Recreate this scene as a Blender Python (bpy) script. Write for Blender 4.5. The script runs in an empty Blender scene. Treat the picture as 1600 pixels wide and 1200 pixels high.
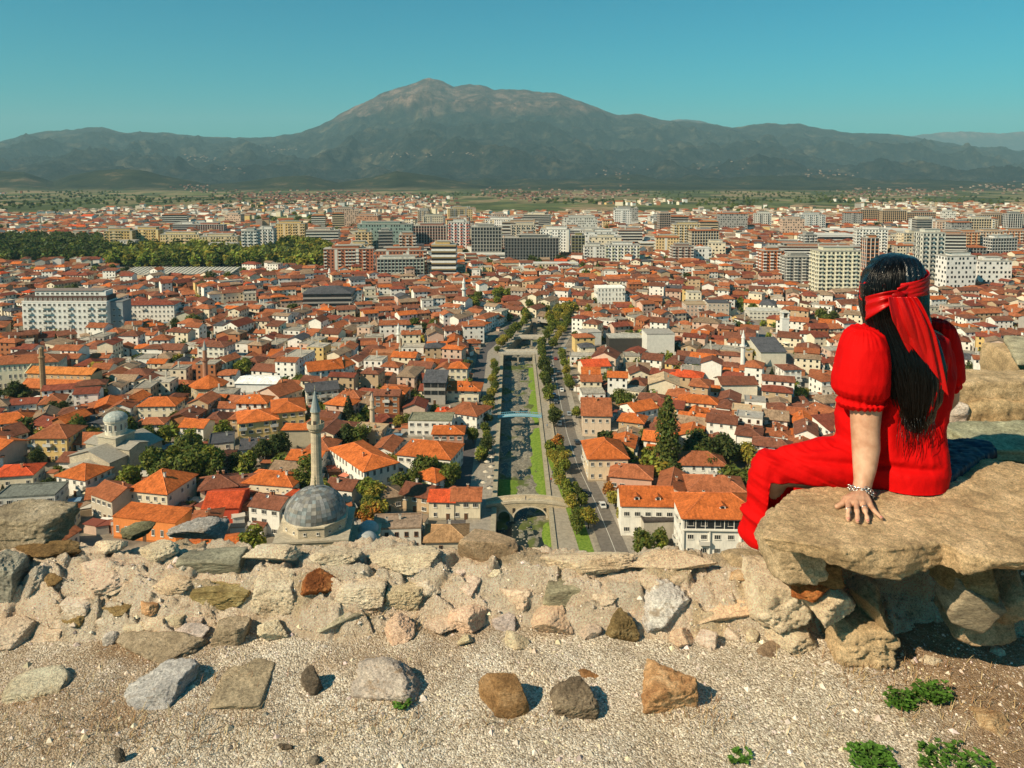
import bpy, bmesh, math, random
import numpy as np
from mathutils import Vector, Matrix

sc = bpy.context.scene
R = math.radians
H = 112.0                      # camera height above the valley floor
F = 1202.0                     # focal length in photograph pixels
PITCH = R(5.0)
G0 = H - 1.70                  # the fortress ground under the photographer

# ------------------------------------------------------------------ camera
cam_d = bpy.data.cameras.new('camera')
cam = bpy.data.objects.new('camera', cam_d)
sc.collection.objects.link(cam)
sc.camera = cam
cam.location = (0, 0, H)
cam.rotation_euler = (math.pi / 2 - PITCH, 0, 0)
cam_d.sensor_width = 36
cam_d.lens = F / 1600 * 36
cam_d.shift_y = -240 / 1600
cam_d.clip_start = 0.05
cam_d.clip_end = 90000

# ------------------------------------------------------------------ light
SUN_EL, SUN_AZ = R(40), R(56)          # azimuth of travel, from +Y towards +X
trav = Vector((math.sin(SUN_AZ) * math.cos(SUN_EL), math.cos(SUN_AZ) * math.cos(SUN_EL), -math.sin(SUN_EL)))
sun_d = bpy.data.lights.new('sun', 'SUN')
sun_d.energy = 5.0
sun_d.angle = R(0.5)
sun_d.color = (1.0, 0.83, 0.58)
sun = bpy.data.objects.new('sun', sun_d)
sc.collection.objects.link(sun)
sun.rotation_euler = trav.to_track_quat('-Z', 'Y').to_euler()
sun.location = (-50, -50, 200)

world = bpy.data.worlds.new('World')
sc.world = world
world.use_nodes = True
nt = world.node_tree
bgn = nt.nodes['Background']
sky = nt.nodes.new('ShaderNodeTexSky')
sky.sky_type = 'NISHITA'
sky.sun_disc = False
sky.sun_elevation = SUN_EL
sky.sun_rotation = math.atan2(-trav.x, -trav.y)
sky.air_density = 1.0
sky.dust_density = 0.6
sky.ozone_density = 1.0
mul = nt.nodes.new('ShaderNodeMix')
mul.data_type = 'RGBA'
mul.blend_type = 'MULTIPLY'
mul.inputs[0].default_value = 1.0
mul.inputs[7].default_value = (0.03, 1.10, 1.22, 1)
nt.links.new(sky.outputs[0], mul.inputs[6])
nt.links.new(mul.outputs[2], bgn.inputs[0])
bgn.inputs[1].default_value = 0.052

vs = sc.view_settings
vs.view_transform = 'Standard'
vs.look = 'None'
vs.exposure = 0.42
vs.gamma = 1.0
vs.use_curve_mapping = False
cy = sc.cycles
cy.max_bounces = 5
cy.diffuse_bounces = 2
cy.glossy_bounces = 2
cy.transmission_bounces = 3
cy.volume_bounces = 0
cy.transparent_max_bounces = 6
cy.use_denoising = True
cy.denoising_prefilter = 'ACCURATE'
cy.denoising_input_passes = 'RGB_ALBEDO_NORMAL'
cy.caustics_reflective = False
cy.caustics_refractive = False

# ------------------------------------------------------------------ photo geometry
CP, SP = math.cos(PITCH), math.sin(PITCH)
def rdir(px, py):
    u = (px - 800) / F
    v = -(py - 360) / F
    return Vector((u, CP + v * SP, -SP + v * CP))
def W(px, py, Y):
    """point at depth Y on the sight line of a photograph pixel"""
    d = rdir(px, py)
    t = Y / d.y
    return Vector((d.x * t, Y, H + d.z * t))
def G(px, py, z=0.0):
    d = rdir(px, py)
    t = (z - H) / d.z
    return Vector((d.x * t, d.y * t, z))
def PX(x, y, z):
    """pixel of a world point"""
    c = y * CP - (z - H) * SP
    v = y * SP + (z - H) * CP
    return 800 + F * x / c, 360 - F * v / c

# ------------------------------------------------------------------ numeric noise
def _hash(ix, iy, iz, seed):
    h = (ix.astype(np.int64) * 374761393 + iy.astype(np.int64) * 668265263 + iz.astype(np.int64) * 2147483647 + seed * 1274126177) & 0xFFFFFFFF
    h = ((h ^ (h >> 13)) * 1274126177) & 0xFFFFFFFF
    h = (h ^ (h >> 16)) & 0xFFFFFFFF
    return h / 4294967295.0
def vnoise(x, y, z=None, seed=0):
    x = np.asarray(x, float); y = np.asarray(y, float)
    z = np.zeros_like(x) if z is None else np.asarray(z, float)
    ix, iy, iz = np.floor(x), np.floor(y), np.floor(z)
    fx, fy, fz = x - ix, y - iy, z - iz
    fx = fx * fx * fx * (fx * (fx * 6 - 15) + 10); fy = fy * fy * fy * (fy * (fy * 6 - 15) + 10); fz = fz * fz * fz * (fz * (fz * 6 - 15) + 10)
    r = 0
    for a in (0, 1):
        for b in (0, 1):
            for c in (0, 1):
                w = (fx if a else 1 - fx) * (fy if b else 1 - fy) * (fz if c else 1 - fz)
                r = r + w * _hash(ix + a, iy + b, iz + c, seed)
    return r * 2 - 1
def fbm(x, y, z=None, oct=4, seed=0, ridged=False, gain=0.5):
    s, a, n = 0, 1.0, 0
    x = np.asarray(x, float); y = np.asarray(y, float)
    if z is not None: z = np.asarray(z, float)
    for i in range(oct):
        v = vnoise(x, y, z, seed + i * 17)
        if ridged: v = 1 - 2 * np.abs(v)
        s = s + a * v; n += a; a *= gain
        x = x * 2.03 + 11.3; y = y * 2.03 + 5.7
        if z is not None: z = z * 2.03 + 3.1
    return s / n
def sstep(a, b, x):
    t = np.clip((x - a) / (b - a), 0, 1)
    return t * t * (3 - 2 * t)

# ------------------------------------------------------------------ materials
MATS = {}
class N:
    def __init__(s, name):
        s.m = bpy.data.materials.new(name); s.m.use_nodes = True
        s.t = s.m.node_tree
        s.b = s.t.nodes['Principled BSDF']; s.out = s.t.nodes['Material Output']
        MATS[name] = s.m
    def n(s, typ, **k):
        nd = s.t.nodes.new('ShaderNode' + typ)
        for a, v in k.items(): setattr(nd, a, v)
        return nd
    def l(s, a, b): s.t.links.new(a, b)
    def pos(s, scale=(1, 1, 1)):
        g = s.n('NewGeometry'); m = s.n('Mapping'); m.inputs['Scale'].default_value = scale
        s.l(g.outputs['Position'], m.inputs[0]); return m.outputs[0]
    def noise(s, vec, scale, detail=4, rough=0.55):
        x = s.n('TexNoise'); x.inputs['Scale'].default_value = scale; x.inputs['Detail'].default_value = detail
        x.inputs['Roughness'].default_value = rough; s.l(vec, x.inputs['Vector']); return x.outputs[0]
    def ramp(s, fac, stops, interp='LINEAR'):
        r = s.n('ValToRGB'); r.color_ramp.interpolation = interp
        e = r.color_ramp.elements
        while len(e) > 1: e.remove(e[-1])
        e[0].position = stops[0][0]; e[0].color = (*c3(stops[0][1]), 1)
        for p, c in stops[1:]:
            q = e.new(p); q.color = (*c3(c), 1)
        s.l(fac, r.inputs[0]); return r.outputs[0]
    def mix(s, a, b, fac, mode='MIX'):
        m = s.n('Mix', data_type='RGBA', blend_type=mode)
        for i, q in ((0, fac), (6, a), (7, b)):
            if hasattr(q, 'is_linked') or hasattr(q, 'links'): s.l(q, m.inputs[i])
            elif i == 0: m.inputs[0].default_value = q
            else: m.inputs[i].default_value = (*c3(q), 1)
        return m.outputs[2]
    def math(s, op, a, b=None, clamp=False):
        m = s.n('Math', operation=op, use_clamp=clamp)
        for i, q in enumerate((a, b)):
            if q is None: continue
            if hasattr(q, 'links'): s.l(q, m.inputs[i])
            else: m.inputs[i].default_value = q
        return m.outputs[0]
    def bump(s, h, strength, dist):
        b = s.n('Bump'); b.inputs['Strength'].default_value = strength; b.inputs['Distance'].default_value = dist
        s.l(h, b.inputs['Height']); s.l(b.outputs[0], s.b.inputs['Normal']); return b
    def col(s): 
        a = s.n('Attribute'); a.attribute_name = 'Col'; return a.outputs[0]
    def base(s, c):
        if hasattr(c, 'links'): s.l(c, s.b.inputs['Base Color'])
        else: s.b.inputs['Base Color'].default_value = (*c3(c), 1)
    def set(s, rough=0.8, metal=0.0, spec=0.3):
        s.b.inputs['Roughness'].default_value = rough; s.b.inputs['Metallic'].default_value = metal
        s.b.inputs['Specular IOR Level'].default_value = spec
def c3(c): return (c, c, c) if isinstance(c, (int, float)) else tuple(c[:3])

m = N('plaster'); p = m.pos()
k = m.ramp(m.noise(p, 0.6, 5, 0.65), [(0.25, 0.72), (0.6, 1.0)])
p2 = m.pos((2.2, 2.2, 0.25)); k2 = m.ramp(m.noise(p2, 1.4, 4, 0.6), [(0.3, 0.78), (0.55, 1.0)])
m.base(m.mix(m.mix(m.col(), k, 0.6, 'MULTIPLY'), k2, 0.6, 'MULTIPLY')); m.set(0.9, 0, 0.15)

m = N('roof_tile')
uv = m.n('UVMap'); uv.uv_map = 'UVMap'
sx = m.n('SeparateXYZ'); m.l(uv.outputs[0], sx.inputs[0])
wx = m.math('ABSOLUTE', m.math('SINE', m.math('MULTIPLY', sx.outputs[0], 3.14159 / 0.34)))
wy = m.math('FRACT', m.math('MULTIPLY', sx.outputs[1], 1 / 0.42))
hgt = m.math('ADD', m.math('MULTIPLY', wx, 0.6), m.math('MULTIPLY', wy, 0.5))
m.bump(hgt, 0.9, 0.07)
vo = m.n('TexVoronoi'); vo.inputs['Scale'].default_value = 2.4; m.l(uv.outputs[0], vo.inputs['Vector'])
cellv = m.ramp(vo.outputs['Color'], [(0.0, 0.72), (0.5, 1.0), (1.0, 1.22)])
pp = m.pos(); st = m.ramp(m.noise(pp, 0.35, 6, 0.7), [(0.3, 0.48), (0.5, 1.0), (0.75, 1.28)])
uvs = m.n('Mapping'); uvs.inputs['Scale'].default_value = (1.6, 0.22, 1); m.l(uv.outputs[0], uvs.inputs[0])
streak = m.ramp(m.noise(uvs.outputs[0], 1.0, 4, 0.6), [(0.3, 0.70), (0.6, 1.1)])
patch_ = m.ramp(m.noise(pp, 1.3, 5, 0.8), [(0.36, 0.62), (0.5, 1.0), (0.66, 1.3)])
c = m.mix(m.mix(m.mix(m.mix(m.col(), patch_, 0.7, 'MULTIPLY'), cellv, 0.75, 'MULTIPLY'), st, 0.8, 'MULTIPLY'), streak, 0.7, 'MULTIPLY')
m.base(c); m.set(0.9, 0, 0.12)

m = N('glass'); m.base((0.02, 0.025, 0.03)); m.set(0.12, 0, 0.5)
m = N('blue_glass'); m.base((0.05, 0.16, 0.19)); m.set(0.15, 0.2, 0.6)
m = N('paint'); m.base(m.col()); m.set(0.7, 0, 0.3)
m = N('car_paint'); m.base(m.col()); m.set(0.25, 0.1, 0.6)
m = N('concrete'); p = m.pos(); m.base(m.mix(m.col(), m.ramp(m.noise(p, 0.8, 6, 0.7), [(0.3, 0.6), (0.7, 1.15)]), 0.9, 'MULTIPLY')); m.set(0.9, 0, 0.15)
m = N('masonry')
br = m.n('TexBrick'); br.inputs['Scale'].default_value = 1.0; br.inputs['Brick Width'].default_value = 0.8; br.inputs['Row Height'].default_value = 0.38
br.inputs['Mortar Size'].default_value = 0.03; br.inputs['Color1'].default_value = (1.1, 1.08, 1.0, 1); br.inputs['Color2'].default_value = (0.75, 0.74, 0.72, 1); br.inputs['Mortar'].default_value = (0.5, 0.48, 0.45, 1)
uv = m.n('UVMap'); uv.uv_map = 'UVMap'; m.l(uv.outputs[0], br.inputs['Vector'])
m.base(m.mix(m.mix(m.col(), br.outputs[0], 0.8, 'MULTIPLY'), m.ramp(m.noise(m.pos(), 0.5, 5, 0.7), [(0.3, 0.7), (0.65, 1.1)]), 0.8, 'MULTIPLY')); m.set(0.92, 0, 0.1)
m = N('lead')
m.base(m.mix(m.col(), m.ramp(m.noise(m.pos((1, 1, 0.3)), 1.5, 5, 0.7), [(0.3, 0.65), (0.7, 1.2)]), 0.9, 'MULTIPLY')); m.set(0.72, 0.0, 0.25)

def leafmat(name):
    m = N(name)
    c = m.mix(m.col(), m.ramp(m.noise(m.pos(), 0.7, 3, 0.6), [(0.3, 0.6), (0.7, 1.3)]), 0.8, 'MULTIPLY')
    m.base(c); m.set(0.6, 0, 0.25)
    tr = m.n('BsdfTranslucent'); m.l(c, tr.inputs[0])
    mx = m.n('MixShader'); mx.inputs[0].default_value = 0.38
    m.l(m.b.outputs[0], mx.inputs[1]); m.l(tr.outputs[0], mx.inputs[2]); m.l(mx.outputs[0], m.out.inputs[0])
leafmat('foliage')
m = N('bark'); m.base(m.ramp(m.noise(m.pos((3, 3, 0.6)), 2.0, 4), [(0.3, (0.05, 0.035, 0.025)), (0.7, (0.13, 0.10, 0.075))])); m.set(0.95, 0, 0.1)

# ------------------------------------------------------------------ mesh builder
COL = sc.collection
def mesh_from(name, V, Fc, cols=None, mids=None, mats=(), smooth=False):
    me = bpy.data.meshes.new(name)
    V = np.asarray(V, dtype=np.float32).reshape(-1, 3)
    if isinstance(Fc, np.ndarray):
        k = Fc.shape[1]; nf = len(Fc)
        tot = np.full(nf, k, np.int32); loops = Fc.reshape(-1).astype(np.int32)
    else:
        nf = len(Fc); tot = np.fromiter((len(f) for f in Fc), np.int32, nf)
        loops = np.fromiter((i for f in Fc for i in f), np.int32, int(tot.sum()))
    start = np.zeros(nf, np.int32)
    if nf: start[1:] = np.cumsum(tot)[:-1]
    me.vertices.add(len(V)); me.vertices.foreach_set('co', V.reshape(-1))
    me.loops.add(len(loops)); me.loops.foreach_set('vertex_index', loops)
    me.polygons.add(nf); me.polygons.foreach_set('loop_start', start); me.polygons.foreach_set('loop_total', tot)
    if mids is not None: me.polygons.foreach_set('material_index', np.asarray(mids, np.int32))
    me.polygons.foreach_set('use_smooth', np.full(nf, bool(smooth)))
    for mt in mats: me.materials.append(MATS[mt] if isinstance(mt, str) else mt)
    me.update(calc_edges=True)
    if cols is not None:
        cols = np.asarray(cols, np.float32)
        a = me.color_attributes.new('Col', 'FLOAT_COLOR', 'CORNER')
        cc = np.ones((len(loops), 4), np.float32); cc[:, :3] = np.repeat(cols, tot, axis=0)
        a.data.foreach_set('color', cc.reshape(-1))
    nrm = np.zeros(nf * 3, np.float32); me.polygons.foreach_get('normal', nrm); nrm = nrm.reshape(-1, 3)
    hx = np.stack([-nrm[:, 1], nrm[:, 0], np.zeros(nf)], 1); ln = np.linalg.norm(hx, axis=1, keepdims=True)
    hx = np.where(ln > 1e-3, hx / np.maximum(ln, 1e-6), np.array([1.0, 0, 0]))
    vx = np.cross(nrm, hx)
    P = V[loops]; hl = np.repeat(hx, tot, 0); vl = np.repeat(vx, tot, 0)
    uvl = me.uv_layers.new(name='UVMap')
    uvl.data.foreach_set('uv', np.stack([(P * hl).sum(1), (P * vl).sum(1)], 1).astype(np.float32).reshape(-1))
    return me
class MB:
    def __init__(s): s.v, s.f, s.c, s.m = [], [], [], []
    def add(s, V, Fs, col=(0.5, 0.5, 0.5), mat=0):
        o = len(s.v); s.v.extend([tuple(q) for q in V])
        c = c3(col)
        for f in Fs: s.f.append([i + o for i in f]); s.c.append(c); s.m.append(mat)
        return s
    def box(s, x, y, z, sx, sy, sz, col=(0.5, 0.5, 0.5), mat=0, yaw=0.0, top=True, bottom=True):
        """centre x,y; base z"""
        cs, sn = math.cos(yaw), math.sin(yaw)
        V = []
        for dz in (0, sz):
            for dx, dy in ((-1, -1), (1, -1), (1, 1), (-1, 1)):
                a, b = dx * sx / 2, dy * sy / 2
                V.append((x + a * cs - b * sn, y + a * sn + b * cs, z + dz))
        Fs = [[0, 1, 5, 4], [1, 2, 6, 5], [2, 3, 7, 6], [3, 0, 4, 7]]
        if top: Fs.append([4, 5, 6, 7])
        if bottom: Fs.append([3, 2, 1, 0])
        return s.add(V, Fs, col, mat)
    def prism(s, prof, x0, x1, col, mat=0):
        """profile of (y,z), counter-clockwise seen from -x side, extruded along x"""
        n = len(prof)
        V = [(x0, a, b) for a, b in prof] + [(x1, a, b) for a, b in prof]
        Fs = [[i, (i + 1) % n, (i + 1) % n + n, i + n] for i in range(n)] + [list(range(n))[::-1], list(range(n, 2 * n))]
        return s.add(V, Fs, col, mat)
    def lathe(s, prof, n, x, y, col, mat=0, a0=0.0, cap=True, cols=None):
        V = []; Fs = []
        for r, z in prof:
            for i in range(n):
                a = a0 + i * 2 * math.pi / n
                V.append((x + r * math.cos(a), y + r * math.sin(a), z))
        for j in range(len(prof) - 1):
            for i in range(n):
                Fs.append([j * n + i, j * n + (i + 1) % n, (j + 1) * n + (i + 1) % n, (j + 1) * n + i])
        if cap: Fs.append(list(range((len(prof) - 1) * n, len(prof) * n)))
        o = len(s.f); s.add(V, Fs, col, mat)
        if cols:
            for k in range(len(Fs)): s.c[o + k] = c3(cols(k // n, k % n))
        return s
    def tube(s, pts, radii, n=6, col=(0.5,) * 3, mat=0):
        V = []; Fs = []
        for i, (p, r) in enumerate(zip(pts, radii)):
            p = Vector(p); a = Vector(pts[max(i - 1, 0)]); b = Vector(pts[min(i + 1, len(pts) - 1)])
            t = (b - a).normalized(); u = t.cross(Vector((0.3, 0.9, 0.2))).normalized(); w = t.cross(u)
            for k in range(n):
                an = 2 * math.pi * k / n
                V.append(p + u * (r * math.cos(an)) + w * (r * math.sin(an)))
        for i in range(len(pts) - 1):
            for k in range(n): Fs.append([i * n + k, i * n + (k + 1) % n, (i + 1) * n + (k + 1) % n, (i + 1) * n + k])
        Fs.append(list(range(n))[::-1]); Fs.append(list(range((len(pts) - 1) * n, len(pts) * n)))
        return s.add(V, Fs, col, mat)
    def mesh(s, name, mats, smooth=False): return mesh_from(name, s.v, s.f, s.c, s.m, mats, smooth)
    def build(s, name, mats, parent=None, smooth=False, loc=None):
        return link(name, s.mesh(name, mats if isinstance(mats, (list, tuple)) else [mats], smooth), parent, loc)
def link(name, me, parent=None, loc=None, rz=None):
    o = bpy.data.objects.new(name, me); COL.objects.link(o)
    if parent is not None: o.parent = parent
    if loc is not None: o.location = loc
    if rz is not None: o.rotation_euler = (0, 0, rz)
    return o
def tag(o, label=None, cat=None, group=None, kind=None):
    if label: o['label'] = label
    if cat: o['category'] = cat
    if group: o['group'] = group
    if kind: o['kind'] = kind
    return o
def thing(name, label, cat, loc=(0, 0, 0), rz=0.0, group=None):
    o = bpy.data.objects.new(name, None); COL.objects.link(o)
    o.location = loc; o.rotation_euler = (0, 0, rz); o.empty_display_size = 0.5
    return tag(o, label, cat, group)
# ================================================================== LAND
rng = random.Random(7)
RIDGE = [(-700, 240), (-300, 226), (-100, 225), (0, 222), (40, 210), (80, 205), (120, 203), (165, 201), (200, 210), (260, 208), (330, 215), (370, 218), (420, 213), (470, 208), (500, 200), (520, 190), (545, 175), (575, 160), (600, 148), (625, 138), (650, 130), (672, 122), (695, 130), (710, 136), (735, 133), (760, 137), (775, 143), (800, 142), (825, 141), (850, 146), (880, 152), (905, 160), (930, 170), (965, 182), (990, 180), (1015, 185), (1050, 192), (1100, 197), (1140, 202), (1170, 197), (1200, 195), (1245, 196), (1280, 204), (1330, 210), (1400, 213), (1450, 220), (1500, 228), (1560, 232), (1600, 235), (1800, 240), (2400, 236)]
FOOT = [(-700, 280), (-200, 276), (0, 272), (40, 273), (85, 289), (110, 279), (150, 271), (220, 271), (280, 284), (330, 293), (380, 289), (440, 281), (480, 279), (530, 290), (580, 282), (620, 273), (680, 280), (720, 288), (760, 295), (860, 293), (950, 290), (1050, 292), (1150, 296), (1300, 297), (1600, 294), (2400, 290)]
def ridge_e(px): return (255 - np.interp(px, [a for a, b in RIDGE], [b for a, b in RIDGE]) + 1.3 * fbm(np.asarray(px, float) / 13, np.zeros(np.shape(px)) + 4.2, oct=3, seed=91)) / F
def foot_e(px): return (255 - np.interp(px, [a for a, b in FOOT], [b for a, b in FOOT])) / F
def RL(y): return np.interp(y, [0, 450, 520, 600, 700], [-5, -5, 12, 20, 26])
def RR(y): return np.interp(y, [0, 450, 520, 600, 700], [12, 12, 27, 33, 38])
def ROADX(y): return np.interp(y, [200, 222, 247, 278, 310, 390, 449, 520, 600, 700], [31, 29.6, 27.7, 24.5, 23, 23, 23.5, 38, 44, 50])
def landz(x, y):
    x = np.asarray(x, float); y = np.asarray(y, float)
    u = x / np.maximum(y, 1); px = 800 + F * u
    z = np.where(y < 175, np.maximum(0, 107.2 - 0.62 * (y - 3.2)), 0.0)
    z = z - 42 * sstep(1200, 4200, y)
    t = np.clip((y - 4200) / 9300.0, 0, 1.0)
    eb = (112 + 42) / -4200.0
    e = eb + (ridge_e(px) - eb) * (0.35 * t + 0.65 * t ** 2.0)
    zm = 112 + y * e
    t2 = np.clip((y - 13500) / 4500.0, 0, 1)
    zm = zm - t2 * 900
    env = sstep(0.05, 0.5, t)
    rn = fbm(x / 1400, y / 1400, oct=6, seed=3, ridged=True, gain=0.55)
    rn = rn + 0.22 * fbm(x / 420, y / 420, oct=5, seed=13, ridged=True, gain=0.6)
    zm = zm + (rn - 0.1) * env * (1 - 0.85 * sstep(0.82, 1.0, t)) * 330
    zf = 112 + y * (foot_e(px) + .0035)
    zb = np.where(y < 4200, z, zm)
    g = np.exp(-((y - 5300) / 480.0) ** 2)
    foot = zb + np.maximum(zf - zb, 0) * g * (1 + 0.12 * fbm(x / 420, y / 420, oct=5, seed=9, ridged=True))
    z = np.where(y < 4200, np.maximum(z, np.where(y > 3900, foot, z)), np.maximum(zm, foot))
    # river channel
    inch = (x > RL(y) - 0.8) & (x < RR(y) + 0.8) & (y > 180) & (y < 545)
    return np.where(inch, -6.0, z)

ys = np.concatenate([np.linspace(3.35, 40, 40), np.linspace(43, 180, 50), np.arange(183, 700, 4.0), np.geomspace(704, 4200, 120), np.linspace(4260, 18000, 230)])
us = np.concatenate([np.linspace(-1.15, -0.74, 24), np.linspace(-0.735, 0.735, 560), np.linspace(0.745, 1.15, 24)])
YY, UU = np.meshgrid(ys, us, indexing='ij')
XX = UU * YY
ZZ = landz(XX, YY)
V = np.stack([XX, YY, ZZ], -1).reshape(-1, 3)
nr, ncn = YY.shape
idx = np.arange(nr * ncn).reshape(nr, ncn)
Q = np.stack([idx[:-1, :-1], idx[:-1, 1:], idx[1:, 1:], idx[1:, :-1]], -1).reshape(-1, 4)

m = N('land')
pos = m.pos(); sp = m.n('SeparateXYZ'); m.l(pos, sp.inputs[0]); Y_, Z_ = sp.outputs[1], sp.outputs[2]
def band(m, v, a, b):
    r = m.n('MapRange', clamp=True); r.inputs[1].default_value = a; r.inputs[2].default_value = b; m.l(v, r.inputs[0]); return r.outputs[0]
town = m.ramp(m.noise(pos, 0.12, 6, 0.7), [(0.3, (0.10, 0.09, 0.075)), (0.5, (0.22, 0.19, 0.15)), (0.7, (0.35, 0.30, 0.24))])
warp = m.n('Mapping'); warp.inputs['Scale'].default_value = (1, 0.55, 1); warp.inputs['Rotation'].default_value = (0, 0, 0.3); m.l(pos, warp.inputs[0])
fv = m.n('TexVoronoi'); fv.inputs['Scale'].default_value = 1 / 130; m.l(warp.outputs[0], fv.inputs['Vector'])
fsep = m.n('SeparateColor'); m.l(fv.outputs['Color'], fsep.inputs[0])
fields = m.ramp(fsep.outputs[0], [(0.0, (0.07, 0.085, 0.035)), (0.25, (0.14, 0.15, 0.06)), (0.45, (0.20, 0.17, 0.085)), (0.65, (0.28, 0.21, 0.12)), (0.85, (0.09, 0.11, 0.045)), (1.0, (0.34, 0.26, 0.17))], 'CONSTANT')
fields = m.mix(fields, m.ramp(m.noise(pos, 0.012, 5, 0.7), [(0.35, 0.55), (0.65, 1.25)]), 0.9, 'MULTIPLY')
c1 = m.mix(town, fields, band(m, m.math('ADD', Y_, m.math('MULTIPLY', m.noise(pos, 0.002, 3), 900)), 1650, 2100))
forest = m.ramp(m.noise(pos, 0.005, 10, 0.82), [(0.34, (0.003, 0.008, 0.010)), (0.5, (0.012, 0.019, 0.018)), (0.58, (0.045, 0.046, 0.034)), (0.72, (0.16, 0.125, 0.08))])
clear = m.ramp(m.noise(pos, 0.0022, 6, 0.7), [(0.56, 0.0), (0.66, 1.0)])
forest = m.mix(forest, (0.15, 0.12, 0.07), m.math('MULTIPLY', clear, 0.75))
rock = m.ramp(m.noise(pos, 0.004, 9, 0.75), [(0.38, (0.018, 0.014, 0.012)), (0.5, (0.09, 0.056, 0.042)), (0.62, (0.25, 0.16, 0.12))])
zr = m.math('ADD', Z_, m.math('MULTIPLY', m.math('SUBTRACT', m.noise(pos, 0.0016, 7, 0.7), 0.5), 900))
lowhill = m.ramp(m.noise(pos, 0.004, 8, 0.8), [(0.38, (0.010, 0.016, 0.009)), (0.55, (0.034, 0.040, 0.020)), (0.68, (0.18, 0.12, 0.07))])
forest = m.mix(lowhill, forest, band(m, Y_, 6000, 6600))
mount = m.mix(forest, rock, band(m, zr, 800, 1010))
qn = m.n('MapRange', clamp=True)
c2 = m.mix(c1, mount, band(m, Y_, 4150, 4700))
hillc = m.ramp(m.noise(pos, 0.5, 6, 0.7), [(0.35, (0.05, 0.06, 0.02)), (0.6, (0.22, 0.17, 0.10))])
c3_ = m.mix(hillc, c2, band(m, Y_, 165, 215))
m.base(c3_); m.set(0.95, 0, 0.05)
nb = m.noise(pos, 0.010, 8, 0.7); bp = m.bump(nb, 0.5, 110.0)
m.l(m.math('MULTIPLY', band(m, Y_, 4300, 6500), 0.8), bp.inputs['Strength'])

me = mesh_from('ground', V, Q, None, None, ['land'], True)
tag(link('ground', me), kind='structure')

# far ridge behind the mountains
def far_ridge(pts, Y, name):
    V = []; 
    n = 90
    xs = np.linspace(pts[0][0], pts[-1][0], n); pys = np.interp(xs, [a for a, b in pts], [b for a, b in pts])
    for j, (dy, k) in enumerate(((-1500, 0.0), (-700, 0.55), (0, 1.0), (1800, 0.0))):
        for i in range(n):
            e = (255 - pys[i] + 1.0 * float(vnoise(xs[i] / 7, 3))) / F
            z = 112 + Y * e
            V.append(((xs[i] - 800) / F * (Y + dy), Y + dy, z * k + (1 - k) * 20))
    Fs = [[j * n + i, j * n + i + 1, (j + 1) * n + i + 1, (j + 1) * n + i] for j in range(3) for i in range(n - 1)]
    o = link(name, mesh_from(name, V, Fs, None, None, ['land'], True)); tag(o, kind='structure')
far_ridge([(1000, 205), (1040, 190), (1062, 187), (1090, 190), (1120, 196), (1160, 204), (1200, 215)], 19500, 'distant_hill')
far_ridge([(1380, 218), (1440, 210), (1500, 206), (1560, 209), (1600, 206), (1750, 208), (1900, 215)], 24000, 'distant_hill')

# ------------------------------------------------------------------ river corridor
def strip(name, xa, xb, y0, y1, z, col, mat, dy=3.0, thick=None, kind='structure', zf=None):
    yy = np.arange(y0, y1 + 0.01, dy); V = []; Fs = []
    for y in yy: V += [(xa(y), y, z), (xb(y), y, z)]
    n = len(yy); Fs = [[2 * i, 2 * i + 1, 2 * i + 3, 2 * i + 2] for i in range(n - 1)]
    if thick:
        for y in yy: V += [(xa(y), y, z - thick), (xb(y), y, z - thick)]
        o = 2 * n
        for i in range(n - 1):
            Fs += [[2 * i, 2 * i + 2, o + 2 * i + 2, o + 2 * i], [2 * i + 3, 2 * i + 1, o + 2 * i + 1, o + 2 * i + 3]]
        Fs += [[1, 0, o, o + 1], [2 * n - 2, 2 * n - 1, o + 2 * n - 1, o + 2 * n - 2]]
    me = mesh_from(name, V, Fs, [c3(col)] * len(Fs), None, [mat])
    o = link(name, me)
    if kind: tag(o, kind=kind)
    return o
m = N('river_bed'); pos = m.pos()
gr = m.ramp(m.noise(pos, 1.1, 8, 0.8), [(0.35, (0.07, 0.065, 0.05)), (0.5, (0.20, 0.18, 0.14)), (0.68, (0.42, 0.38, 0.31))])
gn = m.ramp(m.noise(pos, 0.09, 4, 0.6), [(0.52, 0.0), (0.60, 1.0)])
m.base(m.mix(gr, (0.09, 0.11, 0.03), gn)); m.set(0.9, 0, 0.2)
m = N('water'); m.base((0.012, 0.022, 0.022)); m.set(0.3, 0, 0.12); m.bump(m.noise(m.pos((1, 0.5, 1)), 2.2, 4, 0.6), 0.35, 0.15)
m = N('asphalt'); m.base(m.mix(m.col(), m.ramp(m.noise(m.pos(), 0.7, 6, 0.7), [(0.3, 0.65), (0.7, 1.3)]), 0.9, 'MULTIPLY')); m.set(0.85, 0, 0.2)
m = N('grass'); m.base(m.ramp(m.noise(m.pos(), 1.0, 6, 0.75), [(0.3, (0.07, 0.12, 0.015)), (0.5, (0.14, 0.22, 0.03)), (0.7, (0.24, 0.30, 0.06))])); m.set(0.9, 0, 0.1)
bx = np.linspace(0, 1, 46); by = np.arange(184, 548, 0.6)
BY, BX = np.meshgrid(by, bx, indexing='ij')
XW = RL(BY) - 1 + BX * (RR(BY) - RL(BY) + 2)
ZW = -4.38 + 0.70 * fbm(XW / 3.2, BY / 6.0, oct=5, seed=21) + 0.5 * np.clip(np.abs(BX - 0.45) * 2 - 0.55, 0, 1)
i2 = np.arange(BY.size).reshape(BY.shape)
Q2 = np.stack([i2[:-1, :-1], i2[:-1, 1:], i2[1:, 1:], i2[1:, :-1]], -1).reshape(-1, 4)
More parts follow.
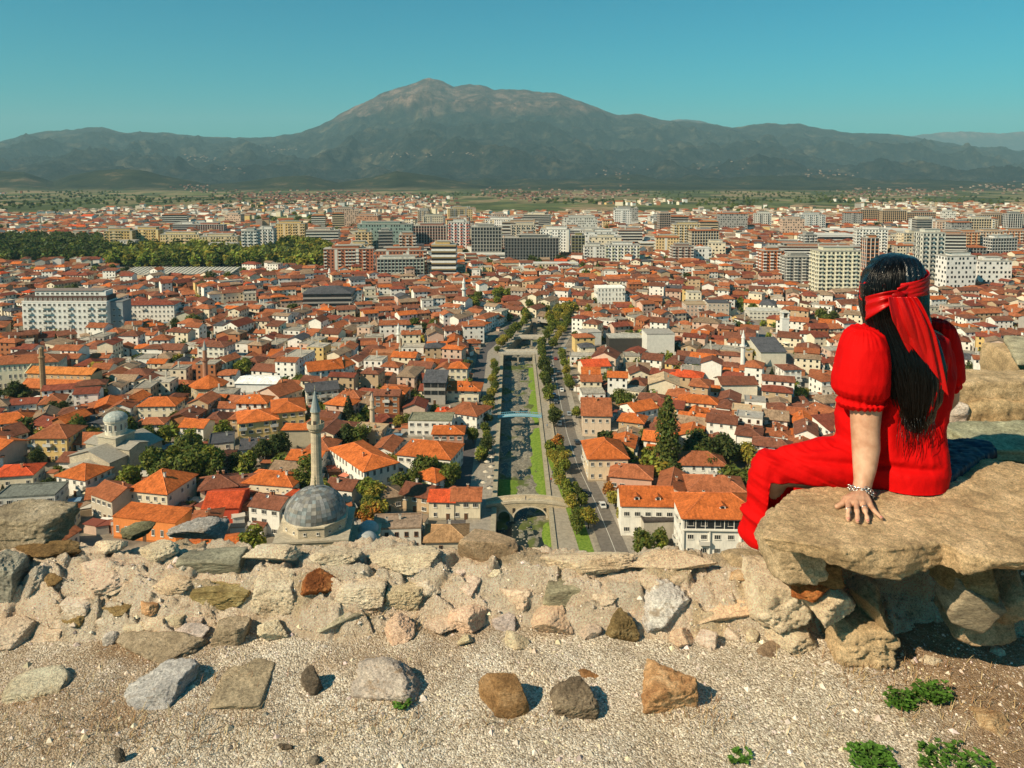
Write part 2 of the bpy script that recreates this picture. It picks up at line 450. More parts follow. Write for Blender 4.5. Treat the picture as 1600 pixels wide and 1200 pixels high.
tag(link('river_bed', mesh_from('river_bed', np.stack([XW, BY, ZW], -1).reshape(-1, 3), Q2, None, None, ['river_bed'], True)), kind='structure')
strip('river_water', lambda y: RL(y) - 0.5, lambda y: RR(y) + 0.5, 184, 548, -4.47, 0.1, 'water')
# river stones, nobody could count them
V = []; Fs = []; cs = []
r2 = np.random.RandomState(4)
for k in range(1500):
    y = r2.uniform(220, 450); x = r2.uniform(-4.3, 8.5); s = r2.uniform(0.10, 0.42) ** 1.1; o = len(V)
    q = r2.uniform(0.6, 1.3, 6) * s
    z = -4.45
    V += [(x - q[0], y, z), (x, y - q[1], z), (x + q[2], y, z), (x, y + q[3], z), (x, y, z + q[4] * 0.7), (x, y, z - q[5])]
    Fs += [[o, o + 1, o + 4], [o + 1, o + 2, o + 4], [o + 2, o + 3, o + 4], [o + 3, o, o + 4]]
    g = r2.uniform(0.14, 0.42); cs += [(g, g * 0.90, g * 0.72)] * 4
tag(link('river_stones', mesh_from('river_stones', V, Fs, cs, None, ['paint'])), 'pale stones scattered over the shallow river bed', 'stones', kind='stuff')
# grass strips
def grassbank(y0, y1, a, b, seed):
    yy = np.arange(y0, y1, 1.2); V = []; Fs = []
    for i, y in enumerate(yy):
        k = math.sin(math.pi * min(1, max(0, (y - y0) / (y1 - y0)))) ** 0.35
        wa = a(y) + float(vnoise(y / 5.0, seed)) * 0.9 + (1 - k) * 1.5
        for t in (0, 0.33, 0.66, 1.0): V.append((wa + (b(y) - wa) * t, y, -4.4 + 0.75 * t ** 0.6 + 0.06 * rng.random()))
    n = len(yy)
    Fs = [[4 * i + j, 4 * i + j + 1, 4 * i + j + 5, 4 * i + j + 4] for i in range(n - 1) for j in range(3)]
    tag(link('river_grass', mesh_from('river_grass', V, Fs, None, None, ['grass'], True)), 'bright green grass bank beside the river water', 'grass', kind='stuff')
grassbank(258, 330, lambda y: 7.6, lambda y: 11.95, 1)
grassbank(334, 430, lambda y: 8.3, lambda y: 11.95, 2)
grassbank(252, 274, lambda y: 1.4, lambda y: -4.95, 3)
grassbank(224, 240, lambda y: 9.6, lambda y: 12.5, 4)
# quays: thick walls with pavement
STONE = (0.42, 0.37, 0.28)
def quay(name, f0, f1, y0, y1, z, label):
    o = strip(name, f0, f1, y0, y1, z, STONE, 'masonry', thick=6.2, kind=None)
    return tag(o, label, 'quay wall')
quay('quay_wall', lambda y: RL(y) - 1.6, lambda y: RL(y), 184, 545, 0.55, 'stone river wall on the left bank, casting a dark shadow')
quay('quay_wall', lambda y: RR(y), lambda y: RR(y) + 1.2, 184, 545, 0.55, 'pale stone river wall on the right bank along the grass')
strip('promenade', lambda y: RL(y) - 9.5, lambda y: RL(y) - 1.6, 184, 545, 0.12, (0.33, 0.29, 0.24), 'concrete', thick=0.5)
strip('side_street', lambda y: RL(y) - 15.5, lambda y: RL(y) - 9.5, 184, 545, 0.03, (0.10, 0.09, 0.09), 'asphalt', thick=0.5)
strip('riverside_walk', lambda y: RR(y) + 1.2, lambda y: ROADX(y) - 5.6, 184, 545, 0.12, (0.36, 0.31, 0.24), 'concrete', thick=0.5)
vg = strip('verge', lambda y: ROADX(y) - 10.6, lambda y: ROADX(y) - 6.4, 186, 300, 0.17, (0.3, 0.3, 0.1), 'grass', kind=None)
tag(vg, kind='structure')
strip('pavement', lambda y: ROADX(y) - 5.6, lambda y: ROADX(y) - 4.2, 184, 545, 0.16, (0.30, 0.26, 0.20), 'concrete', thick=0.5)
strip('road', lambda y: ROADX(y) - 4.2, lambda y: ROADX(y) + 3.6, 184, 545, 0.03, (0.16, 0.14, 0.12), 'asphalt', thick=0.5)
strip('pavement', lambda y: ROADX(y) + 3.6, lambda y: ROADX(y) + 6.2, 184, 545, 0.16, (0.34, 0.30, 0.25), 'concrete', thick=0.5)
strip('road_line', lambda y: ROADX(y) - 0.25, lambda y: ROADX(y) - 0.1, 184, 545, 0.036, (0.6, 0.58, 0.52), 'paint')
# low parapets on the walk
strip_o = strip('parapet', lambda y: RR(y) + 5.2, lambda y: RR(y) + 5.5, 250, 440, 0.8, (0.48, 0.42, 0.33), 'masonry', thick=0.75, kind=None)
tag(strip_o, 'low pale stone parapet between riverside walk and tree row', 'wall')
# right winding street between the houses (seen at the woman's elbow)
sty = [(350, 136), (400, 148), (450, 158), (520, 168), (600, 178)]
SX = lambda y: float(np.interp(y, [a for a, b in sty], [b for a, b in sty]))
strip('side_street', lambda y: SX(y) - 3.2, lambda y: SX(y) + 3.2, 350, 600, 0.05, (0.24, 0.21, 0.19), 'asphalt', thick=0.5)
# ================================================================== TOWN
WHITE, CREAM, PINK, BRICK, GREY, YELL, TAN = (0.86, 0.83, 0.76), (0.78, 0.69, 0.52), (0.64, 0.46, 0.36), (0.42, 0.17, 0.08), (0.42, 0.39, 0.35), (0.72, 0.52, 0.22), (0.52, 0.38, 0.24)
ORANGE, TERRA, BROWN, DARKRED, OLDTILE, SLATE, REDT = (0.52, 0.135, 0.034), (0.35, 0.115, 0.050), (0.20, 0.076, 0.045), (0.22, 0.06, 0.036), (0.30, 0.205, 0.135), (0.09, 0.09, 0.10), (0.56, 0.085, 0.028)
WALLN = {WHITE: 'white', CREAM: 'cream', PINK: 'pinkish', BRICK: 'bare brick', GREY: 'grey', YELL: 'yellow', TAN: 'tan'}
ROOFN = {ORANGE: 'bright orange', TERRA: 'terracotta', BROWN: 'brown', DARKRED: 'dark red', OLDTILE: 'weathered tan', SLATE: 'dark grey', REDT: 'vivid red'}

def roof_geo(w, d, h, kind, pitch, ov):
    """returns list of (verts, faces) for a solid roof over a w (x) by d (y) box with wall height h; ridge along x"""
    T = math.tan(pitch); a, b = w / 2 + ov, d / 2 + ov; e = h - ov * T; th = 0.22
    if kind == 'gable':
        r = h + (d / 2) * T
        prof = [(-b, e), (b, e), (b, e + th), (0, r + th), (-b, e + th)]
        V = [(-a, y, z) for y, z in prof] + [(a, y, z) for y, z in prof] + [(-a, 0, r), (a, 0, r)]
        Fs = [[4, 9, 8, 3], [3, 8, 7, 2], [0, 5, 9, 4], [2, 7, 6, 1], [0, 4, 3, 10], [10, 3, 2, 1], [5, 11, 8, 9], [11, 6, 7, 8], [0, 10, 11, 5], [10, 1, 6, 11]]
        return V, Fs, r + th
    if kind == 'hip':
        m_ = min(a, b); r = e + th + m_ * T; rx = max(0.05, a - m_) if a >= b else 0.05; ry = 0.05 if a >= b else b - m_
        V = [(-a, -b, e), (a, -b, e), (a, b, e), (-a, b, e), (-a, -b, e + th), (a, -b, e + th), (a, b, e + th), (-a, b, e + th)]
        Fs = [[3, 2, 1, 0], [0, 1, 5, 4], [1, 2, 6, 5], [2, 3, 7, 6], [3, 0, 4, 7]]
        if a >= b:
            V += [(-rx, 0, r), (rx, 0, r)]; Fs += [[4, 5, 9, 8], [5, 6, 9], [6, 7, 8, 9], [7, 4, 8]]
        else:
            V += [(0, -ry, r), (0, ry, r)]; Fs += [[4, 5, 8], [5, 6, 9, 8], [6, 7, 9], [7, 4, 8, 9]]
        return V, Fs, r
    if kind == 'shed':
        V = [(-a, -b, h - ov * .2), (a, -b, h - ov * .2), (a, b, h + d * T), (-a, b, h + d * T)]
        V += [(x, y, z + th) for x, y, z in V]
        return V, [[3, 2, 1, 0], [4, 5, 6, 7], [0, 1, 5, 4], [1, 2, 6, 5], [2, 3, 7, 6], [3, 0, 4, 7]], h + d * T + th
    # flat with parapet
    a, b = w / 2 + 0.12, d / 2 + 0.12; p = 0.5; i = 0.35
    V = [(-a, -b, h), (a, -b, h), (a, b, h), (-a, b, h), (-a, -b, h + p), (a, -b, h + p), (a, b, h + p), (-a, b, h + p),
         (-a + i, -b + i, h + p), (a - i, -b + i, h + p), (a - i, b - i, h + p), (-a + i, b - i, h + p), (-a + i, -b + i, h + .15), (a - i, -b + i, h + .15), (a - i, b - i, h + .15), (-a + i, b - i, h + .15)]
    Fs = [[3, 2, 1, 0], [0, 1, 5, 4], [1, 2, 6, 5], [2, 3, 7, 6], [3, 0, 4, 7], [4, 5, 9, 8], [5, 6, 10, 9], [6, 7, 11, 10], [7, 4, 8, 11], [8, 9, 13, 12], [9, 10, 14, 13], [10, 11, 15, 14], [11, 8, 12, 15], [12, 13, 14, 15]]
    return V, Fs, h + p
def wall_geo(w, d, h, kind, pitch, base=-1.5):
    a, b = w / 2, d / 2
    V = [(-a, -b, base), (a, -b, base), (a, b, base), (-a, b, base), (-a, -b, h), (a, -b, h), (a, b, h), (-a, b, h)]
    if kind == 'gable':
        r = h + b * math.tan(pitch) - 0.04
        V += [(-a, 0, r), (a, 0, r)]
        return V, [[0, 1, 5, 4], [2, 3, 7, 6], [1, 2, 6, 9, 5], [3, 0, 4, 8, 7]]
    if kind == 'shed':
        r = h + d * math.tan(pitch) - 0.02; V[6] = (a, b, r); V[7] = (-a, b, r)
    return V, [[0, 1, 5, 4], [1, 2, 6, 5], [2, 3, 7, 6], [3, 0, 4, 7]]

# window and fitting meshes, local: wall plane is y=0, outside is -y, origin at window bottom centre
def win_mesh(w, h, frame=(0.75, 0.72, 0.66), mull=1, sill=True):
    b = MB(); f = 0.09
    b.box(0, -0.03, 0, w, 0.05, h, (0.02, 0.02, 0.02), 1)
    b.box(-w / 2 + f / 2, -0.07, 0, f, 0.1, h, frame); b.box(w / 2 - f / 2, -0.07, 0, f, 0.1, h, frame)
    b.box(0, -0.07, h - f, w - 2 * f, 0.09, f, frame); b.box(0, -0.07, 0, w - 2 * f, 0.09, f, frame)
    for k in range(mull):
        b.box(-w / 2 + w * (k + 1) / (mull + 1), -0.068, f, 0.06, 0.07, h - 2 * f, frame)
    if sill: b.box(0, -0.10, -0.09, w + 0.2, 0.2, 0.085, frame)
    return b.mesh('window', ['paint', 'glass'])
WIN = {'a': win_mesh(1.1, 1.4), 'b': win_mesh(1.7, 1.35, mull=2), 'd': win_mesh(1.1, 1.4, (0.22, 0.10, 0.05)), 's': win_mesh(0.7, 0.8, mull=0),
       't': win_mesh(1.0, 2.0, (0.8, 0.78, 0.72)), 'g': win_mesh(3.0, 2.0, (0.12, 0.11, 0.1), 3, False)}
def door_mesh():
    b = MB(); b.box(0, -0.05, 0, 1.1, 0.1, 2.1, (0.12, 0.06, 0.03)); b.box(0, -0.06, 2.1, 1.3, 0.14, 0.1, (0.6, 0.57, 0.5)); return b.mesh('door', ['paint'])
DOOR = door_mesh()
def dish_mesh():
    b = MB(); b.lathe([(0.05, 0), (0.35, 0.08), (0.5, 0.2)], 10, 0, 0, (0.8, 0.79, 0.76), cap=False); b.box(0, 0, -0.5, 0.06, 0.06, 0.55, (0.3, 0.3, 0.3)); return b.mesh('satellite_dish', ['paint'])
DISH = dish_mesh()
def chim_mesh(c, cap):
    b = MB(); b.box(0, 0, -1.4, 0.65, 0.65, 2.6, c); b.box(0, 0, 1.2, 0.85, 0.85, 0.14, cap); b.box(0, 0, 1.34, 0.4, 0.4, 0.2, (0.05, 0.04, 0.04)); return b.mesh('chimney', ['plaster'])
CHIM = [chim_mesh((0.7, 0.66, 0.58), (0.5, 0.47, 0.42)), chim_mesh((0.4, 0.17, 0.09), (0.55, 0.5, 0.42)), chim_mesh((0.6, 0.25, 0.12), (0.7, 0.4, 0.25))]
def balc_mesh(w):
    b = MB(); b.box(0, -0.6, -0.12, w, 1.2, 0.14, (0.7, 0.67, 0.6)); 
    b.box(0, -1.17, 0.02, w, 0.05, 0.95, (0.62, 0.6, 0.56)); b.box(-w / 2 + .03, -0.58, 0.02, 0.05, 1.1, 0.95, (0.62, 0.6, 0.56)); b.box(w / 2 - .03, -0.58, 0.02, 0.05, 1.1, 0.95, (0.62, 0.6, 0.56))
    return b.mesh('balcony', ['paint'])
BALC = balc_mesh(3.0)
def dormer_mesh(wc, rc):
    b = MB(); w = 1.6
    V, Fs = wall_geo(2.2, w, 1.1, 'gable', R(28), 0); b.add([(y, x, z) for x, y, z in V], [f[::-1] for f in Fs], wc)
    V, Fs, r = roof_geo(2.4, w, 1.1, 'gable', R(28), 0.18); b.add([(y, x, z) for x, y, z in V], [f[::-1] for f in Fs], rc, 1)
    b.box(0, -1.12, 0.25, 0.9, 0.06, 0.75, (0.02, 0.02, 0.02), 2)
    return b.mesh('dormer', ['plaster', 'roof_tile', 'glass'])

FOOT_LIST = []           # (x, y, radius, half-w, half-d, yaw) already built on
def occupied(x, y, r):
    for (a, b, rr, hw, hd, cs, sn) in FOOT_LIST:
        dx, dy = x - a, y - b
        if abs(dx) > rr + r or abs(dy) > rr + r: continue
        lx, ly = abs(dx * cs + dy * sn), abs(-dx * sn + dy * cs)
        if max(lx - hw, 0) ** 2 + max(ly - hd, 0) ** 2 < r * r: return True
    return False
def claim(x, y, w, d, yaw):
    FOOT_LIST.append((x, y, math.hypot(w, d) / 2, w / 2, d / 2, math.cos(yaw), math.sin(yaw)))

def add_windows(root, x, y, yaw, w, d, h, storeys, rnd, kinds='ab', dens=1.0, gable_blank=0.4, gable=False, front=None, zoff=0.0, door=True):
    sh = h / storeys
    for side, (nx, ny, ln, off) in enumerate(((0, -1, w, d / 2), (1, 0, d, w / 2), (-1, 0, d, w / 2), (0, 1, w, d / 2))):
        ang = math.atan2(ny, nx) + yaw
        wn = (math.cos(ang), math.sin(ang))
        tc = (-x, -y); L = math.hypot(*tc); dt = (wn[0] * tc[0] + wn[1] * tc[1]) / L
        if dt < 0.08: continue
        if gable and side in (1, 2) and rnd.random() < gable_blank: continue
        n = max(1, int(ln * dens / 2.7)); kd = rnd.choice(kinds)
        lrz = math.atan2(ny, nx) + math.pi / 2
        for s in range(storeys):
            for i in range(n):
                if rnd.random() < 0.07: continue
                t = (i + 0.5) / n * ln - ln / 2
                px_, py_ = nx * (off + .01) - ny * t, ny * (off + .01) + nx * t
                if s == 0 and i == n // 2 and side == 0 and door:
                    link('door', DOOR, root, (px_, py_, zoff + 0.02), lrz); continue
                link('window', WIN[kd], root, (px_, py_, zoff + s * sh + sh * 0.32), lrz)
                if s > 0 and rnd.random() < 0.10 and sh > 2.6: link('balcony', BALC, root, (px_, py_, zoff + s * sh + 0.1), lrz)

def house(x, y, w, d, h, storeys, yaw, roof, wallc, roofc, pitch=22, ov=0.6, label=None, group=None, z0=0.0, kinds='ab', wins=True, chim=1, dish=0, rnd=None, cat='house', name='house', dorm=0, gable_blank=0.4, ridge=True, door=True, dens=1.0, do_claim=True):
    rnd = rnd or random.Random(int(x * 31 + y * 17))
    if do_claim: claim(x, y, w, d, yaw)
    root = thing(name, label, cat, (x, y, z0), yaw, group)
    P_ = R(pitch)
    V, Fs = wall_geo(w, d, h, roof, P_); b = MB().add(V, Fs, wallc)
    if wallc not in (BRICK,) and rnd.random() < 0.5:       # plinth, proud of the wall
        b.box(0, 0, -1.4, w + 0.1, d + 0.1, 2.0, tuple(q * 0.6 for q in wallc), 0, 0, True, False)
    b.build('wall', 'plaster' if wallc != BRICK else 'masonry', root)
    V, Fs, top = roof_geo(w, d, h, roof, P_, ov)
    jit = rnd.uniform(0.85, 1.15); rc = tuple(min(1, q * jit) for q in roofc)
    b = MB().add(V, Fs, rc)
    if ridge and roof in ('gable', 'hip'):
        rcc = tuple(min(1, q * 1.25 + 0.03) for q in rc); a_, b_ = w / 2 + ov, d / 2 + ov
        if roof == 'gable': b.box(0, 0, top - 0.08, 2 * a_ + 0.02, 0.3, 0.14, rcc)
        else:
            e = h - ov * math.tan(P_) + 0.22; m_ = min(a_, b_); rx = max(0.05, a_ - m_); ry = max(0.05, b_ - m_)
            if a_ >= b_: ends = [(-rx, 0), (rx, 0)]; b.box(0, 0, top - 0.08, 2 * rx + 0.2, 0.3, 0.14, rcc)
            else: ends = [(0, -ry), (0, ry)]; b.box(0, 0, top - 0.08, 0.3, 2 * ry + 0.2, 0.14, rcc)
            for cx_, cy_ in ((-a_, -b_), (a_, -b_), (a_, b_), (-a_, b_)):
                q = min(ends, key=lambda t: math.hypot(t[0] - cx_, t[1] - cy_))
                b.tube([(cx_, cy_, e - 0.02), (q[0], q[1], top)], [0.13, 0.13], 4, rcc)
    roofo = b.build('roof', 'roof_tile' if roofc not in (SLATE, GREY, TAN, CREAM, WHITE) or roof != 'flat' else 'concrete', root)
    for k in range(chim):
        cx_, cy_ = rnd.uniform(-w * .32, w * .32), rnd.uniform(-d * .22, d * .22)
        zz = h + (d / 2 - abs(cy_)) * math.tan(P_) * (1 if roof in ('gable', 'hip') else 0)
        if roof == 'hip': zz = h + min(d / 2 - abs(cy_), w / 2 - abs(cx_)) * math.tan(P_)
        link('chimney', CHIM[rnd.randrange(3)], root, (cx_, cy_, zz + 0.2))
    for k in range(dish):
        cx_, cy_ = rnd.uniform(-w * .35, w * .35), -rnd.uniform(d * .1, d * .3)
        zz = h + (d / 2 - abs(cy_)) * math.tan(P_) * (1 if roof in ('gable', 'hip') else 0)
        o = link('satellite_dish', DISH, root, (cx_, cy_, zz + 0.6)); o.rotation_euler = (R(60), 0, R(40) - yaw)
    for k in range(dorm):
        t = (k + 0.5) / dorm * w * 0.8 - w * 0.4; cy_ = -d * 0.27
        zz = h + (d / 2 - abs(cy_)) * math.tan(P_)
        link('dormer', dormer_mesh(wallc, rc), root, (t, cy_ - 0.1, zz - 0.75))
    if wins: add_windows(root, x, y, yaw, w, d, h, storeys, rnd, kinds, dens=dens, gable=(roof == 'gable'), gable_blank=gable_blank, door=door)
    return root

def hb(px, py, w, d, h, st, yaw, roof, wc, rc, label, **k):
    """house whose front wall's foot, at its middle, stands at a place seen at (px, py)"""
    f = G(px, py); a = R(yaw)
    cx_, cy_ = f.x - math.sin(a) * d / 2, f.y + math.cos(a) * d / 2
    claim(f.x + math.sin(a) * 3.5, f.y - math.cos(a) * 3.5, w * .9, 7, a)
    return house(cx_, cy_, w, d, h, st, a, roof, wc, rc, label=label, **k)

# ------------------------------------------------------------------ landmark houses
g = None
hb(77, 722, 14, 13, 9.4, 3, 0, 'hip', YELL, TERRA, 'yellow three storey house with large terracotta hip roof, left of the domed church', pitch=24, chim=0, dens=1.0)
hb(112, 775, 12.5, 11, 6.5, 2, -18, 'hip', WHITE, ORANGE, 'white house with orange hip roof directly in front of the domed church', pitch=24, chim=0)
hb(226, 846, 21, 8, 6.6, 1, -12, 'shed', (0.80, 0.27, 0.08), ORANGE, 'orange painted low building with pale cornice lines just above the rubble wall', pitch=6, ov=0.2, chim=0, kinds='t')
hb(232, 808, 14, 15, 8.5, 2, -12, 'hip', CREAM, ORANGE, 'tall hipped house with bright orange roof behind the orange painted building', pitch=30, chim=1)
hb(160, 812, 11, 10, 7.5, 2, -30, 'gable', (0.55, 0.48, 0.38), TERRA, 'grey beige gabled house between the church and the orange painted building', pitch=24, chim=1)
hb(40, 806, 18, 10, 6.2, 2, 8, 'flat', (0.62, 0.6, 0.54), (0.22, 0.23, 0.2), 'long pale building with flat grey green roof at the left picture edge', chim=0)
hb(60, 842, 17, 10, 5.5, 1, 12, 'hip', CREAM, ORANGE, 'low house with wide orange hip roof behind the big grey boulder', pitch=22, chim=1)
hb(108, 862, 8.5, 8, 4.5, 1, 80, 'gable', (0.7, 0.66, 0.56), TERRA, 'small white gabled house peeking over the wall beside the big grey boulder', pitch=27, chim=0, gable_blank=0)
hb(20, 765, 13, 10, 5, 1, 10, 'hip', CREAM, REDT, 'low house with red orange roof at the left edge beside the yellow house', pitch=20)
hb(20, 705, 12, 12, 6, 2, 60, 'gable', WHITE, BROWN, 'white gabled house at the left edge behind the yellow house', pitch=24)
hb(245, 655, 16, 11, 6, 2, 2, 'hip', CREAM, ORANGE, 'cream house with bright orange hip roof behind the domed church', pitch=22)
hb(300, 690, 10, 9, 6, 2, -8, 'gable', WHITE, ORANGE, 'white house with orange roof just behind the large tree cluster', pitch=22)
hb(345, 818, 11, 14, 5, 1, 5, 'gable', (0.55, 0.08, 0.04), REDT, 'low house with red walls and rusty tin roof right of the tree shaded street', pitch=18, ov=0.4, chim=0)
# the long orange complex in the middle
hb(596, 762, 13, 27, 7.5, 2, 38, 'hip', WHITE, ORANGE, 'long white two storey building with bright orange roof, left wing of the large complex', pitch=20, kinds='t', chim=1, dens=1.15, do_claim=True)
hb(662, 745, 20, 15, 7.5, 2, -14, 'hip', WHITE, ORANGE, 'white building with broad orange roof, right wing of the large complex', pitch=22, kinds='b', chim=2, dish=1)
hb(664, 772, 10, 9, 5.5, 2, -35, 'hip', WHITE, ORANGE, 'small white corner house with orange hip roof in front of the large complex', pitch=24, kinds='t', chim=0)
hb(700, 705, 12, 9, 7, 2, 0, 'hip', (0.6, 0.3, 0.2), ORANGE, 'white balconied house with orange roof between the large complex and the river', pitch=20, dish=1)
hb(672, 682, 18, 10, 6.5, 2, -2, 'flat', WHITE, (0.30, 0.29, 0.2), 'white terrace building with olive roof behind the large orange complex', chim=0, kinds='b')
hb(722, 668, 14, 14, 6, 2, -25, 'hip', WHITE, TERRA, 'white house with orange hip roof left of the riverside street near the blue footbridge', pitch=22)
hb(718, 628, 18, 12, 6, 2, -4, 'hip', CREAM, ORANGE, 'cream villa with wide orange roof and dormers by the shaded riverside street', pitch=20, dorm=3, ov=1.2)
hb(716, 604, 9, 8, 9.6, 3, -4, 'hip', CREAM, ORANGE, 'cream upper storeys with a pyramid orange roof, rising behind the riverside villa', pitch=28, do_claim=False, chim=0)
hb(679, 632, 10, 11, 10.5, 3, -2, 'shed', GREY, SLATE, 'modern grey house with dark sloping roof and tall glazing', pitch=14, kinds='g', chim=0)
hb(505, 640, 14, 12, 9, 3, 20, 'gable', (0.66, 0.62, 0.5), SLATE, 'pale three storey house with grey roof behind the dark conifer', pitch=20)
hb(455, 640, 14, 14, 8, 2, 60, 'gable', PINK, TERRA, 'pinkish gabled house left of the dark conifer', pitch=24, gable_blank=1)
hb(466, 700, 12, 7, 7.5, 1, 2, 'hip', (0.45, 0.4, 0.3), ORANGE, 'stone walled long house with orange roof directly behind the tall minaret', pitch=16, wins=False, chim=0)
hb(405, 690, 15, 15, 8.5, 3, 22, 'hip', YELL, ORANGE, 'yellow block with orange roof, the nearer of two beside the tall minaret', pitch=18, chim=0)
hb(452, 678, 13, 18, 9.5, 3, 18, 'hip', YELL, ORANGE, 'yellow block with orange roof, the farther of two beside the tall minaret', pitch=18, chim=0)
hb(400, 615, 20, 14, 5, 1, -3, 'gable', (0.8, 0.8, 0.78), (0.8, 0.79, 0.76), 'plain white shed with white sheet roof left of the pinkish gabled house', pitch=10, wins=False, chim=0)
hb(510, 605, 17, 12, 9, 3, 24, 'gable', WHITE, ORANGE, 'white gabled house with bright orange roof, biggest in the middle left rows', pitch=28, gable_blank=0)
hb(545, 598, 10, 12, 9, 3, 66, 'gable', WHITE, ORANGE, 'white gable front with orange roof joined to the big white gabled house', pitch=28, gable_blank=0)
hb(596, 575, 13, 9, 8, 2, 0, 'flat', BRICK, BRICK, 'bare brick block with concrete frame right of the white gabled houses', chim=0, wins=False)
# front centre
hb(620, 862, 14, 9, 6.8, 2, 4, 'flat', (0.74, 0.70, 0.62), (0.35, 0.25, 0.18), 'white walled ruin with cluttered flat roof right of the domed mosque', chim=2, kinds='d')
hb(697, 866, 12, 10, 4.0, 1, 2, 'hip', (0.6, 0.52, 0.4), (0.34, 0.20, 0.10), 'low hut with brown pyramid roof just above the wall left of the stone bridge', pitch=24, chim=1, kinds='d')
hb(690, 812, 8, 9, 6, 2, -4, 'gable', CREAM, REDT, 'narrow house with vivid red orange roof behind the brown roofed hut', pitch=20, chim=0)
hb(728, 812, 9, 10, 6.2, 2, 0, 'gable', CREAM, TERRA, 'house with terracotta roof and pale awning beside the stone bridge', pitch=20)
hb(648, 800, 10, 9, 5.5, 2, -20, 'gable', TAN, BROWN, 'tan house with brown roof behind the white walled ruin', pitch=24)
hb(608, 800, 9, 8, 5, 1, 20, 'hip', TAN, OLDTILE, 'low tan house with weathered roof left of the white walled ruin', pitch=24)
# right bank
hb(932, 682, 11.5, 18, 9, 2, -4, 'gable', (0.72, 0.56, 0.42), TERRA, 'cream house with long terracotta gabled roof along the riverside road', pitch=26, chim=3, gable_blank=0, ov=0.7)
hb(950, 752, 14, 17, 8.5, 2, 2, 'hip', (0.74, 0.60, 0.42), ORANGE, 'cream house with big orange hip roof beside the riverside road', pitch=28, chim=0)
hb(985, 770, 14, 11, 5.5, 1, -12, 'hip', (0.66, 0.4, 0.3), TERRA, 'low terracotta roofed house behind the white building with two dormers', pitch=22)
hb(1012, 838, 16, 12, 9.5, 2, -2, 'gable', WHITE, ORANGE, 'white building with orange roof and two arched dormers left of the dark roofed hall', pitch=30, dorm=2, chim=0, ov=0.4)
hb(1037, 846, 12, 17, 6.0, 2, 4, 'flat', (0.5, 0.45, 0.38), (0.07, 0.06, 0.055), 'hall with flat dark brown roof and ribbed side between the two white buildings', chim=0, wins=False)
htl = hb(1130, 892, 22, 15, 15.5, 4, -2, 'hip', WHITE, ORANGE, 'large white four storey hotel with orange hip roof beside the red trouser leg', pitch=24, chim=0, kinds='b', dorm=1, ov=1.0, door=False, dens=0.8)
b = MB(); b.box(0, -7.56, 12.1, 21.4, .14, 2.3, (.02, .02, .02), 1)
for k in range(9): b.box(-10.4 + k * 2.6, -7.64, 12.0, .16, .2, 2.5, WHITE)
b.box(0, -7.8, 11.6, 22.6, .6, .4, WHITE); b.box(-11.2, -7.7, -1, .5, .5, 16.4, WHITE); b.box(-4, -7.75, -1, .35, .45, 12.6, WHITE); b.box(4.5, -7.75, -1, .35, .45, 12.6, WHITE)
b.build('glass_gallery', ['plaster', 'glass'], htl)
hb(1098, 752, 16, 11, 6, 2, -4, 'hip', WHITE, TERRA, 'white villa with terracotta hip roof and a rounded central bay', pitch=26, kinds='t', chim=0)
hb(1120, 800, 18, 12, 7, 2, -6, 'hip', CREAM, TERRA, 'wide house with terracotta hip roof behind the large white hotel', pitch=24, chim=2)
hb(1010, 665, 12, 11, 7, 2, 28, 'gable', WHITE, ORANGE, 'white gabled house with orange roof left of the tall poplar', pitch=22, gable_blank=0)
hb(1060, 620, 13, 14, 7.5, 2, 80, 'gable', CREAM, TAN, 'cream gabled block with pale blank wall behind the poplar', pitch=20, gable_blank=1)
hb(1155, 625, 17, 12, 7.5, 2, 1, 'gable', (0.76, 0.7, 0.58), BROWN, 'wide cream hall with a blank front right of the poplar', pitch=20, wins=False, chim=0)
hb(1208, 572, 14, 20, 8, 2, 0, 'shed', (0.62, 0.58, 0.48), SLATE, 'pale blank concrete hall with sloping roof right of the slim white minaret', pitch=10, wins=False, chim=0)
hb(1238, 605, 9, 10, 9, 3, 5, 'hip', WHITE, BROWN, 'narrow white three storey house at the bend of the winding street', pitch=14)
hb(965, 578, 13, 13, 8, 2, 72, 'gable', (0.72, 0.55, 0.42), BROWN, 'cream house with tall gable front on the right bank near the concrete bridge', pitch=24, gable_blank=0)
hb(933, 590, 14, 13, 6, 2, 10, 'gable', CREAM, REDT, 'house with flat red orange roofs beside the tree lined road', pitch=18)
hb(955, 478, 22, 14, 14, 4, 5, 'flat', WHITE, WHITE, 'white four storey block with rounded corner above the right bank', chim=0, kinds='t')
hb(925, 540, 12, 10, 8, 2, 12, 'flat', (0.78, 0.76, 0.7), GREY, 'white boxy modern hall left of the black glazed building', chim=0, wins=False)
hb(978, 552, 20, 12, 9, 2, 2, 'flat', (0.06, 0.055, 0.05), (0.4, 0.38, 0.33), 'black glazed low building behind the right bank houses', chim=0, wins=False)
hb(1032, 560, 16, 14, 14, 4, 3, 'flat', (0.74, 0.71, 0.64), GREY, 'white building with vertical fins right of the black glazed building', chim=0, wins=False)
hb(1090, 500, 17, 12, 11, 4, 2, 'flat', PINK, TAN, 'pinkish four storey block in the right middle distance, left of its taller twin', chim=0)
hb(1122, 502, 15, 12, 13, 4, -4, 'flat', (0.55, 0.45, 0.36), SLATE, 'tan block with dark attic in the right middle distance', chim=0)
hb(1204, 500, 30, 14, 6, 2, -6, 'flat', (0.66, 0.64, 0.56), (0.5, 0.48, 0.42), 'long pale low building with terraces behind the square white tower', chim=0, kinds='b')
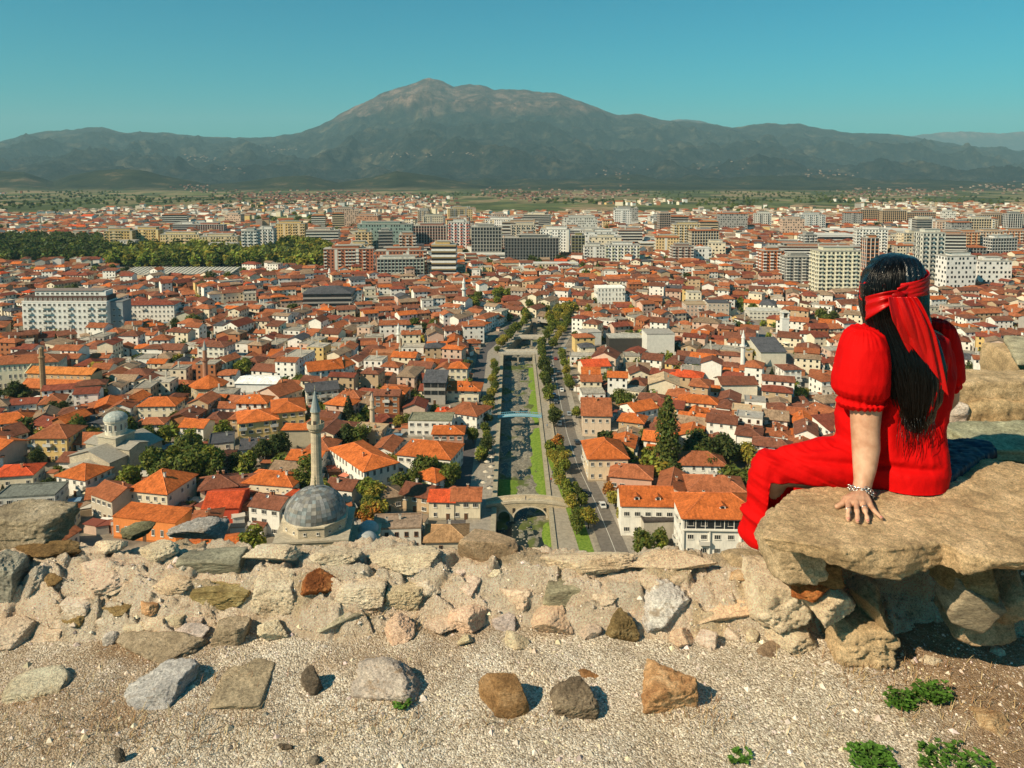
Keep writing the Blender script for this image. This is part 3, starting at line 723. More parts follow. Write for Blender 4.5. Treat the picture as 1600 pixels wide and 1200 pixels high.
# left bank far
hb(33, 608, 34, 14, 13, 3, 14, 'hip', (0.74, 0.69, 0.52), TERRA, 'cream three storey school with tall windows at the left edge', pitch=20, kinds='t', chim=1, dens=1.2)
hb(330, 572, 16, 12, 11, 4, -10, 'hip', (0.76, 0.72, 0.62), BROWN, 'white four storey house with dark side wall left of the brown minaret', pitch=16)
hb(345, 532, 9, 12, 10, 3, -6, 'hip', WHITE, SLATE, 'white and red fronted house with dark roof behind the brown minaret', pitch=20)
hb(310, 510, 13, 12, 9, 3, 82, 'gable', (0.48, 0.46, 0.36), BROWN, 'olive grey gabled block behind the brown minaret', pitch=20, gable_blank=1)
hb(225, 505, 42, 14, 13, 4, 3, 'hip', WHITE, DARKRED, 'long white building with two dark red roofs right of the large white apartment block', pitch=14, chim=2)
hb(62, 600, 0.1, 0.1, 0.1, 1, 0, 'flat', WHITE, WHITE, 'x', chim=0, wins=False) if False else None

# school-like long twin roofed hall (basilica) on the left
def basilica():
    f = G(82, 622); a = R(-6)
    root = thing('basilica', 'long basilica with stepped orange roofs and cream gable beside a slim tower', 'church', (f.x, f.y + 8, 0), a)
    L = 34
    b = MB(); b.box(2, 0, -1, L, 18, 6, (0.36, 0.24, 0.15)); b.box(2, 0, 5, L - 1, 8.4, 6, (0.60, 0.42, 0.24))
    b.prism([(-5, 10.9), (5, 10.9), (0, 14.2)], -L / 2 + 1.4, -L / 2 + 1.8, (0.74, 0.66, 0.42)); b.build('wall', 'plaster', root)
    V, Fs, t = roof_geo(L - 1, 8.4, 11, 'gable', R(26), 0.6); MB().add([(x + 2, y, z) for x, y, z in V], Fs, (0.6, 0.2, 0.05)).build('roof', 'roof_tile', root)
    b = MB()
    for s in (-1, 1):
        V = [(2 - L / 2, s * 4.2, 8.2), (2 + L / 2, s * 4.2, 8.2), (2 + L / 2, s * 9.6, 5.2), (2 - L / 2, s * 9.6, 5.2)]
        V += [(x, y, z - .25) for x, y, z in V]; b.add(V, [[0, 1, 2, 3][::(-s)], [4, 5, 6, 7][::s], [2, 3, 7, 6][::1], [0, 3, 7, 4], [1, 2, 6, 5]], (0.50, 0.15, 0.05))
    b.build('aisle_roof', 'roof_tile', root)
    for i in range(9):
        for z in (9.0,): link('window', WIN['s'], root, (-12 + i * 3.4, -4.22, z), 0)
    link('window', WIN['t'], root, (-L / 2 + 1.4, 0, 11.6), -math.pi / 2)
    claim(f.x + 2, f.y + 8, L, 20, a)
    f2 = G(69, 632)
    t = thing('tower', 'slim brown stone tower standing at the front of the basilica', 'tower', (f2.x, f2.y, 0))
    MB().lathe([(1.3, -1), (1.25, 22), (1.6, 22.3), (1.6, 22.8), (1.1, 22.9), (1.0, 26.5), (0.1, 27.5)], 8, 0, 0, (0.40, 0.27, 0.16)).build('shaft', 'masonry', t)
    claim(f2.x, f2.y, 4, 4, 0)
basilica()

# ------------------------------------------------------------------ the domed mosque and its minaret
def mosque():
    Y0 = 206; c = W(495, 815, Y0 + 1); x0 = c.x; zr = 15.0
    root = thing('domed_mosque', 'grey lead domed mosque on an octagonal drum, in front of the tallest stone minaret', 'mosque', (x0, Y0, 0), R(6))
    ST = (0.56, 0.47, 0.35)
    b = MB(); b.box(0, 0, -1, 19, 19, zr - 3.5 + 1, ST); b.box(0, 0, zr - 3.5, 19.8, 19.8, 0.5, (0.5, 0.44, 0.35)); b.build('wall', 'masonry', root)
    b = MB(); b.lathe([(9.0, zr - 3.0), (9.0, zr - 0.3), (9.35, zr - 0.3), (9.35, zr + 0.15), (8.5, zr + 0.35)], 8, 0, 0, (0.62, 0.54, 0.42), a0=R(22.5)); b.build('drum', 'masonry', root)
    for k in range(8):
        a = R(45 * k); rr = 9.0 * math.cos(R(22.5)) + 0.02
        for t in (-1.7, 1.7):
            link('window', WIN['s'], root, (rr * math.cos(a) - t * math.sin(a), rr * math.sin(a) + t * math.cos(a), zr - 2.2), a + math.pi / 2)
    # lead sheets in staggered courses
    rr = random.Random(3); b = MB(); n = 36; Rd = 8.4; nz = 12
    def pt(i, th):
        return (Rd * math.cos(th) * math.cos(i), Rd * math.cos(th) * math.sin(i), zr + 0.3 + Rd * 0.86 * math.sin(th))
    for j in range(nz):
        t0, t1 = math.pi / 2 * (j / nz) ** 1.0, math.pi / 2 * ((j + 1) / nz) ** 1.0
        m_ = n if j < 7 else (18 if j < 10 else 9)
        for i in range(m_):
            a0_, a1_ = 2 * math.pi * i / m_ + 0.004, 2 * math.pi * (i + 1) / m_ - 0.004
            g_ = rr.choice([0.22, 0.27, 0.18, 0.31, 0.15]); tint = rr.choice([(1.0, 1.02, 1.0), (1.05, 1.0, 0.9), (0.85, 0.98, 1.02), (1, 1, 1)])
            s_ = 1 + 0.0022 * (j % 2) + 0.001 * rr.random()
            q = [pt(a0_, t0), pt(a1_, t0), pt(a1_, t1 + 0.004), pt(a0_, t1 + 0.004)]
            q = [(x * s_, y * s_, zr + .3 + (z - zr - .3) * s_) for x, y, z in q]
            b.add(q, [[0, 1, 2, 3]], tuple(g_ * t for t in tint))
    b.lathe([(Rd - 0.05, zr + 0.25), (Rd * .98, zr + 0.5)], 36, 0, 0, (0.3, 0.3, 0.28))
    for j in range(14):
        pass
    b.build('dome', 'lead', root)
    MB().lathe([(0.25, zr + 8.0), (0.18, zr + 9.0), (0.4, zr + 9.3), (0.1, zr + 9.8), (0.25, zr + 10.1), (0.03, zr + 11)], 8, 0, 0, (0.25, 0.23, 0.15)).build('finial', 'lead', root)
    # portico with three small domes, on the right
    b = MB(); b.box(13.5, -2, -1, 8, 20, 8.5, ST); b.build('portico', 'masonry', root)
    for k in range(3):
        b = MB(); b.lathe([(3.0 * math.cos(t), 7.4 + 2.4 * math.sin(t)) for t in np.linspace(0, 1.5, 8)], 20, 14, -8 + k * 6.4, (0.4, 0.42, 0.42)); b.build('small_dome', 'lead', root, True)
    claim(x0 + 3, Y0, 28, 22, 0)
    # minaret
    p = W(494, 700, 222)
    mn = thing('minaret', 'tallest pale stone minaret with grey cone, rising behind the lead dome', 'minaret', (p.x, 222, 0))
    S2 = (0.66, 0.56, 0.42); b = MB(); n = 14
    b.lathe([(2.6, -1), (2.5, 14), (1.85, 17.5), (1.62, 20), (1.48, 32.6), (1.9, 33.2)], n, 0, 0, S2, cap=False); b.build('shaft', 'masonry', mn)
    b = MB(); b.lathe([(1.6, 32.7), (2.1, 33.3), (2.1, 33.6), (2.5, 34.0), (2.55, 34.35), (2.55, 35.5), (2.4, 35.5), (2.4, 34.4), (1.0, 34.38)], 20, 0, 0, (0.58, 0.49, 0.37), cap=False); b.build('balcony', 'masonry', mn)
    b = MB(); b.lathe([(1.3, 34.3), (1.22, 38.4), (1.5, 38.7), (1.5, 39.0)], n, 0, 0, S2); b.build('upper_shaft', 'masonry', mn)
    b = MB(); b.lathe([(1.55, 38.95), (0.9, 41.6), (0.3, 44.6), (0.06, 45.2)], n, 0, 0, (0.30, 0.34, 0.34)); b.build('spire', 'lead', mn)
    MB().lathe([(0.08, 45.1), (0.25, 45.5), (0.05, 45.9), (0.14, 46.2), (0.02, 46.9)], 6, 0, 0, (0.3, 0.28, 0.2)).build('finial', 'lead', mn)
    MB().box(0, -1.28, 34.5, 0.8, 0.1, 1.8, (0.08, 0.06, 0.05)).build('door', 'paint', mn)
    claim(p.x, 222, 8, 8, 0)
mosque()

def minaret(px, py_base, py_top, wpx, col, label, cone=(0.75, 0.73, 0.68), z0=0):
    p = G(px, py_base); Y = p.y; s = Y / F; hgt = (py_base - py_top) * s; r = wpx * s / 2
    mn = thing('minaret', label, 'minaret', (p.x, Y, z0)); n = 12
    MB().lathe([(r * 1.5, -1), (r * 1.4, hgt * .12), (r * 1.05, hgt * .18), (r * .95, hgt * .58), (r * 1.3, hgt * .6)], n, 0, 0, col, cap=False).build('shaft', 'plaster', mn)
    MB().lathe([(r * 1.0, hgt * .59), (r * 1.6, hgt * .61), (r * 1.65, hgt * .645), (r * 1.5, hgt * .645), (r * .8, hgt * .625)], n, 0, 0, col, cap=False).build('balcony', 'plaster', mn)
    MB().lathe([(r * .85, hgt * .62), (r * .8, hgt * .80), (r * 1.0, hgt * .81)], n, 0, 0, col).build('upper_shaft', 'plaster', mn)
    MB().lathe([(r * 1.02, hgt * .808), (r * .5, hgt * .9), (0.03, hgt)], n, 0, 0, cone).build('spire', 'lead', mn)
    claim(p.x, Y, r * 3, r * 3, 0)
    return p, hgt
MW = (0.80, 0.79, 0.74)
minaret(725, 482, 432, 6, MW, 'tall slim white minaret standing left of the far riverside trees')
minaret(623, 550, 503, 6, MW, 'white minaret in the middle of the old town beside a tree')
minaret(582, 676, 610, 8, (0.62, 0.5, 0.36), 'short tan minaret behind the large orange roofed complex', (0.5, 0.42, 0.34))
minaret(1160, 582, 513, 7, MW, 'slim white minaret right of centre, beside the blank concrete hall')
minaret(322, 612, 528, 8, (0.42, 0.22, 0.14), 'brown brick minaret rising from a small orange roofed mosque', (0.38, 0.38, 0.36))
minaret(1020, 357, 341, 3, MW, 'left of two far white minarets on the plain')
minaret(1030, 357, 341, 3, MW, 'right of two far white minarets on the plain')
minaret(515, 440, 418, 4, MW, 'small far white minaret in front of the brick apartment slab')
minaret(128, 378, 360, 3, MW, 'far thin minaret above the dark park trees at left')
p = G(322, 622); x_, y_ = p.x, p.y + 4
mb_ = thing('small_mosque', 'small stone mosque with eight sided orange tiled roof under the brown minaret', 'mosque', (x_, y_, 0)); claim(x_, y_, 16, 16, 0)
MB().lathe([(8, -1), (8, 6)], 8, 0, 0, (0.5, 0.42, 0.3), a0=R(22.5)).build('wall', 'masonry', mb_)
MB().lathe([(9.2, 5.7), (9.2, 6), (0.2, 10.2)], 8, 0, 0, ORANGE, a0=R(22.5)).build('roof', 'roof_tile', mb_)
for k in range(8):
    a = R(45 * k); 
    for t in (-1.6, 1.6): link('window', WIN['s'], mb_, (7.42 * math.cos(a) - t * math.sin(a), 7.42 * math.sin(a) + t * math.cos(a), 3), a + math.pi / 2)
# square white tower
p = G(1225, 532); tw = thing('clock_tower', 'square white tower with open belfry right of the slim white minaret', 'tower', (p.x, p.y, 0)); claim(p.x, p.y, 7, 7, 0)
b = MB(); b.box(0, 0, -1, 5.2, 5.2, 6, MW); b.box(0, 0, 5, 4.4, 4.4, 9.5, MW); b.box(0, 0, 14.5, 5.0, 5.0, .4, MW)
for sx_ in (-1, 1):
    for sy_ in (-1, 1): b.box(sx_ * 1.7, sy_ * 1.7, 14.9, .8, .8, 3.2, MW)
b.box(0, 0, 18.1, 5.0, 5.0, .5, MW); b.build('shaft', 'plaster', tw)
b = MB(); b.box(0, 0, 14.9, 2.6, 2.6, 3.2, (0.1, 0.08, 0.06)); b.build('belfry', 'plaster', tw)
MB().lathe([(3.2, 18.6), (0.1, 20.0)], 4, 0, 0, (0.5, 0.47, 0.4), a0=R(45)).build('roof', 'lead', tw)

# ------------------------------------------------------------------ domed church with grey roofs
def church():
    f = G(164, 742); a = R(-20)
    root = thing('domed_church', 'stone church with grey lead roofs, round windowed drum and dome', 'church', (f.x, f.y + 9, 0), a)
    claim(f.x, f.y + 5, 21, 32, a); root.scale = (1, 1, .8)
    ST = (0.56, 0.50, 0.40); LD = (0.34, 0.31, 0.26)
    def arm(w, d, h, pitch, turn, z=0):
        V, Fs = wall_geo(w, d, h, 'gable', R(pitch)); Vr, Fr, t = roof_geo(w, d, h, 'gable', R(pitch), 0.5)
        if turn: V = [(-y, x, zz) for x, y, zz in V]; Vr = [(-y, x, zz) for x, y, zz in Vr]
        return V, Fs, Vr, Fr
    b = MB(); r_ = MB()
    V, Fs, Vr, Fr = arm(24, 19, 8.5, 22, True); b.add(V, Fs, ST); r_.add(Vr, Fr, LD)
    b.build('wall', 'masonry', root); r_.build('roof', 'lead', root)
    b = MB(); r_ = MB(); V, Fs, Vr, Fr = arm(21, 8.5, 11.0, 20, False); b.add(V, Fs, ST); r_.add(Vr, Fr, LD)
    b.build('transept_wall', 'masonry', root); r_.build('transept_roof', 'lead', root)
    b = MB(); b.box(0, 0, 8, 8.6, 8.6, 7, ST); b.box(0, 0, 15, 9.4, 9.4, .5, (0.62, 0.56, 0.46)); b.build('crossing', 'masonry', root)
    b = MB(); b.lathe([(3.7, 15.5), (3.7, 21.5), (4.15, 21.6), (4.15, 22.2)], 16, 0, 0, (0.70, 0.64, 0.52)); b.build('drum', 'plaster', root)
    for k in range(12):
        q = R(30 * k + 15); link('window', WIN['t'], root, (3.72 * math.cos(q), 3.72 * math.sin(q), 17.6), q + math.pi / 2).scale = (0.8, 1, 1.5)
    b = MB(); b.lathe([(4.2 * math.cos(t), 22.2 + 3.4 * math.sin(t)) for t in np.linspace(0, 1.5, 9)], 16, 0, 0, (0.36, 0.40, 0.38), cols=lambda j, i: (0.36, 0.40, 0.38) if (i + j) % 3 else (0.45, 0.47, 0.43)); b.build('dome', 'lead', root)
    MB().box(0, 0, 25.5, .15, .15, 2.2, (0.3, 0.28, 0.2)).box(0, 0, 26.8, 1.0, .12, .15, (0.3, 0.28, 0.2)).build('cross', 'lead', root)
    b = MB(); r_ = MB()
    for cx_, rr, hh in ((0, 4.4, 6.5), (-6.4, 2.2, 4.8), (6.4, 2.2, 4.8)):
        b.lathe([(rr, -1), (rr, hh)], 14, cx_, -12, (0.62, 0.56, 0.45)); r_.lathe([(rr + .4, hh), (rr + .4, hh + .25), (0.1, hh + rr * .45)], 14, cx_, -12, LD)
        for q in (-140, -110, -90, -70, -40):
            if rr > 3: link('window', WIN['s'], root, (cx_ + rr * math.cos(R(q)), -12 + rr * math.sin(R(q)), 3.2), R(q) + math.pi / 2).scale = (0.8, 1, 1.7)
    b.build('apse', 'plaster', root); r_.build('apse_roof', 'lead', root)
church()

# ------------------------------------------------------------------ stone bridge and other bridges
def stone_bridge():
    Yb = 244; X0, X1 = -8.5, 19.0
    root = thing('stone_bridge', 'old stone arch bridge with one wide and smaller side arches over the river', 'bridge', (0, Yb, 0))
    xs = np.arange(X0, X1 + .01, 0.25); arches = [(-2.6, 1.9, -3.0, 1.0), (5.9, 5.3, -3.3, 0.68), (15.0, 1.1, -1.6, 1.0)]
    def top(x): return 0.35 + 1.55 * max(0, 1 - ((x - 5.2) / 13.5) ** 2)
    def bot(x):
        for c, r, z, k in arches:
            if abs(x - c) < r: return z + k * math.sqrt(r * r - (x - c) ** 2)
        return -5.5
    V = []; Fs = []; hw = 2.2
    xs = sorted(set([round(float(q), 3) for q in xs] + [round(c + s * (r - e), 3) for c, r, z, k in arches for s in (-1, 1) for e in (0.002, -0.002)]))
    for x in xs:
        V += [(x, -hw, bot(x)), (x, -hw, top(x)), (x, hw, top(x)), (x, hw, bot(x))]
    for i in range(len(xs) - 1):
        o = 4 * i; p_ = o + 4
        Fs += [[o, p_, p_ + 1, o + 1], [o + 1, p_ + 1, p_ + 2, o + 2], [o + 2, p_ + 2, p_ + 3, o + 3], [o + 3, p_ + 3, p_, o]]
    Fs += [[0, 1, 2, 3], [len(V) - 1, len(V) - 2, len(V) - 3, len(V) - 4]]
    MB().add(V, Fs, (0.56, 0.47, 0.34)).build('arch_wall', 'masonry', root)
    for s in (-1, 1):
        b = MB()
        for i in range(0, len(xs) - 1):
            a_, c_ = xs[i], xs[i + 1]
            if c_ - a_ < .05: continue
            V = [(a_, s * 2.2 - .2, top(a_) - .01), (c_, s * 2.2 - .2, top(c_) - .01), (c_, s * 2.2 + .2, top(c_) - .01), (a_, s * 2.2 + .2, top(a_) - .01)]
            V += [(x, y, z + .8) for x, y, z in V]; b.add(V, [[4, 5, 6, 7], [0, 1, 5, 4], [2, 3, 7, 6]], (0.62, 0.54, 0.42))
        b.build('parapet', 'masonry', root)
    for c, r, z, k in arches:
        b = MB(); nn = 24 if r > 3 else 12
        for i in range(nn):
            q0, q1 = math.pi * i / nn, math.pi * (i + .92) / nn
            V = []
            for yy in (-2.29, -2.1):
                for q in (q0, q1):
                    for rr in (r, r + .55): V.append((c + rr * math.cos(q), yy, z + k * rr * math.sin(q)))
            b.add(V, [[0, 1, 3, 2], [4, 6, 7, 5], [0, 4, 5, 1], [2, 3, 7, 6], [1, 5, 7, 3], [0, 2, 6, 4]], (0.66, 0.58, 0.46))
        b.build('arch_ring', 'plaster', root)
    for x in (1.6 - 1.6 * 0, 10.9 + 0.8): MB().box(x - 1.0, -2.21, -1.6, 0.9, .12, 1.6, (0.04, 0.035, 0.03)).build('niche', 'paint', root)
    claim(5, Yb, 30, 8, 0)
stone_bridge()
def footbridge():
    root = thing('footbridge', 'light blue metal footbridge crossing the river between the grass banks', 'bridge', (0, 331, 0))
    BL = (0.16, 0.42, 0.55); X0, X1 = -6.2, 13.0; n = 20
    zc = lambda x: 0.6 + 0.7 * (1 - ((x - 3.4) / 9.6) ** 2)
    b = MB(); xs = np.linspace(X0, X1, n + 1)
    for i in range(n):
        V = [(xs[i], -1.2, zc(xs[i])), (xs[i + 1], -1.2, zc(xs[i + 1])), (xs[i + 1], 1.2, zc(xs[i + 1])), (xs[i], 1.2, zc(xs[i]))]; V += [(x, y, z - .35) for x, y, z in V]
        b.add(V, [[0, 1, 2, 3], [7, 6, 5, 4], [0, 4, 5, 1], [2, 6, 7, 3]], (0.3, 0.42, 0.46))
    b.build('deck', 'paint', root)
    for s in (-1.25, 1.25):
        b = MB(); b.tube([(x, s, zc(x) + 1.1) for x in xs], [.09] * (n + 1), 5, BL); b.tube([(x, s, zc(x) - .1) for x in xs], [.2] * (n + 1), 5, BL)
        for x in xs: b.box(x, s, zc(x) - .1, .1, .1, 1.2, BL)
        b.build('railing', 'paint', root)
footbridge()
def slabbridge(Y, X0, X1, wd, label):
    root = thing('road_bridge', label, 'bridge', (0, Y, 0))
    b = MB(); b.box((X0 + X1) / 2, 0, 0.1, X1 - X0, wd, 0.75, (0.46, 0.42, 0.35)); b.build('deck', 'concrete', root)
    for s in (-1, 1):
        b = MB(); b.box((X0 + X1) / 2, s * (wd / 2 - .2), .85, X1 - X0, .2, .9, (0.55, 0.5, 0.42)); b.build('railing', 'concrete', root)
    MB().box((X0 + X1) / 2, 0, -5, 1.0, wd * .8, 5.1, (0.4, 0.37, 0.3)).build('pier', 'concrete', root)
slabbridge(446, -8, 15, 8, 'pale concrete road bridge, nearest flat bridge across the river')
slabbridge(486, 1, 24, 6, 'farther concrete bridge before the river bends into trees')
# ================================================================== APARTMENT BLOCKS
def block(px0, px1, pyt, pyb, wc, ac, st, label, style='win', depth=14, yaw=0, roofc=(0.4, 0.38, 0.34), top=None, cat='apartment block', side=None, name='apartment_block', attic=True):
    """block seen between px0..px1, roof line at pyt and foot at pyb"""
    f = G((px0 + px1) / 2, pyb); Y = f.y; s = Y / F
    pyt -= (pyb - pyt) * .12 if st > 3 else 0
    Wd = (px1 - px0) * s; a = R(yaw)
    depth = min(depth, Wd)
    w = (Wd - 0.0) / max(0.4, math.cos(a)) * 0.98 - depth * abs(math.sin(a)) * .8; hgt = (pyb - pyt) * s
    x, y = f.x - math.sin(a) * depth / 2, f.y + math.cos(a) * depth / 2
    root = thing(name, label, cat, (x, y, float(landz(x, y)) if y > 700 else 0), a); claim(x, y, w + 3, depth + 3, a)
    b = MB(); b.box(0, 0, -2, w, depth, hgt + 2, wc); b.build('wall', 'plaster', root)
    b = MB(); b.box(0, 0, hgt, w + .5, depth + .5, .5, roofc)
    rr = random.Random(int(px0 * 7 + pyb))
    if attic:
        k = rr.uniform(.5, .8); b.box(rr.uniform(-.08, .08) * w, 0, hgt + .5, w * k, depth * .6, 2.6, tuple(q * .9 for q in wc)); b.box(0, 0, hgt + 3.1, w * k + .6, depth * .66, .3, roofc)
        for q in range(int(w / 9)): b.box(rr.uniform(-.45, .45) * w, rr.uniform(-.3, .3) * depth, hgt + .5, 1.6, 1.4, rr.uniform(1, 4.0), (0.6, 0.57, 0.5))
    b.build('roof', 'concrete', root)
    if top: MB().add(*roof_geo(w, depth, hgt + .5, 'hip', R(18), .8)[:2], top).build('tiled_roof', 'roof_tile', root)
    sh = hgt / st; g = MB(); acc = MB()
    faces = [(0, w, depth / 2), (math.pi / 2 if x < 0 else -math.pi / 2, depth, w / 2)]
    for rz, ln, off in faces:
        cs, sn = math.cos(rz), math.sin(rz)
        def P(t, o, z): return (t * cs + (off + o) * sn, t * sn - (off + o) * cs, z)
        n = max(2, int(ln / 3.3)); bw = ln / n
        def slab(t, z, tw, th, out, col, mb, mat=0):
            c = P(t, out / 2 - .02, z); mb.box(c[0], c[1], c[2], tw if abs(cs) > .5 else out + .04, out + .04 if abs(cs) > .5 else tw, th, col, mat)
        for i in range(n):
            t = (i + .5) * bw - ln / 2
            typ = rr.random()
            for k in range(st):
                z = k * sh + sh * .28
                if style == 'win':
                    slab(t, z, bw * (.42 if typ < .6 else .6), sh * .5, .04, (.02,) * 3, g, 1)
                    if typ > .7: slab(t, k * sh + .05, bw * .9, sh * .32, .9, ac, acc)
                elif style == 'band':
                    slab(t, z, bw * 1.0, sh * .5, .04, (.02,) * 3, g, 1); 
                    if i == 0: slab(0, k * sh - .1, ln + .1, sh * .36, .5, ac, acc)
                elif style == 'grid':
                    slab(t, z - sh * .12, bw * .72, sh * .74, .04, (.02,) * 3, g, 1)
                    if k == 0: slab(t + bw / 2, 0, .5, hgt, .35, ac, acc)
                elif style == 'check':
                    if (i * 3 + k * 5 + int(typ * 3)) % 7 < 5: slab(t + rr.uniform(-.15, .15) * bw, z, bw * .5, sh * .52, .04, (.02,) * 3, g, 1)
                elif style == 'balc':
                    slab(t, z, bw * .5, sh * .55, .04, (.02,) * 3, g, 1)
                    if i % 2 == 0: slab(t, k * sh + .02, bw * .95, sh * .34, 1.2, ac, acc)
            if style == 'win' and i % 6 == 3: slab(t, 0.1, bw * .8, hgt - .2, .12, ac, acc)
    if g.f: tag(g.build('window_grid', ['paint', 'glass'], root), kind='stuff')
    if acc.f: tag(acc.build('facade_trim', 'plaster', root), kind='stuff')
    return root
W1, W2, BE, OC, BR, GL, TL = (0.80, 0.78, 0.74), (0.68, 0.66, 0.60), (0.66, 0.52, 0.34), (0.62, 0.42, 0.18), (0.42, 0.16, 0.09), (0.34, 0.33, 0.31), (0.24, 0.32, 0.29)
# the big white block at left is built with single windows
def white_block():
    f = G(103, 528); s = f.y / F; w = 134 * s; d = 14; hg = 58 * s; st = 6; a = R(0)
    root = thing('apartment_block', 'big white apartment block with dark attic storeys at left, nearest of the large blocks', 'apartment block', (f.x, f.y + d / 2, 0), a); claim(f.x + 3, f.y + d / 2, w + 12, d + 6, a)
    MB().box(0, 0, -2, w, d, hg + 2, W1).build('wall', 'plaster', root)
    b = MB(); b.box(0, .5, hg, w - 1, d - 2, 3.3, (0.10, 0.06, 0.05)); b.box(2, 1.5, hg + 3.3, w * .84, d - 5, 3.0, W1); b.box(0, 1.5, hg + 6.3, w * .86, d - 4, .5, (0.25, 0.2, 0.18)); b.box(0, 0, hg - .01, w + .4, d + .4, .35, W1); b.build('attic', 'plaster', root)
    b = MB(); b.box(w / 2 + 4, 3, -2, 8, 11, hg + 1, (0.30, 0.33, 0.35)); b.box(w / 2 + 4, 3, hg - 1, 8.4, 11.4, .5, (0.2, 0.2, 0.2)); b.build('side_wing', 'plaster', root)  # blue-grey wall colour has the shade of this side painted in
    n = 17; bw = w / n; sh = hg / st; bl = {1, 4, 5, 9, 13, 15, 16}
    bm = balc_mesh(bw * .94)
    for i in range(n):
        t = (i + .5) * bw - w / 2
        for k in range(st):
            link('window', WIN['b' if i in bl else 'a'], root, (t, -d / 2 - .01, k * sh + sh * .26), 0).scale = (1.35, 1, 1.25)
            if i in bl and k: link('balcony', bm, root, (t, -d / 2, k * sh + .1), 0)
        link('window', WIN['b'], root, (t, -d / 2 + 1.49, hg + .9), 0)
        if 1 < i < 15: link('window', WIN['b'], root, (t, -d / 2 + 3.99, hg + 4.0), 0)
    for i in range(2):
        for k in range(st - 1): link('window', WIN['b'], root, (w / 2 + 2.2 + i * 3.6, 3 - 5.51, k * sh + sh * .3), 0)
white_block()
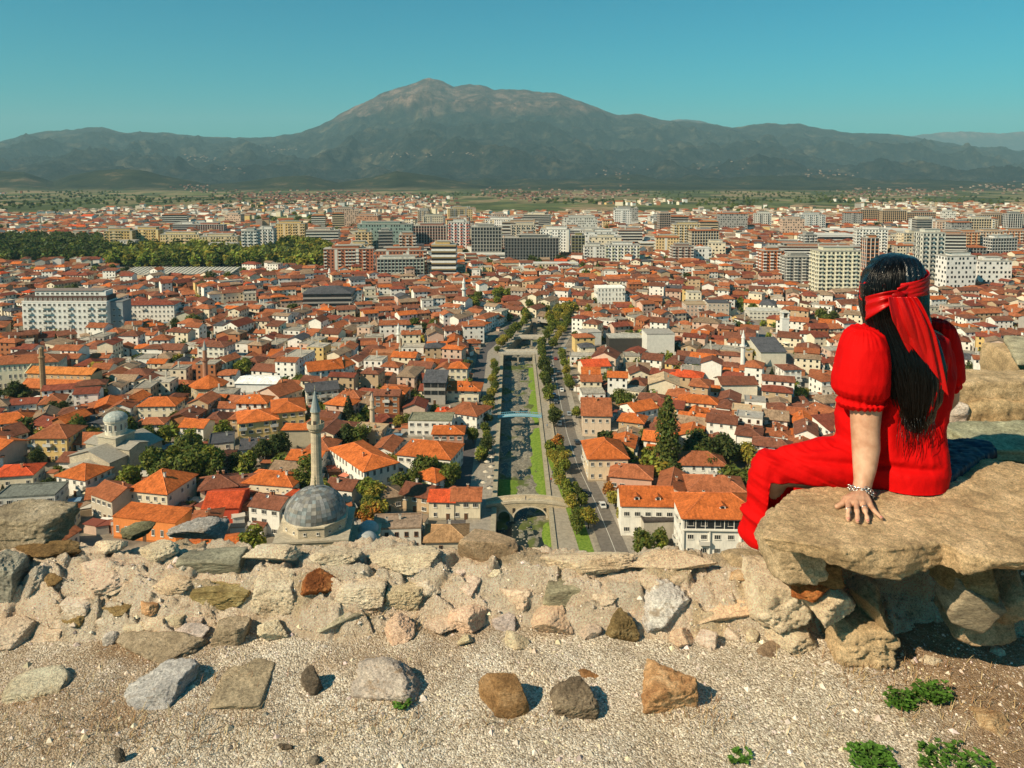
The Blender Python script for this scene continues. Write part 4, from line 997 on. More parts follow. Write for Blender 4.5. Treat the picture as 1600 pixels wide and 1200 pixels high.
BL = [
 (505, 585, 393, 430, BR, W2, 8, 'brick and white striped apartment slab behind the old town, left half', 'win', 16, 6),
 (586, 668, 396, 432, BR, W2, 7, 'brick and white apartment slab, right half, partly behind a teal white slab', 'win', 14, 4),
 (588, 664, 408, 436, W2, TL, 6, 'low teal and white slab in front of the brick apartment slab', 'grid', 12, 5),
 (674, 713, 388, 438, OC, W1, 6, 'office block with orange and white stripes and a glass box on top', 'band', 16, 0),
 (558, 645, 355, 396, TL, W2, 9, 'greenish glass hotel slab in the middle distance', 'check', 18, 0),
 (645, 698, 357, 392, (0.34, 0.17, 0.13), W2, 9, 'reddish gridded slab right of the greenish glass hotel', 'grid', 18, 0),
 (700, 733, 352, 394, W1, (0.6, 0.2, 0.15), 10, 'white and red tower right of the reddish gridded slab', 'balc', 16, 0),
 (736, 784, 360, 404, GL, (0.42, 0.4, 0.35), 9, 'dark grey tower with shaded side, left of the black slab', 'grid', 18, 0),
 (788, 874, 376, 412, (0.16, 0.17, 0.17), GL, 8, 'long dark grey slab with fins in the middle distance', 'grid', 16, 0),
 (784, 842, 350, 374, (0.5, 0.34, 0.22), W2, 5, 'tan slab behind the long dark grey slab', 'band', 16, 0),
 (478, 530, 363, 388, (0.62, 0.52, 0.44), W2, 6, 'beige and white row behind the park trees', 'band', 14, 3),
 (430, 478, 353, 384, OC, BE, 8, 'ochre slab behind the park trees, right of the white grey towers', 'win', 14, -3),
 (378, 402, 365, 400, (0.42, 0.44, 0.42), W1, 8, 'grey green tower, left of a white grey pair by the park', 'balc', 14, 0),
 (402, 428, 362, 396, W1, (0.42, 0.44, 0.42), 8, 'white grey tower, right of a pair by the park', 'balc', 14, 0),
 (163, 208, 364, 392, OC, BE, 7, 'ochre apartment row, leftmost behind the dark park', 'win', 14, 6),
 (208, 250, 362, 390, OC, (0.7, 0.55, 0.3), 7, 'ochre apartment row, second from left behind the dark park', 'win', 14, -4),
 (250, 312, 369, 391, (0.70, 0.54, 0.30), BE, 5, 'pale ochre apartment row, third from left behind the park', 'win', 14, 0),
 (312, 372, 372, 394, (0.70, 0.56, 0.36), BE, 5, 'pale ochre apartment row, fourth from left behind the park', 'win', 14, 4),
 (184, 212, 378, 394, W2, BE, 4, 'small white block in front of the leftmost ochre rows', 'win', 12, 0),
 (270, 310, 352, 367, W1, GL, 5, 'white and grey far block above the ochre rows', 'band', 14, 0),
 (306, 350, 353, 368, (0.42, 0.18, 0.13), W2, 5, 'brick red far block above the ochre rows', 'grid', 14, 0),
 (326, 370, 382, 398, W1, GL, 4, 'white block half hidden by park trees, left of the white grey pair', 'check', 12, 0),
 (893, 914, 372, 406, (0.30, 0.27, 0.12), GL, 8, 'olive brown tower right of the long dark grey slab', 'grid', 14, 0),
 (914, 965, 366, 398, W1, W2, 8, 'white stepped block right of the olive tower', 'check', 16, 0),
 (912, 946, 388, 414, W2, W1, 6, 'pale block standing in front of the white stepped block', 'win', 14, 0),
 (945, 1000, 386, 414, W1, (0.55, 0.55, 0.4), 6, 'white slab with dark gaps right of the pale front block', 'balc', 14, 0),
 (966, 1004, 362, 386, (0.50, 0.28, 0.2), W2, 6, 'reddish striped block behind the white slab', 'band', 14, 0),
 (882, 935, 362, 380, W1, GL, 5, 'far white block behind the olive tower', 'band', 14, 0),
 (1050, 1084, 388, 412, (0.32, 0.22, 0.18), W2, 6, 'brown block with dark side in the right middle distance', 'balc', 14, 0),
 (1086, 1112, 388, 410, W1, W1, 3, 'white warehouse with light roof right of the brown block', 'win', 18, 0),
 (1190, 1226, 396, 432, (0.50, 0.17, 0.07), W1, 8, 'bright brick tower with white lines left of the cream tower', 'balc', 15, 4),
 (1226, 1272, 406, 448, GL, W2, 10, 'grey striped slab between the brick tower and the cream tower', 'balc', 14, 3),
 (1276, 1344, 399, 462, (0.74, 0.70, 0.54), (0.78, 0.74, 0.6), 11, 'cream tower with rounded balconies left of the woman\'s head', 'balc', 18, 0),
 (1200, 1348, 388, 412, (0.48, 0.24, 0.15), W1, 6, 'long brick building with white balcony bands behind the cream tower', 'band', 14, -2),
 (1352, 1372, 378, 432, (0.50, 0.2, 0.09), W1, 10, 'narrow rust red tower behind the woman\'s hair', 'grid', 14, 0),
 (1438, 1474, 372, 448, (0.70, 0.68, 0.6), GL, 12, 'white shaft tower with dark cap right of the woman\'s head', 'balc', 15, 0),
 (1474, 1526, 406, 458, W1, W2, 8, 'white modern block with square windows right of the woman, left part', 'check', 15, 5),
 (1528, 1580, 412, 450, W1, GL, 6, 'white modern block with scattered windows near the right edge', 'check', 15, -3),
 (1492, 1530, 366, 394, (0.58, 0.26, 0.13), BE, 7, 'terracotta apartment row at right, first block', 'balc', 14, 0),
 (1530, 1566, 365, 393, (0.62, 0.42, 0.28), W2, 7, 'terracotta and cream apartment row at right, second block', 'balc', 14, 0),
 (1566, 1606, 364, 393, (0.58, 0.28, 0.15), W2, 7, 'terracotta apartment row at right, block cut by the picture edge', 'balc', 14, 0),
 (1344, 1380, 330, 352, (0.42, 0.28, 0.18), BE, 8, 'far brown tower cluster at right, left tower', 'grid', 14, 0),
 (1378, 1416, 332, 356, (0.46, 0.29, 0.17), BE, 8, 'far brown tower cluster at right, middle tower', 'grid', 14, 0),
 (1416, 1462, 334, 354, (0.40, 0.22, 0.15), BE, 7, 'far brown tower cluster at right, broad right tower', 'grid', 14, 0),
 (1530, 1572, 338, 358, (0.42, 0.27, 0.18), BE, 7, 'far tan tower near the right edge', 'grid', 14, 0),
 (1572, 1612, 340, 360, (0.24, 0.22, 0.2), W2, 6, 'far dark tower at the right edge', 'grid', 14, 0),
 (1274, 1340, 368, 386, W1, W1, 2, 'wide white shopping hall with flat roof in the right distance', 'band', 40, 0),
 (1160, 1270, 379, 388, GL, W2, 2, 'long low grey hall in the right distance', 'band', 40, 0),
 (1300, 1440, 361, 372, W1, W2, 2, 'far white sawtooth factory hall in the right distance', 'band', 50, 0),
 (1478, 1520, 392, 400, W1, GL, 2, 'low hall with bright white roof right of the woman\'s head', 'band', 30, 0),
 (1000, 1060, 380, 394, (0.55, 0.45, 0.3), W2, 3, 'low tan building right of the reddish striped block', 'band', 20, 0),
 (712, 790, 398, 408, W2, W1, 2, 'low pale market hall behind the riverside trees', 'band', 20, 0),
 (820, 905, 412, 424, (0.66, 0.56, 0.42), W2, 2, 'long low cream building behind the old town roofs', 'win', 14, 0),
]
for t in BL:
    block(t[0], t[1], t[2], t[3], t[4], t[5], t[6], t[7], style=t[8], depth=t[9], yaw=t[10], attic=t[6] > 4, roofc=(0.62, 0.6, 0.55) if t[6] <= 3 else (0.42, 0.39, 0.34), cat='building' if t[6] <= 3 else 'apartment block', name='hall' if t[6] <= 3 else 'apartment_block')
block(472, 552, 462, 488, (0.12, 0.115, 0.12), (0.34, 0.32, 0.3), 4, 'dark unfinished building with slate hip roof and open floors at left centre', style='band', depth=24, yaw=4, top=(0.09, 0.09, 0.1), attic=False)
RBLK = []
rb_ = random.Random(77)
for k in range(900):
    if len(RBLK) > 84: break
    px = rb_.choice([rb_.uniform(500, 1010), rb_.uniform(540, 1600), rb_.uniform(200, 1600)]); py = rb_.uniform(352, 412); 
    if px < 520 and py > 368: continue
    p = G(px, py); st = rb_.choice([4, 5, 6, 7, 8, 9]); wd = rb_.uniform(18, 52); hp_ = st * 3.2 * F / p.y; wp = wd * F / p.y
    if occupied(p.x, p.y + 8, wd * .55) or occupied(p.x, p.y - 18, wd * .3): continue
    wc, cn = rb_.choice([(W1, 'white'), (W2, 'pale grey'), ((0.74, 0.64, 0.48), 'cream'), ((0.62, 0.44, 0.33), 'pinkish'), ((0.45, 0.24, 0.15), 'brick brown'), (GL, 'grey'), ((0.70, 0.52, 0.28), 'ochre')])
    o_ = block(px - wp / 2, px + wp / 2, py - hp_, py, wc, rb_.choice([W2, W1, GL, BE]), st, '', style=rb_.choice(['win', 'balc', 'band', 'grid', 'check', 'win']), depth=14, yaw=rb_.uniform(-12, 12), top=rb_.choice([None, None, None, (0.36, 0.12, 0.05)]), attic=st > 4)
    RBLK.append((o_, p.x, p.y, f'{cn} {dict([(3, "three"), (4, "four"), (5, "five"), (6, "six"), (7, "seven"), (8, "eight"), (9, "nine")])[st]} storey block'))
# long pale stadium hall in front of the park
f = G(278, 436); st_ = thing('stadium_hall', 'long pale low hall with ribbed roof in front of the park trees', 'hall', (f.x, f.y, 0)); claim(f.x, f.y + 10, 120, 30, 0)
b = MB(); b.box(0, 10, -1, 104, 24, 6, (0.5, 0.46, 0.38)); b.build('wall', 'concrete', st_)
b = MB(); b.prism([(-3, 5), (23, 8), (23, 8.6), (-3, 5.6)], -53, 53, (0.50, 0.47, 0.40))
for k in range(27): b.prism([(-3.2, 5.62), (22.8, 8.62), (22.8, 9.2), (-3.2, 6.1)], -52 + k * 4, -51.4 + k * 4, (0.6, 0.56, 0.48))
b.build('roof', 'concrete', st_)

# ================================================================== TREES
def in_river(x, y, m_=0): return 180 < y < 545 and RL(y) - 15.0 - m_ < x < ROADX(y) + 6.3 + m_
def foliage(n, size, seed, kind='round', h=8.0, w=6.0, tone=(0.06, 0.085, 0.018)):
    r = np.random.RandomState(seed)
    lob = []
    if kind == 'round':
        for k in range(11):
            a = r.uniform(0, 6.28); q = r.uniform(0.05, 0.33) * w; z = h * r.uniform(0.38, 0.80); lob.append((q * math.cos(a), q * math.sin(a), z, w * r.uniform(.17, .30)))
        lob.append((0, 0, h * .83, w * .24)); lob.append((0, 0, h * .55, w * .33))
    elif kind == 'poplar':
        for k in range(13):
            t = k / 12; lob.append((r.uniform(-.12, .12) * w, r.uniform(-.12, .12) * w, h * (.12 + .84 * t), w * .5 * (0.35 + 0.75 * math.sin(math.pi * min(1, .15 + t * .85)))))
    else:
        for k in range(12):
            t = k / 11; lob.append((0, 0, h * (.15 + .82 * t), w * .5 * (1.02 - t)))
    lob = np.array(lob); wt = lob[:, 3] ** 2; wt /= wt.sum()
    pick = r.choice(len(lob), n, p=wt)
    d = r.normal(size=(n, 3)); d /= np.linalg.norm(d, axis=1, keepdims=True)
    rad = r.uniform(.35, 1.0, n) ** .5 * r.uniform(.85, 1.12, n)
    c = lob[pick, :3] + d * (lob[pick, 3] * rad)[:, None] * np.array([1, 1, .85 if kind != 'poplar' else 1.3])
    nn = d * .6 + r.normal(size=(n, 3)) * .55 + np.array([0, 0, .35]); nn /= np.linalg.norm(nn, axis=1, keepdims=True)
    t1 = np.cross(nn, r.normal(size=(n, 3))); t1 /= np.linalg.norm(t1, axis=1, keepdims=True); t2 = np.cross(nn, t1)
    sz = (size * r.uniform(.6, 1.4, n))[:, None]
    V = np.stack([c - t1 * sz, c + t2 * sz * .55 + nn * sz * .15, c + t1 * sz, c - t2 * sz * .55 + nn * sz * .15], 1).reshape(-1, 3)
    Q = np.arange(4 * n).reshape(-1, 4)
    lt = r.uniform(.6, 1.5, n)[:, None]; hue = r.uniform(-.25, .45, (n, 1)) ; cc = np.array(tone)[None] * lt * np.concatenate([1 + hue * .8, np.ones((n, 1)), 1 - hue * .3], 1)
    return V, Q, cc
def crown_mesh(*a, **k):
    V, Q, cc = foliage(*a, **k); return mesh_from('crown', V, Q, cc, None, ['foliage'])
def trunk_mesh(h, w, seed, kind):
    r = random.Random(seed); b = MB(); th = h * (.9 if kind != 'round' else .62)
    b.tube([(0, 0, -.5), (r.uniform(-.1, .1), r.uniform(-.1, .1), th * .4), (0, r.uniform(-.3, .3), th)], [.32, .24, .07], 6, (0.1, 0.08, 0.06))
    if kind == 'round':
        for k in range(5):
            a = k * 1.26 + r.random(); q = w * .3
            b.tube([(0, 0, th * .42), (q * .5 * math.cos(a), q * .5 * math.sin(a), th * .75), (q * math.cos(a), q * math.sin(a), th * 1.1)], [.15, .1, .04], 4, (0.1, 0.08, 0.06))
    return b.mesh('trunk', ['bark'])
DK, MD, LT, YG, OR_ = (0.065, 0.090, 0.022), (0.13, 0.165, 0.030), (0.20, 0.24, 0.036), (0.30, 0.28, 0.045), (0.42, 0.20, 0.04)
TV = {}
for key, kind, h, w, tone, n, sz in (('dark', 'round', 9, 8.5, DK, 1500, .5), ('mid', 'round', 8.5, 8, MD, 1500, .5), ('light', 'round', 8, 7, LT, 1400, .48), ('yellow', 'round', 8, 7, YG, 1300, .46), ('rust', 'round', 7.5, 6.5, OR_, 1200, .45),
                                     ('conifer', 'cone', 13, 6.5, (0.045, 0.065, 0.024), 1500, .5), ('poplar', 'poplar', 24, 6.5, (0.11, 0.145, 0.03), 3000, .55)):
    TV[key] = [(crown_mesh(n, sz, 100 + i * 7 + len(key), kind, h, w, tone), trunk_mesh(h, w, i, kind), h) for i in range(3 if kind == 'round' else 1)]
TN = {'dark': 'dark green', 'mid': 'green', 'light': 'light green', 'yellow': 'yellowish green', 'rust': 'rusty orange', 'conifer': 'dark pointed conifer', 'poplar': 'tall slender poplar'}
TREES = []
def tree(x, y, key, sc_=1.0, label=None, z=0.0, group=None, rr=random.Random(5)):
    cm, tm, h = rr.choice(TV[key])
    root = thing({'conifer': 'conifer_tree', 'poplar': 'poplar_tree'}.get(key, 'leafy_tree'), label, 'tree', (x, y, z), rr.uniform(0, 6.28), group)
    s = sc_ * rr.uniform(.92, 1.08); root.scale = (s, s, s * rr.uniform(.92, 1.12))
    link('crown', cm, root); link('trunk', tm, root)
    FOOT_LIST.append((x, y, 2.6 * sc_, 1.6 * sc_, 1.6 * sc_, 1, 0))
    if label is None: TREES.append((root, x, y, key))
    return root
tg = random.Random(11)
# clusters: (px, py, spread m, count, kinds, scale) with py the foot
def cluster(px, py, sx_, sy_, n, keys, s=1.0):
    c = G(px, py)
    for k in range(n):
        x, y = c.x + tg.uniform(-1, 1) * sx_, c.y + tg.uniform(-1, 1) * sy_
        z = 0.0
        tree(x, y, tg.choice(keys), s * tg.uniform(.8, 1.2), z=z)
p = G(1042, 742); tree(p.x, p.y, 'poplar', 1.05, 'tallest slender poplar, standing among houses right of the riverside road')
p = G(1054, 760); tree(p.x, p.y, 'dark', .9, 'dark round tree at the foot of the tall poplar')
p = G(545, 665); tree(p.x, p.y, 'conifer', 1.1, 'dark pointed conifer left of the short tan minaret')
p = G(398, 872); tree(p.x, p.y, 'light', 1.3, 'bright green tree just above the wall, left of the lead dome')
p = G(868, 705); tree(p.x + 1, p.y, 'rust', 1.0, 'rusty orange tree in the row between riverside walk and road')
cluster(262, 752, 16, 12, 9, ['mid', 'mid', 'dark', 'light'], 1.35); cluster(310, 750, 12, 12, 7, ['mid', 'dark', 'light'], 1.35); cluster(290, 700, 14, 8, 4, ['mid', 'light'], 1.2)
cluster(148, 690, 9, 7, 4, ['mid', 'light'], 1.1); cluster(212, 690, 9, 7, 4, ['dark', 'mid'], 1.1)
cluster(382, 745, 7, 5, 3, ['dark', 'light']); cluster(415, 720, 5, 6, 3, ['dark'], 1.1); cluster(478, 765, 5, 6, 3, ['mid', 'light'], 1.2)
cluster(556, 700, 5, 7, 3, ['mid', 'dark'], 1.1); cluster(545, 800, 9, 6, 5, ['light', 'yellow', 'mid'], 1.0); cluster(565, 825, 5, 5, 3, ['yellow', 'rust']); cluster(610, 778, 7, 5, 3, ['light', 'mid'])
cluster(690, 765, 10, 9, 7, ['mid', 'light', 'dark'], .95); cluster(640, 670, 6, 4, 2, ['yellow', 'mid'], .8)
cluster(1100, 722, 9, 8, 6, ['dark', 'mid'], 1.25); cluster(1135, 735, 9, 8, 5, ['yellow', 'light', 'dark'], 1.1); cluster(1068, 735, 6, 6, 3, ['dark', 'mid']); cluster(1002, 700, 5, 5, 3, ['dark', 'mid'], .8)
cluster(1020, 872, 4, 5, 3, ['light', 'mid'], .8); cluster(985, 640, 5, 5, 2, ['mid']); cluster(75, 660, 5, 4, 2, ['dark'], .8); cluster(60, 730, 3, 3, 1, ['dark'], .8); cluster(8, 630, 6, 5, 3, ['dark'])
cluster(745, 482, 18, 16, 9, ['mid', 'light', 'dark'], 1.2); cluster(775, 470, 14, 14, 6, ['light', 'mid'], 1.2); cluster(838, 495, 10, 22, 7, ['mid', 'light'], 1.0); cluster(873, 505, 7, 40, 8, ['mid', 'light', 'yellow'], 1.0); cluster(905, 500, 12, 25, 8, ['mid', 'yellow'], 1.1)
cluster(1290, 510, 8, 10, 4, ['mid', 'dark'], 1.2); cluster(660, 520, 8, 8, 4, ['mid', 'dark'], 1.0); cluster(290, 520, 9, 8, 4, ['dark', 'mid'], 1.1); cluster(100, 470, 22, 16, 9, ['dark', 'mid'], 1.3); cluster(1505, 590, 4, 4, 2, ['dark']); cluster(375, 590, 6, 6, 3, ['dark', 'light'])
for y in np.arange(236, 470, 8.5):      # rows along the river
    if y > 275 and tg.random() < .84: tree(RL(y) - 4.2 + tg.uniform(-1.6, 1.2), y + tg.uniform(-3.2, 3.2), tg.choice(['light', 'mid', 'mid', 'yellow', 'dark']), tg.uniform(.5, .88))
for y in np.arange(226, 470, 7.0):
    if abs(y - 300) < 14 and y > 292: continue
    if 340 < y < 352 or tg.random() < .16: continue
    tree(ROADX(y) - 5.9 + tg.uniform(-.5, .5) if y < 285 else 17.9 + tg.uniform(-1.3, 1.3), y + tg.uniform(-2.5, 2.5), tg.choice(['light', 'mid', 'yellow', 'dark']), tg.uniform(.45, .92))
for y in (232, 241, 250, 330, 372, 384, 396, 410, 424, 438): tree(ROADX(y) + 5.4, y, 'yellow' if y < 240 else tg.choice(['rust', 'yellow']) if y < 252 else tg.choice(['light', 'mid', 'yellow']), .74)
for y in np.arange(224, 292, 6.5):
    tree(ROADX(y) - 9.2 + tg.uniform(-.8, .8), y + tg.uniform(-1.5, 1.5), tg.choice(['light', 'mid', 'yellow']), tg.uniform(.6, .8))
for y in np.arange(458, 545, 11):
    for dx in (-4,): tree(RL(y) + dx, y + tg.uniform(-2, 2), tg.choice(['mid', 'light', 'yellow']), tg.uniform(.7, .95))
    for dx in (3.5, 11): tree(RR(y) + dx, y + tg.uniform(-2, 2), tg.choice(['mid', 'light', 'yellow']), tg.uniform(.7, 1.0))
for x, y in ((-12, 280), (-20, 262), (-15.5, 300), (-27, 283), (-24, 300), (-32, 276)): tree(x, y, tg.choice(['light', 'mid']), .8)

# ================================================================== ORDINARY HOUSES
gr_ = random.Random(23)
ang_seeds = [(gr_.uniform(-520, 620), gr_.uniform(200, 1000), gr_.uniform(-32, 32)) for _ in range(110)]
cells = []
def pickwall(r, far=0):
    return r.choices([WHITE, CREAM, PINK, BRICK, GREY, YELL, TAN], [38, 26, 12, 7, 5, 3, 9])[0]
def pickroof(r, near):
    return r.choices([ORANGE, TERRA, BROWN, DARKRED, OLDTILE, SLATE, REDT], [14 if near else 6, 32, 32, 13, 14, 3, 3 if near else 1])[0]
for si, (sx_, sy_, sa) in enumerate(ang_seeds):
    a = R(sa); cs, sn = math.cos(a), math.sin(a)
    step_x, step_y = gr_.uniform(10.8, 13.2), gr_.uniform(10.0, 12.6)
    for i in range(-11, 12):
        for j in range(-12, 13):
            lx = i * step_x + gr_.uniform(-1.3, 1.3); ly = j * step_y + gr_.uniform(-1.3, 1.3)
            x, y = sx_ + lx * cs - ly * sn, sy_ + lx * sn + ly * cs
            if y < 205 or y > 1010 or abs(x) > y * .74 + 12: continue
            best = min(range(len(ang_seeds)), key=lambda q: (ang_seeds[q][0] - x) ** 2 + (ang_seeds[q][1] - y) ** 2)
            if best != si: continue
            cells.append((x, y, a))
cells.sort(key=lambda c: c[1])
PARK = [G(-60, 372), G(330, 380), G(505, 388), G(505, 436), G(205, 436), (-0, 0)]
def in_park(x, y):
    px, py = PX(x, y, 0)
    if py < 366: return False
    return (px < 175 and 374 < py < 414) or (175 <= px < 515 and 386 < py < 422) or (180 < px < 380 and 410 < py < 436)
NEARH = []; farh = []
for x, y, a in cells:
    px, py = PX(x, y, 0)
    if in_river(x, y, 4.0) or in_park(x, y): continue
    if 350 < y < 600 and abs(x - SX(y)) < 8: continue
    if y > 700 and gr_.random() < (y - 700) / 1400: continue
    if gr_.random() < .03: continue
    w, d = gr_.uniform(8.2, 13.2), gr_.uniform(7.0, 10.0)
    if gr_.random() < .13: w *= 1.55; d *= 1.15
    if gr_.random() < .35: a2 = a + math.pi / 2 * gr_.choice([1, -1])
    else: a2 = a
    a2 += R(gr_.gauss(0, 3.5))
    if occupied(x, y, min(w, d) * .42 + 0.6): continue
    st = gr_.choices([1, 2, 3, 4], [22, 50, 22, 8 if y > 330 else 0])[0]
    roof = gr_.choices(['gable', 'hip', 'flat', 'shed'], [48, 34, 12, 6])[0]
    NEARH.append((x, y, w, d, st * 2.75 + gr_.uniform(-.2, .6), st, a2, roof, pickwall(gr_), pickroof(gr_, y < 420), gr_.uniform(17, 27)))
N_IND = 262
ind, rest = NEARH[:N_IND], NEARH[N_IND:]
HOUSES = []
for (x, y, w, d, h, st, a, roof, wc, rc, pt) in ind:
    r = random.Random(int(x * 13 + y * 7))
    o = house(x, y, w, d, h, st, a, roof, wc, rc if roof != 'flat' else r.choice([GREY, TAN, SLATE]), pitch=pt if roof != 'shed' else 12, ov=r.uniform(.4, .9), chim=r.choice([0, 1, 1, 2]), dish=1 if r.random() < .3 else 0, rnd=r, kinds=r.choice(['a', 'd', 'b', 'ab', 'a', 's']), gable_blank=.55, dens=.85, dorm=1 if r.random() < .08 and roof == 'gable' else 0, door=r.random() < .6)
    HOUSES.append((o, x, y, st, roof, wc, rc))
    if r.random() < .28 and roof in ('gable', 'hip'):      # lean-to wing
        b = MB(); ww = w * r.uniform(.4, .7); hh = min(3.0, h * .6); t = r.uniform(-.2, .2) * w
        b.box(t, -d / 2 - 1.4, -1, ww, 2.8, hh + 1, wc); b.build('porch', 'plaster', o)
        V = [(t - ww / 2 - .3, -d / 2 - 3.1, hh - .1), (t + ww / 2 + .3, -d / 2 - 3.1, hh - .1), (t + ww / 2 + .3, -d / 2 + .0, hh + .9), (t - ww / 2 - .3, -d / 2 + .0, hh + .9)]
        V += [(p_, q_, z_ + .18) for p_, q_, z_ in V]
        MB().add(V, [[3, 2, 1, 0], [4, 5, 6, 7], [0, 1, 5, 4], [1, 2, 6, 5], [3, 0, 4, 7]], tuple(q * .9 for q in rc)).build('porch_roof', 'roof_tile', o)
# the rest as one object
WB, RB, GB = MB(), MB(), MB()
def far_house(x, y, w, d, h, st, a, roof, wc, rc, pt, detail, z=0.0):
    cs, sn = math.cos(a), math.sin(a)
    def T(V): return [(x + p_ * cs - q_ * sn, y + p_ * sn + q_ * cs, z + s_) for p_, q_, s_ in V]
    if roof == 'shed': pt = 10
    V, Fs = wall_geo(w, d, h, roof, R(pt)); WB.add(T(V), Fs, wc)
    V, Fs, tp = roof_geo(w, d, h, roof, R(pt), .5); j = gr_.uniform(.8, 1.2); RB.add(T(V), Fs, tuple(min(1, q * j) for q in (rc if roof != 'flat' else (0.4, 0.36, 0.3))))
    if detail:
        if detail > 1 and gr_.random() < .6: WB.box(*T([(gr_.uniform(-.3, .3) * w, gr_.uniform(-.2, .2) * d, h + .6)])[0], .7, .7, d * .22 + 1.2, (0.6, 0.55, 0.47))
        for (nx, ny, ln, off) in ((0, -1, w, d / 2), (1, 0, d, w / 2), (-1, 0, d, w / 2), (0, 1, w, d / 2)):
            ang = math.atan2(ny, nx) + a
            if -(math.cos(ang) * x + math.sin(ang) * y) / math.hypot(x, y) < .25: continue
            if roof == 'gable' and ny == 0 and gr_.random() < .55: continue
            n = max(1, int(ln / 3.0)); rzz = math.atan2(ny, nx) + math.pi / 2
            for s in range(st):
                for i in range(n):
                    if gr_.random() < .12: continue
                    t = (i + .5) / n * ln - ln / 2; zz = s * h / st + h / st * .33; hw = .55; o_ = off + .05
                    q = [(nx * o_ - ny * (t - hw), ny * o_ + nx * (t - hw), zz), (nx * o_ - ny * (t + hw), ny * o_ + nx * (t + hw), zz)]
                    q = q + [(q[1][0], q[1][1], zz + 1.3), (q[0][0], q[0][1], zz + 1.3)]
                    GB.add(T(q), [[0, 1, 2, 3]], (.02, .02, .02))
for k, (x, y, w, d, h, st, a, roof, wc, rc, pt) in enumerate(rest): far_house(x, y, w, d, h, st, a, roof, wc, rc, pt, 2 if y < 560 else 1 if y < 800 else 0)
# sprawl on the plain
rp = np.random.RandomState(8)
nf = 0
for k in range(30000):
    y = 960 + (4050 - 960) * rp.rand() ** 1.5; u = rp.uniform(-.74, .74); x = u * y; px = 800 + F * u
    dens = float(fbm(x / 420, y / 650, oct=3, seed=31)) * .9 + .55 - (y - 960) / 3000 * .85
    if px < 330 and y > 1500: dens -= .1
    if y > 1500: dens -= .24 * min(1, (y - 1500) / 500)
    if y > 2600: dens += .06
    if 1500 < y < 1e4 and 780 < px < 1150 and y > 1750: dens -= .32
    if y > 3000 and (860 < px < 1260): dens -= .1
    if rp.rand() > dens * 1.15: continue
    if in_park(x, y): continue
    if y < 1500 and occupied(x, y, 7): continue
    w, d = rp.uniform(9, 15), rp.uniform(8, 12)
    if rp.rand() < .05: w *= 2.2; d *= 1.3
    st = int(rp.choice([2, 2, 3, 4])); a = rp.uniform(-.6, .6)
    far_house(x, y, w, d, st * 2.9, st, a, rp.choice(['gable', 'hip', 'flat'], p=[.45, .4, .15]), pickwall(gr_), pickroof(gr_, False) if y < 1500 else gr_.choice([BROWN, OLDTILE, TERRA, OLDTILE, (0.45, 0.38, 0.3)]), 22, 0, float(landz(x, y)))
    nf += 1
for (px0, px1, py0, py1, n) in ((280, 330, 292, 300, 30), (360, 590, 302, 312, 230), (430, 700, 308, 318, 160), (760, 1000, 300, 307, 200), (1320, 1480, 298, 306, 120), (1500, 1600, 290, 302, 50), (780, 880, 305, 312, 40), (580, 750, 242, 246, 26), (300, 330, 245, 252, 25), (945, 1000, 266, 278, 16), (1080, 1170, 258, 268, 14), (1260, 1320, 270, 275, 20), (425, 450, 232, 238, 14), (350, 380, 265, 272, 12)):
    for k in range(n):
        px, py = rp.uniform(px0, px1) + rp.normal() * 14, (py0 + py1) / 2 + rp.normal() * (py1 - py0) * .45 + 2.5 * math.sin(rp.rand() * 6)
        # march the sight line to the terrain
        d_ = rdir(px, py); yy = np.linspace(1500, 13500, 400); zz = H + d_.z / d_.y * yy; gz = landz(d_.x / d_.y * yy, yy)
        hit = np.where(gz >= zz)[0]
        if not len(hit): continue
        y = float(yy[hit[0]]); x = d_.x / d_.y * y; s = 1.0 + y / 16000
        far_house(x, y, 10 * s, 9 * s, 4.5 * s, 2, rp.uniform(-.5, .5), 'gable', (0.24, 0.19, 0.14) if rp.rand() < .6 else (0.42, 0.34, 0.26), BROWN, 20, 0, float(landz(x, y)) - .5)
print('far houses', nf, len(rest))
o = tag(thing('town_houses', 'dense mass of farther tiled houses filling the old town and the plain', 'houses', (0, 0, 0)), kind='stuff')
for nm, mb_, mt in (('wall_mass', WB, 'plaster'), ('roof_mass', RB, 'roof_tile'), ('window_mass', GB, 'glass')): tag(mb_.build(nm, mt, o), kind='stuff')

# scattered town trees in the gaps, then greenery further out as one mass
for k in range(3000):
    y = 235 + 480 * tg.random() ** 1.2; x = tg.uniform(-.72, .72) * y
    if in_river(x, y, 2) or occupied(x, y, 1.6): continue
    if any((x - h_[0]) ** 2 + (y - h_[1]) ** 2 < 40 for h_ in NEARH if abs(h_[1] - y) < 8): continue
    tree(x, y, tg.choice(['dark', 'mid', 'light', 'mid', 'yellow', 'conifer']), tg.uniform(.45, .75))
    if len(TREES) > 292: break
print('trees', len(TREES))
Vs, Qs, Cs = [], [], []; off = 0
LOW = [foliage(150, 1.5, 50 + i, 'round', 10, 10, t) for i, t in enumerate([tuple(1.12 * q for q in T_) for T_ in (DK, DK, MD, MD, LT, YG)])]
def mass(x, y, z, s, pick):
    global off
    V, Q, C_ = LOW[pick]; a = tg.uniform(0, 6.28); cs, sn = math.cos(a), math.sin(a)
    M = np.array([[cs, sn, 0], [-sn, cs, 0], [0, 0, 1]]) * s
    Vs.append(V @ M + np.array([x, y, z])); Qs.append(Q + off); Cs.append(C_ * tg.uniform(.8, 1.2)); off += len(V)
n_m = 0
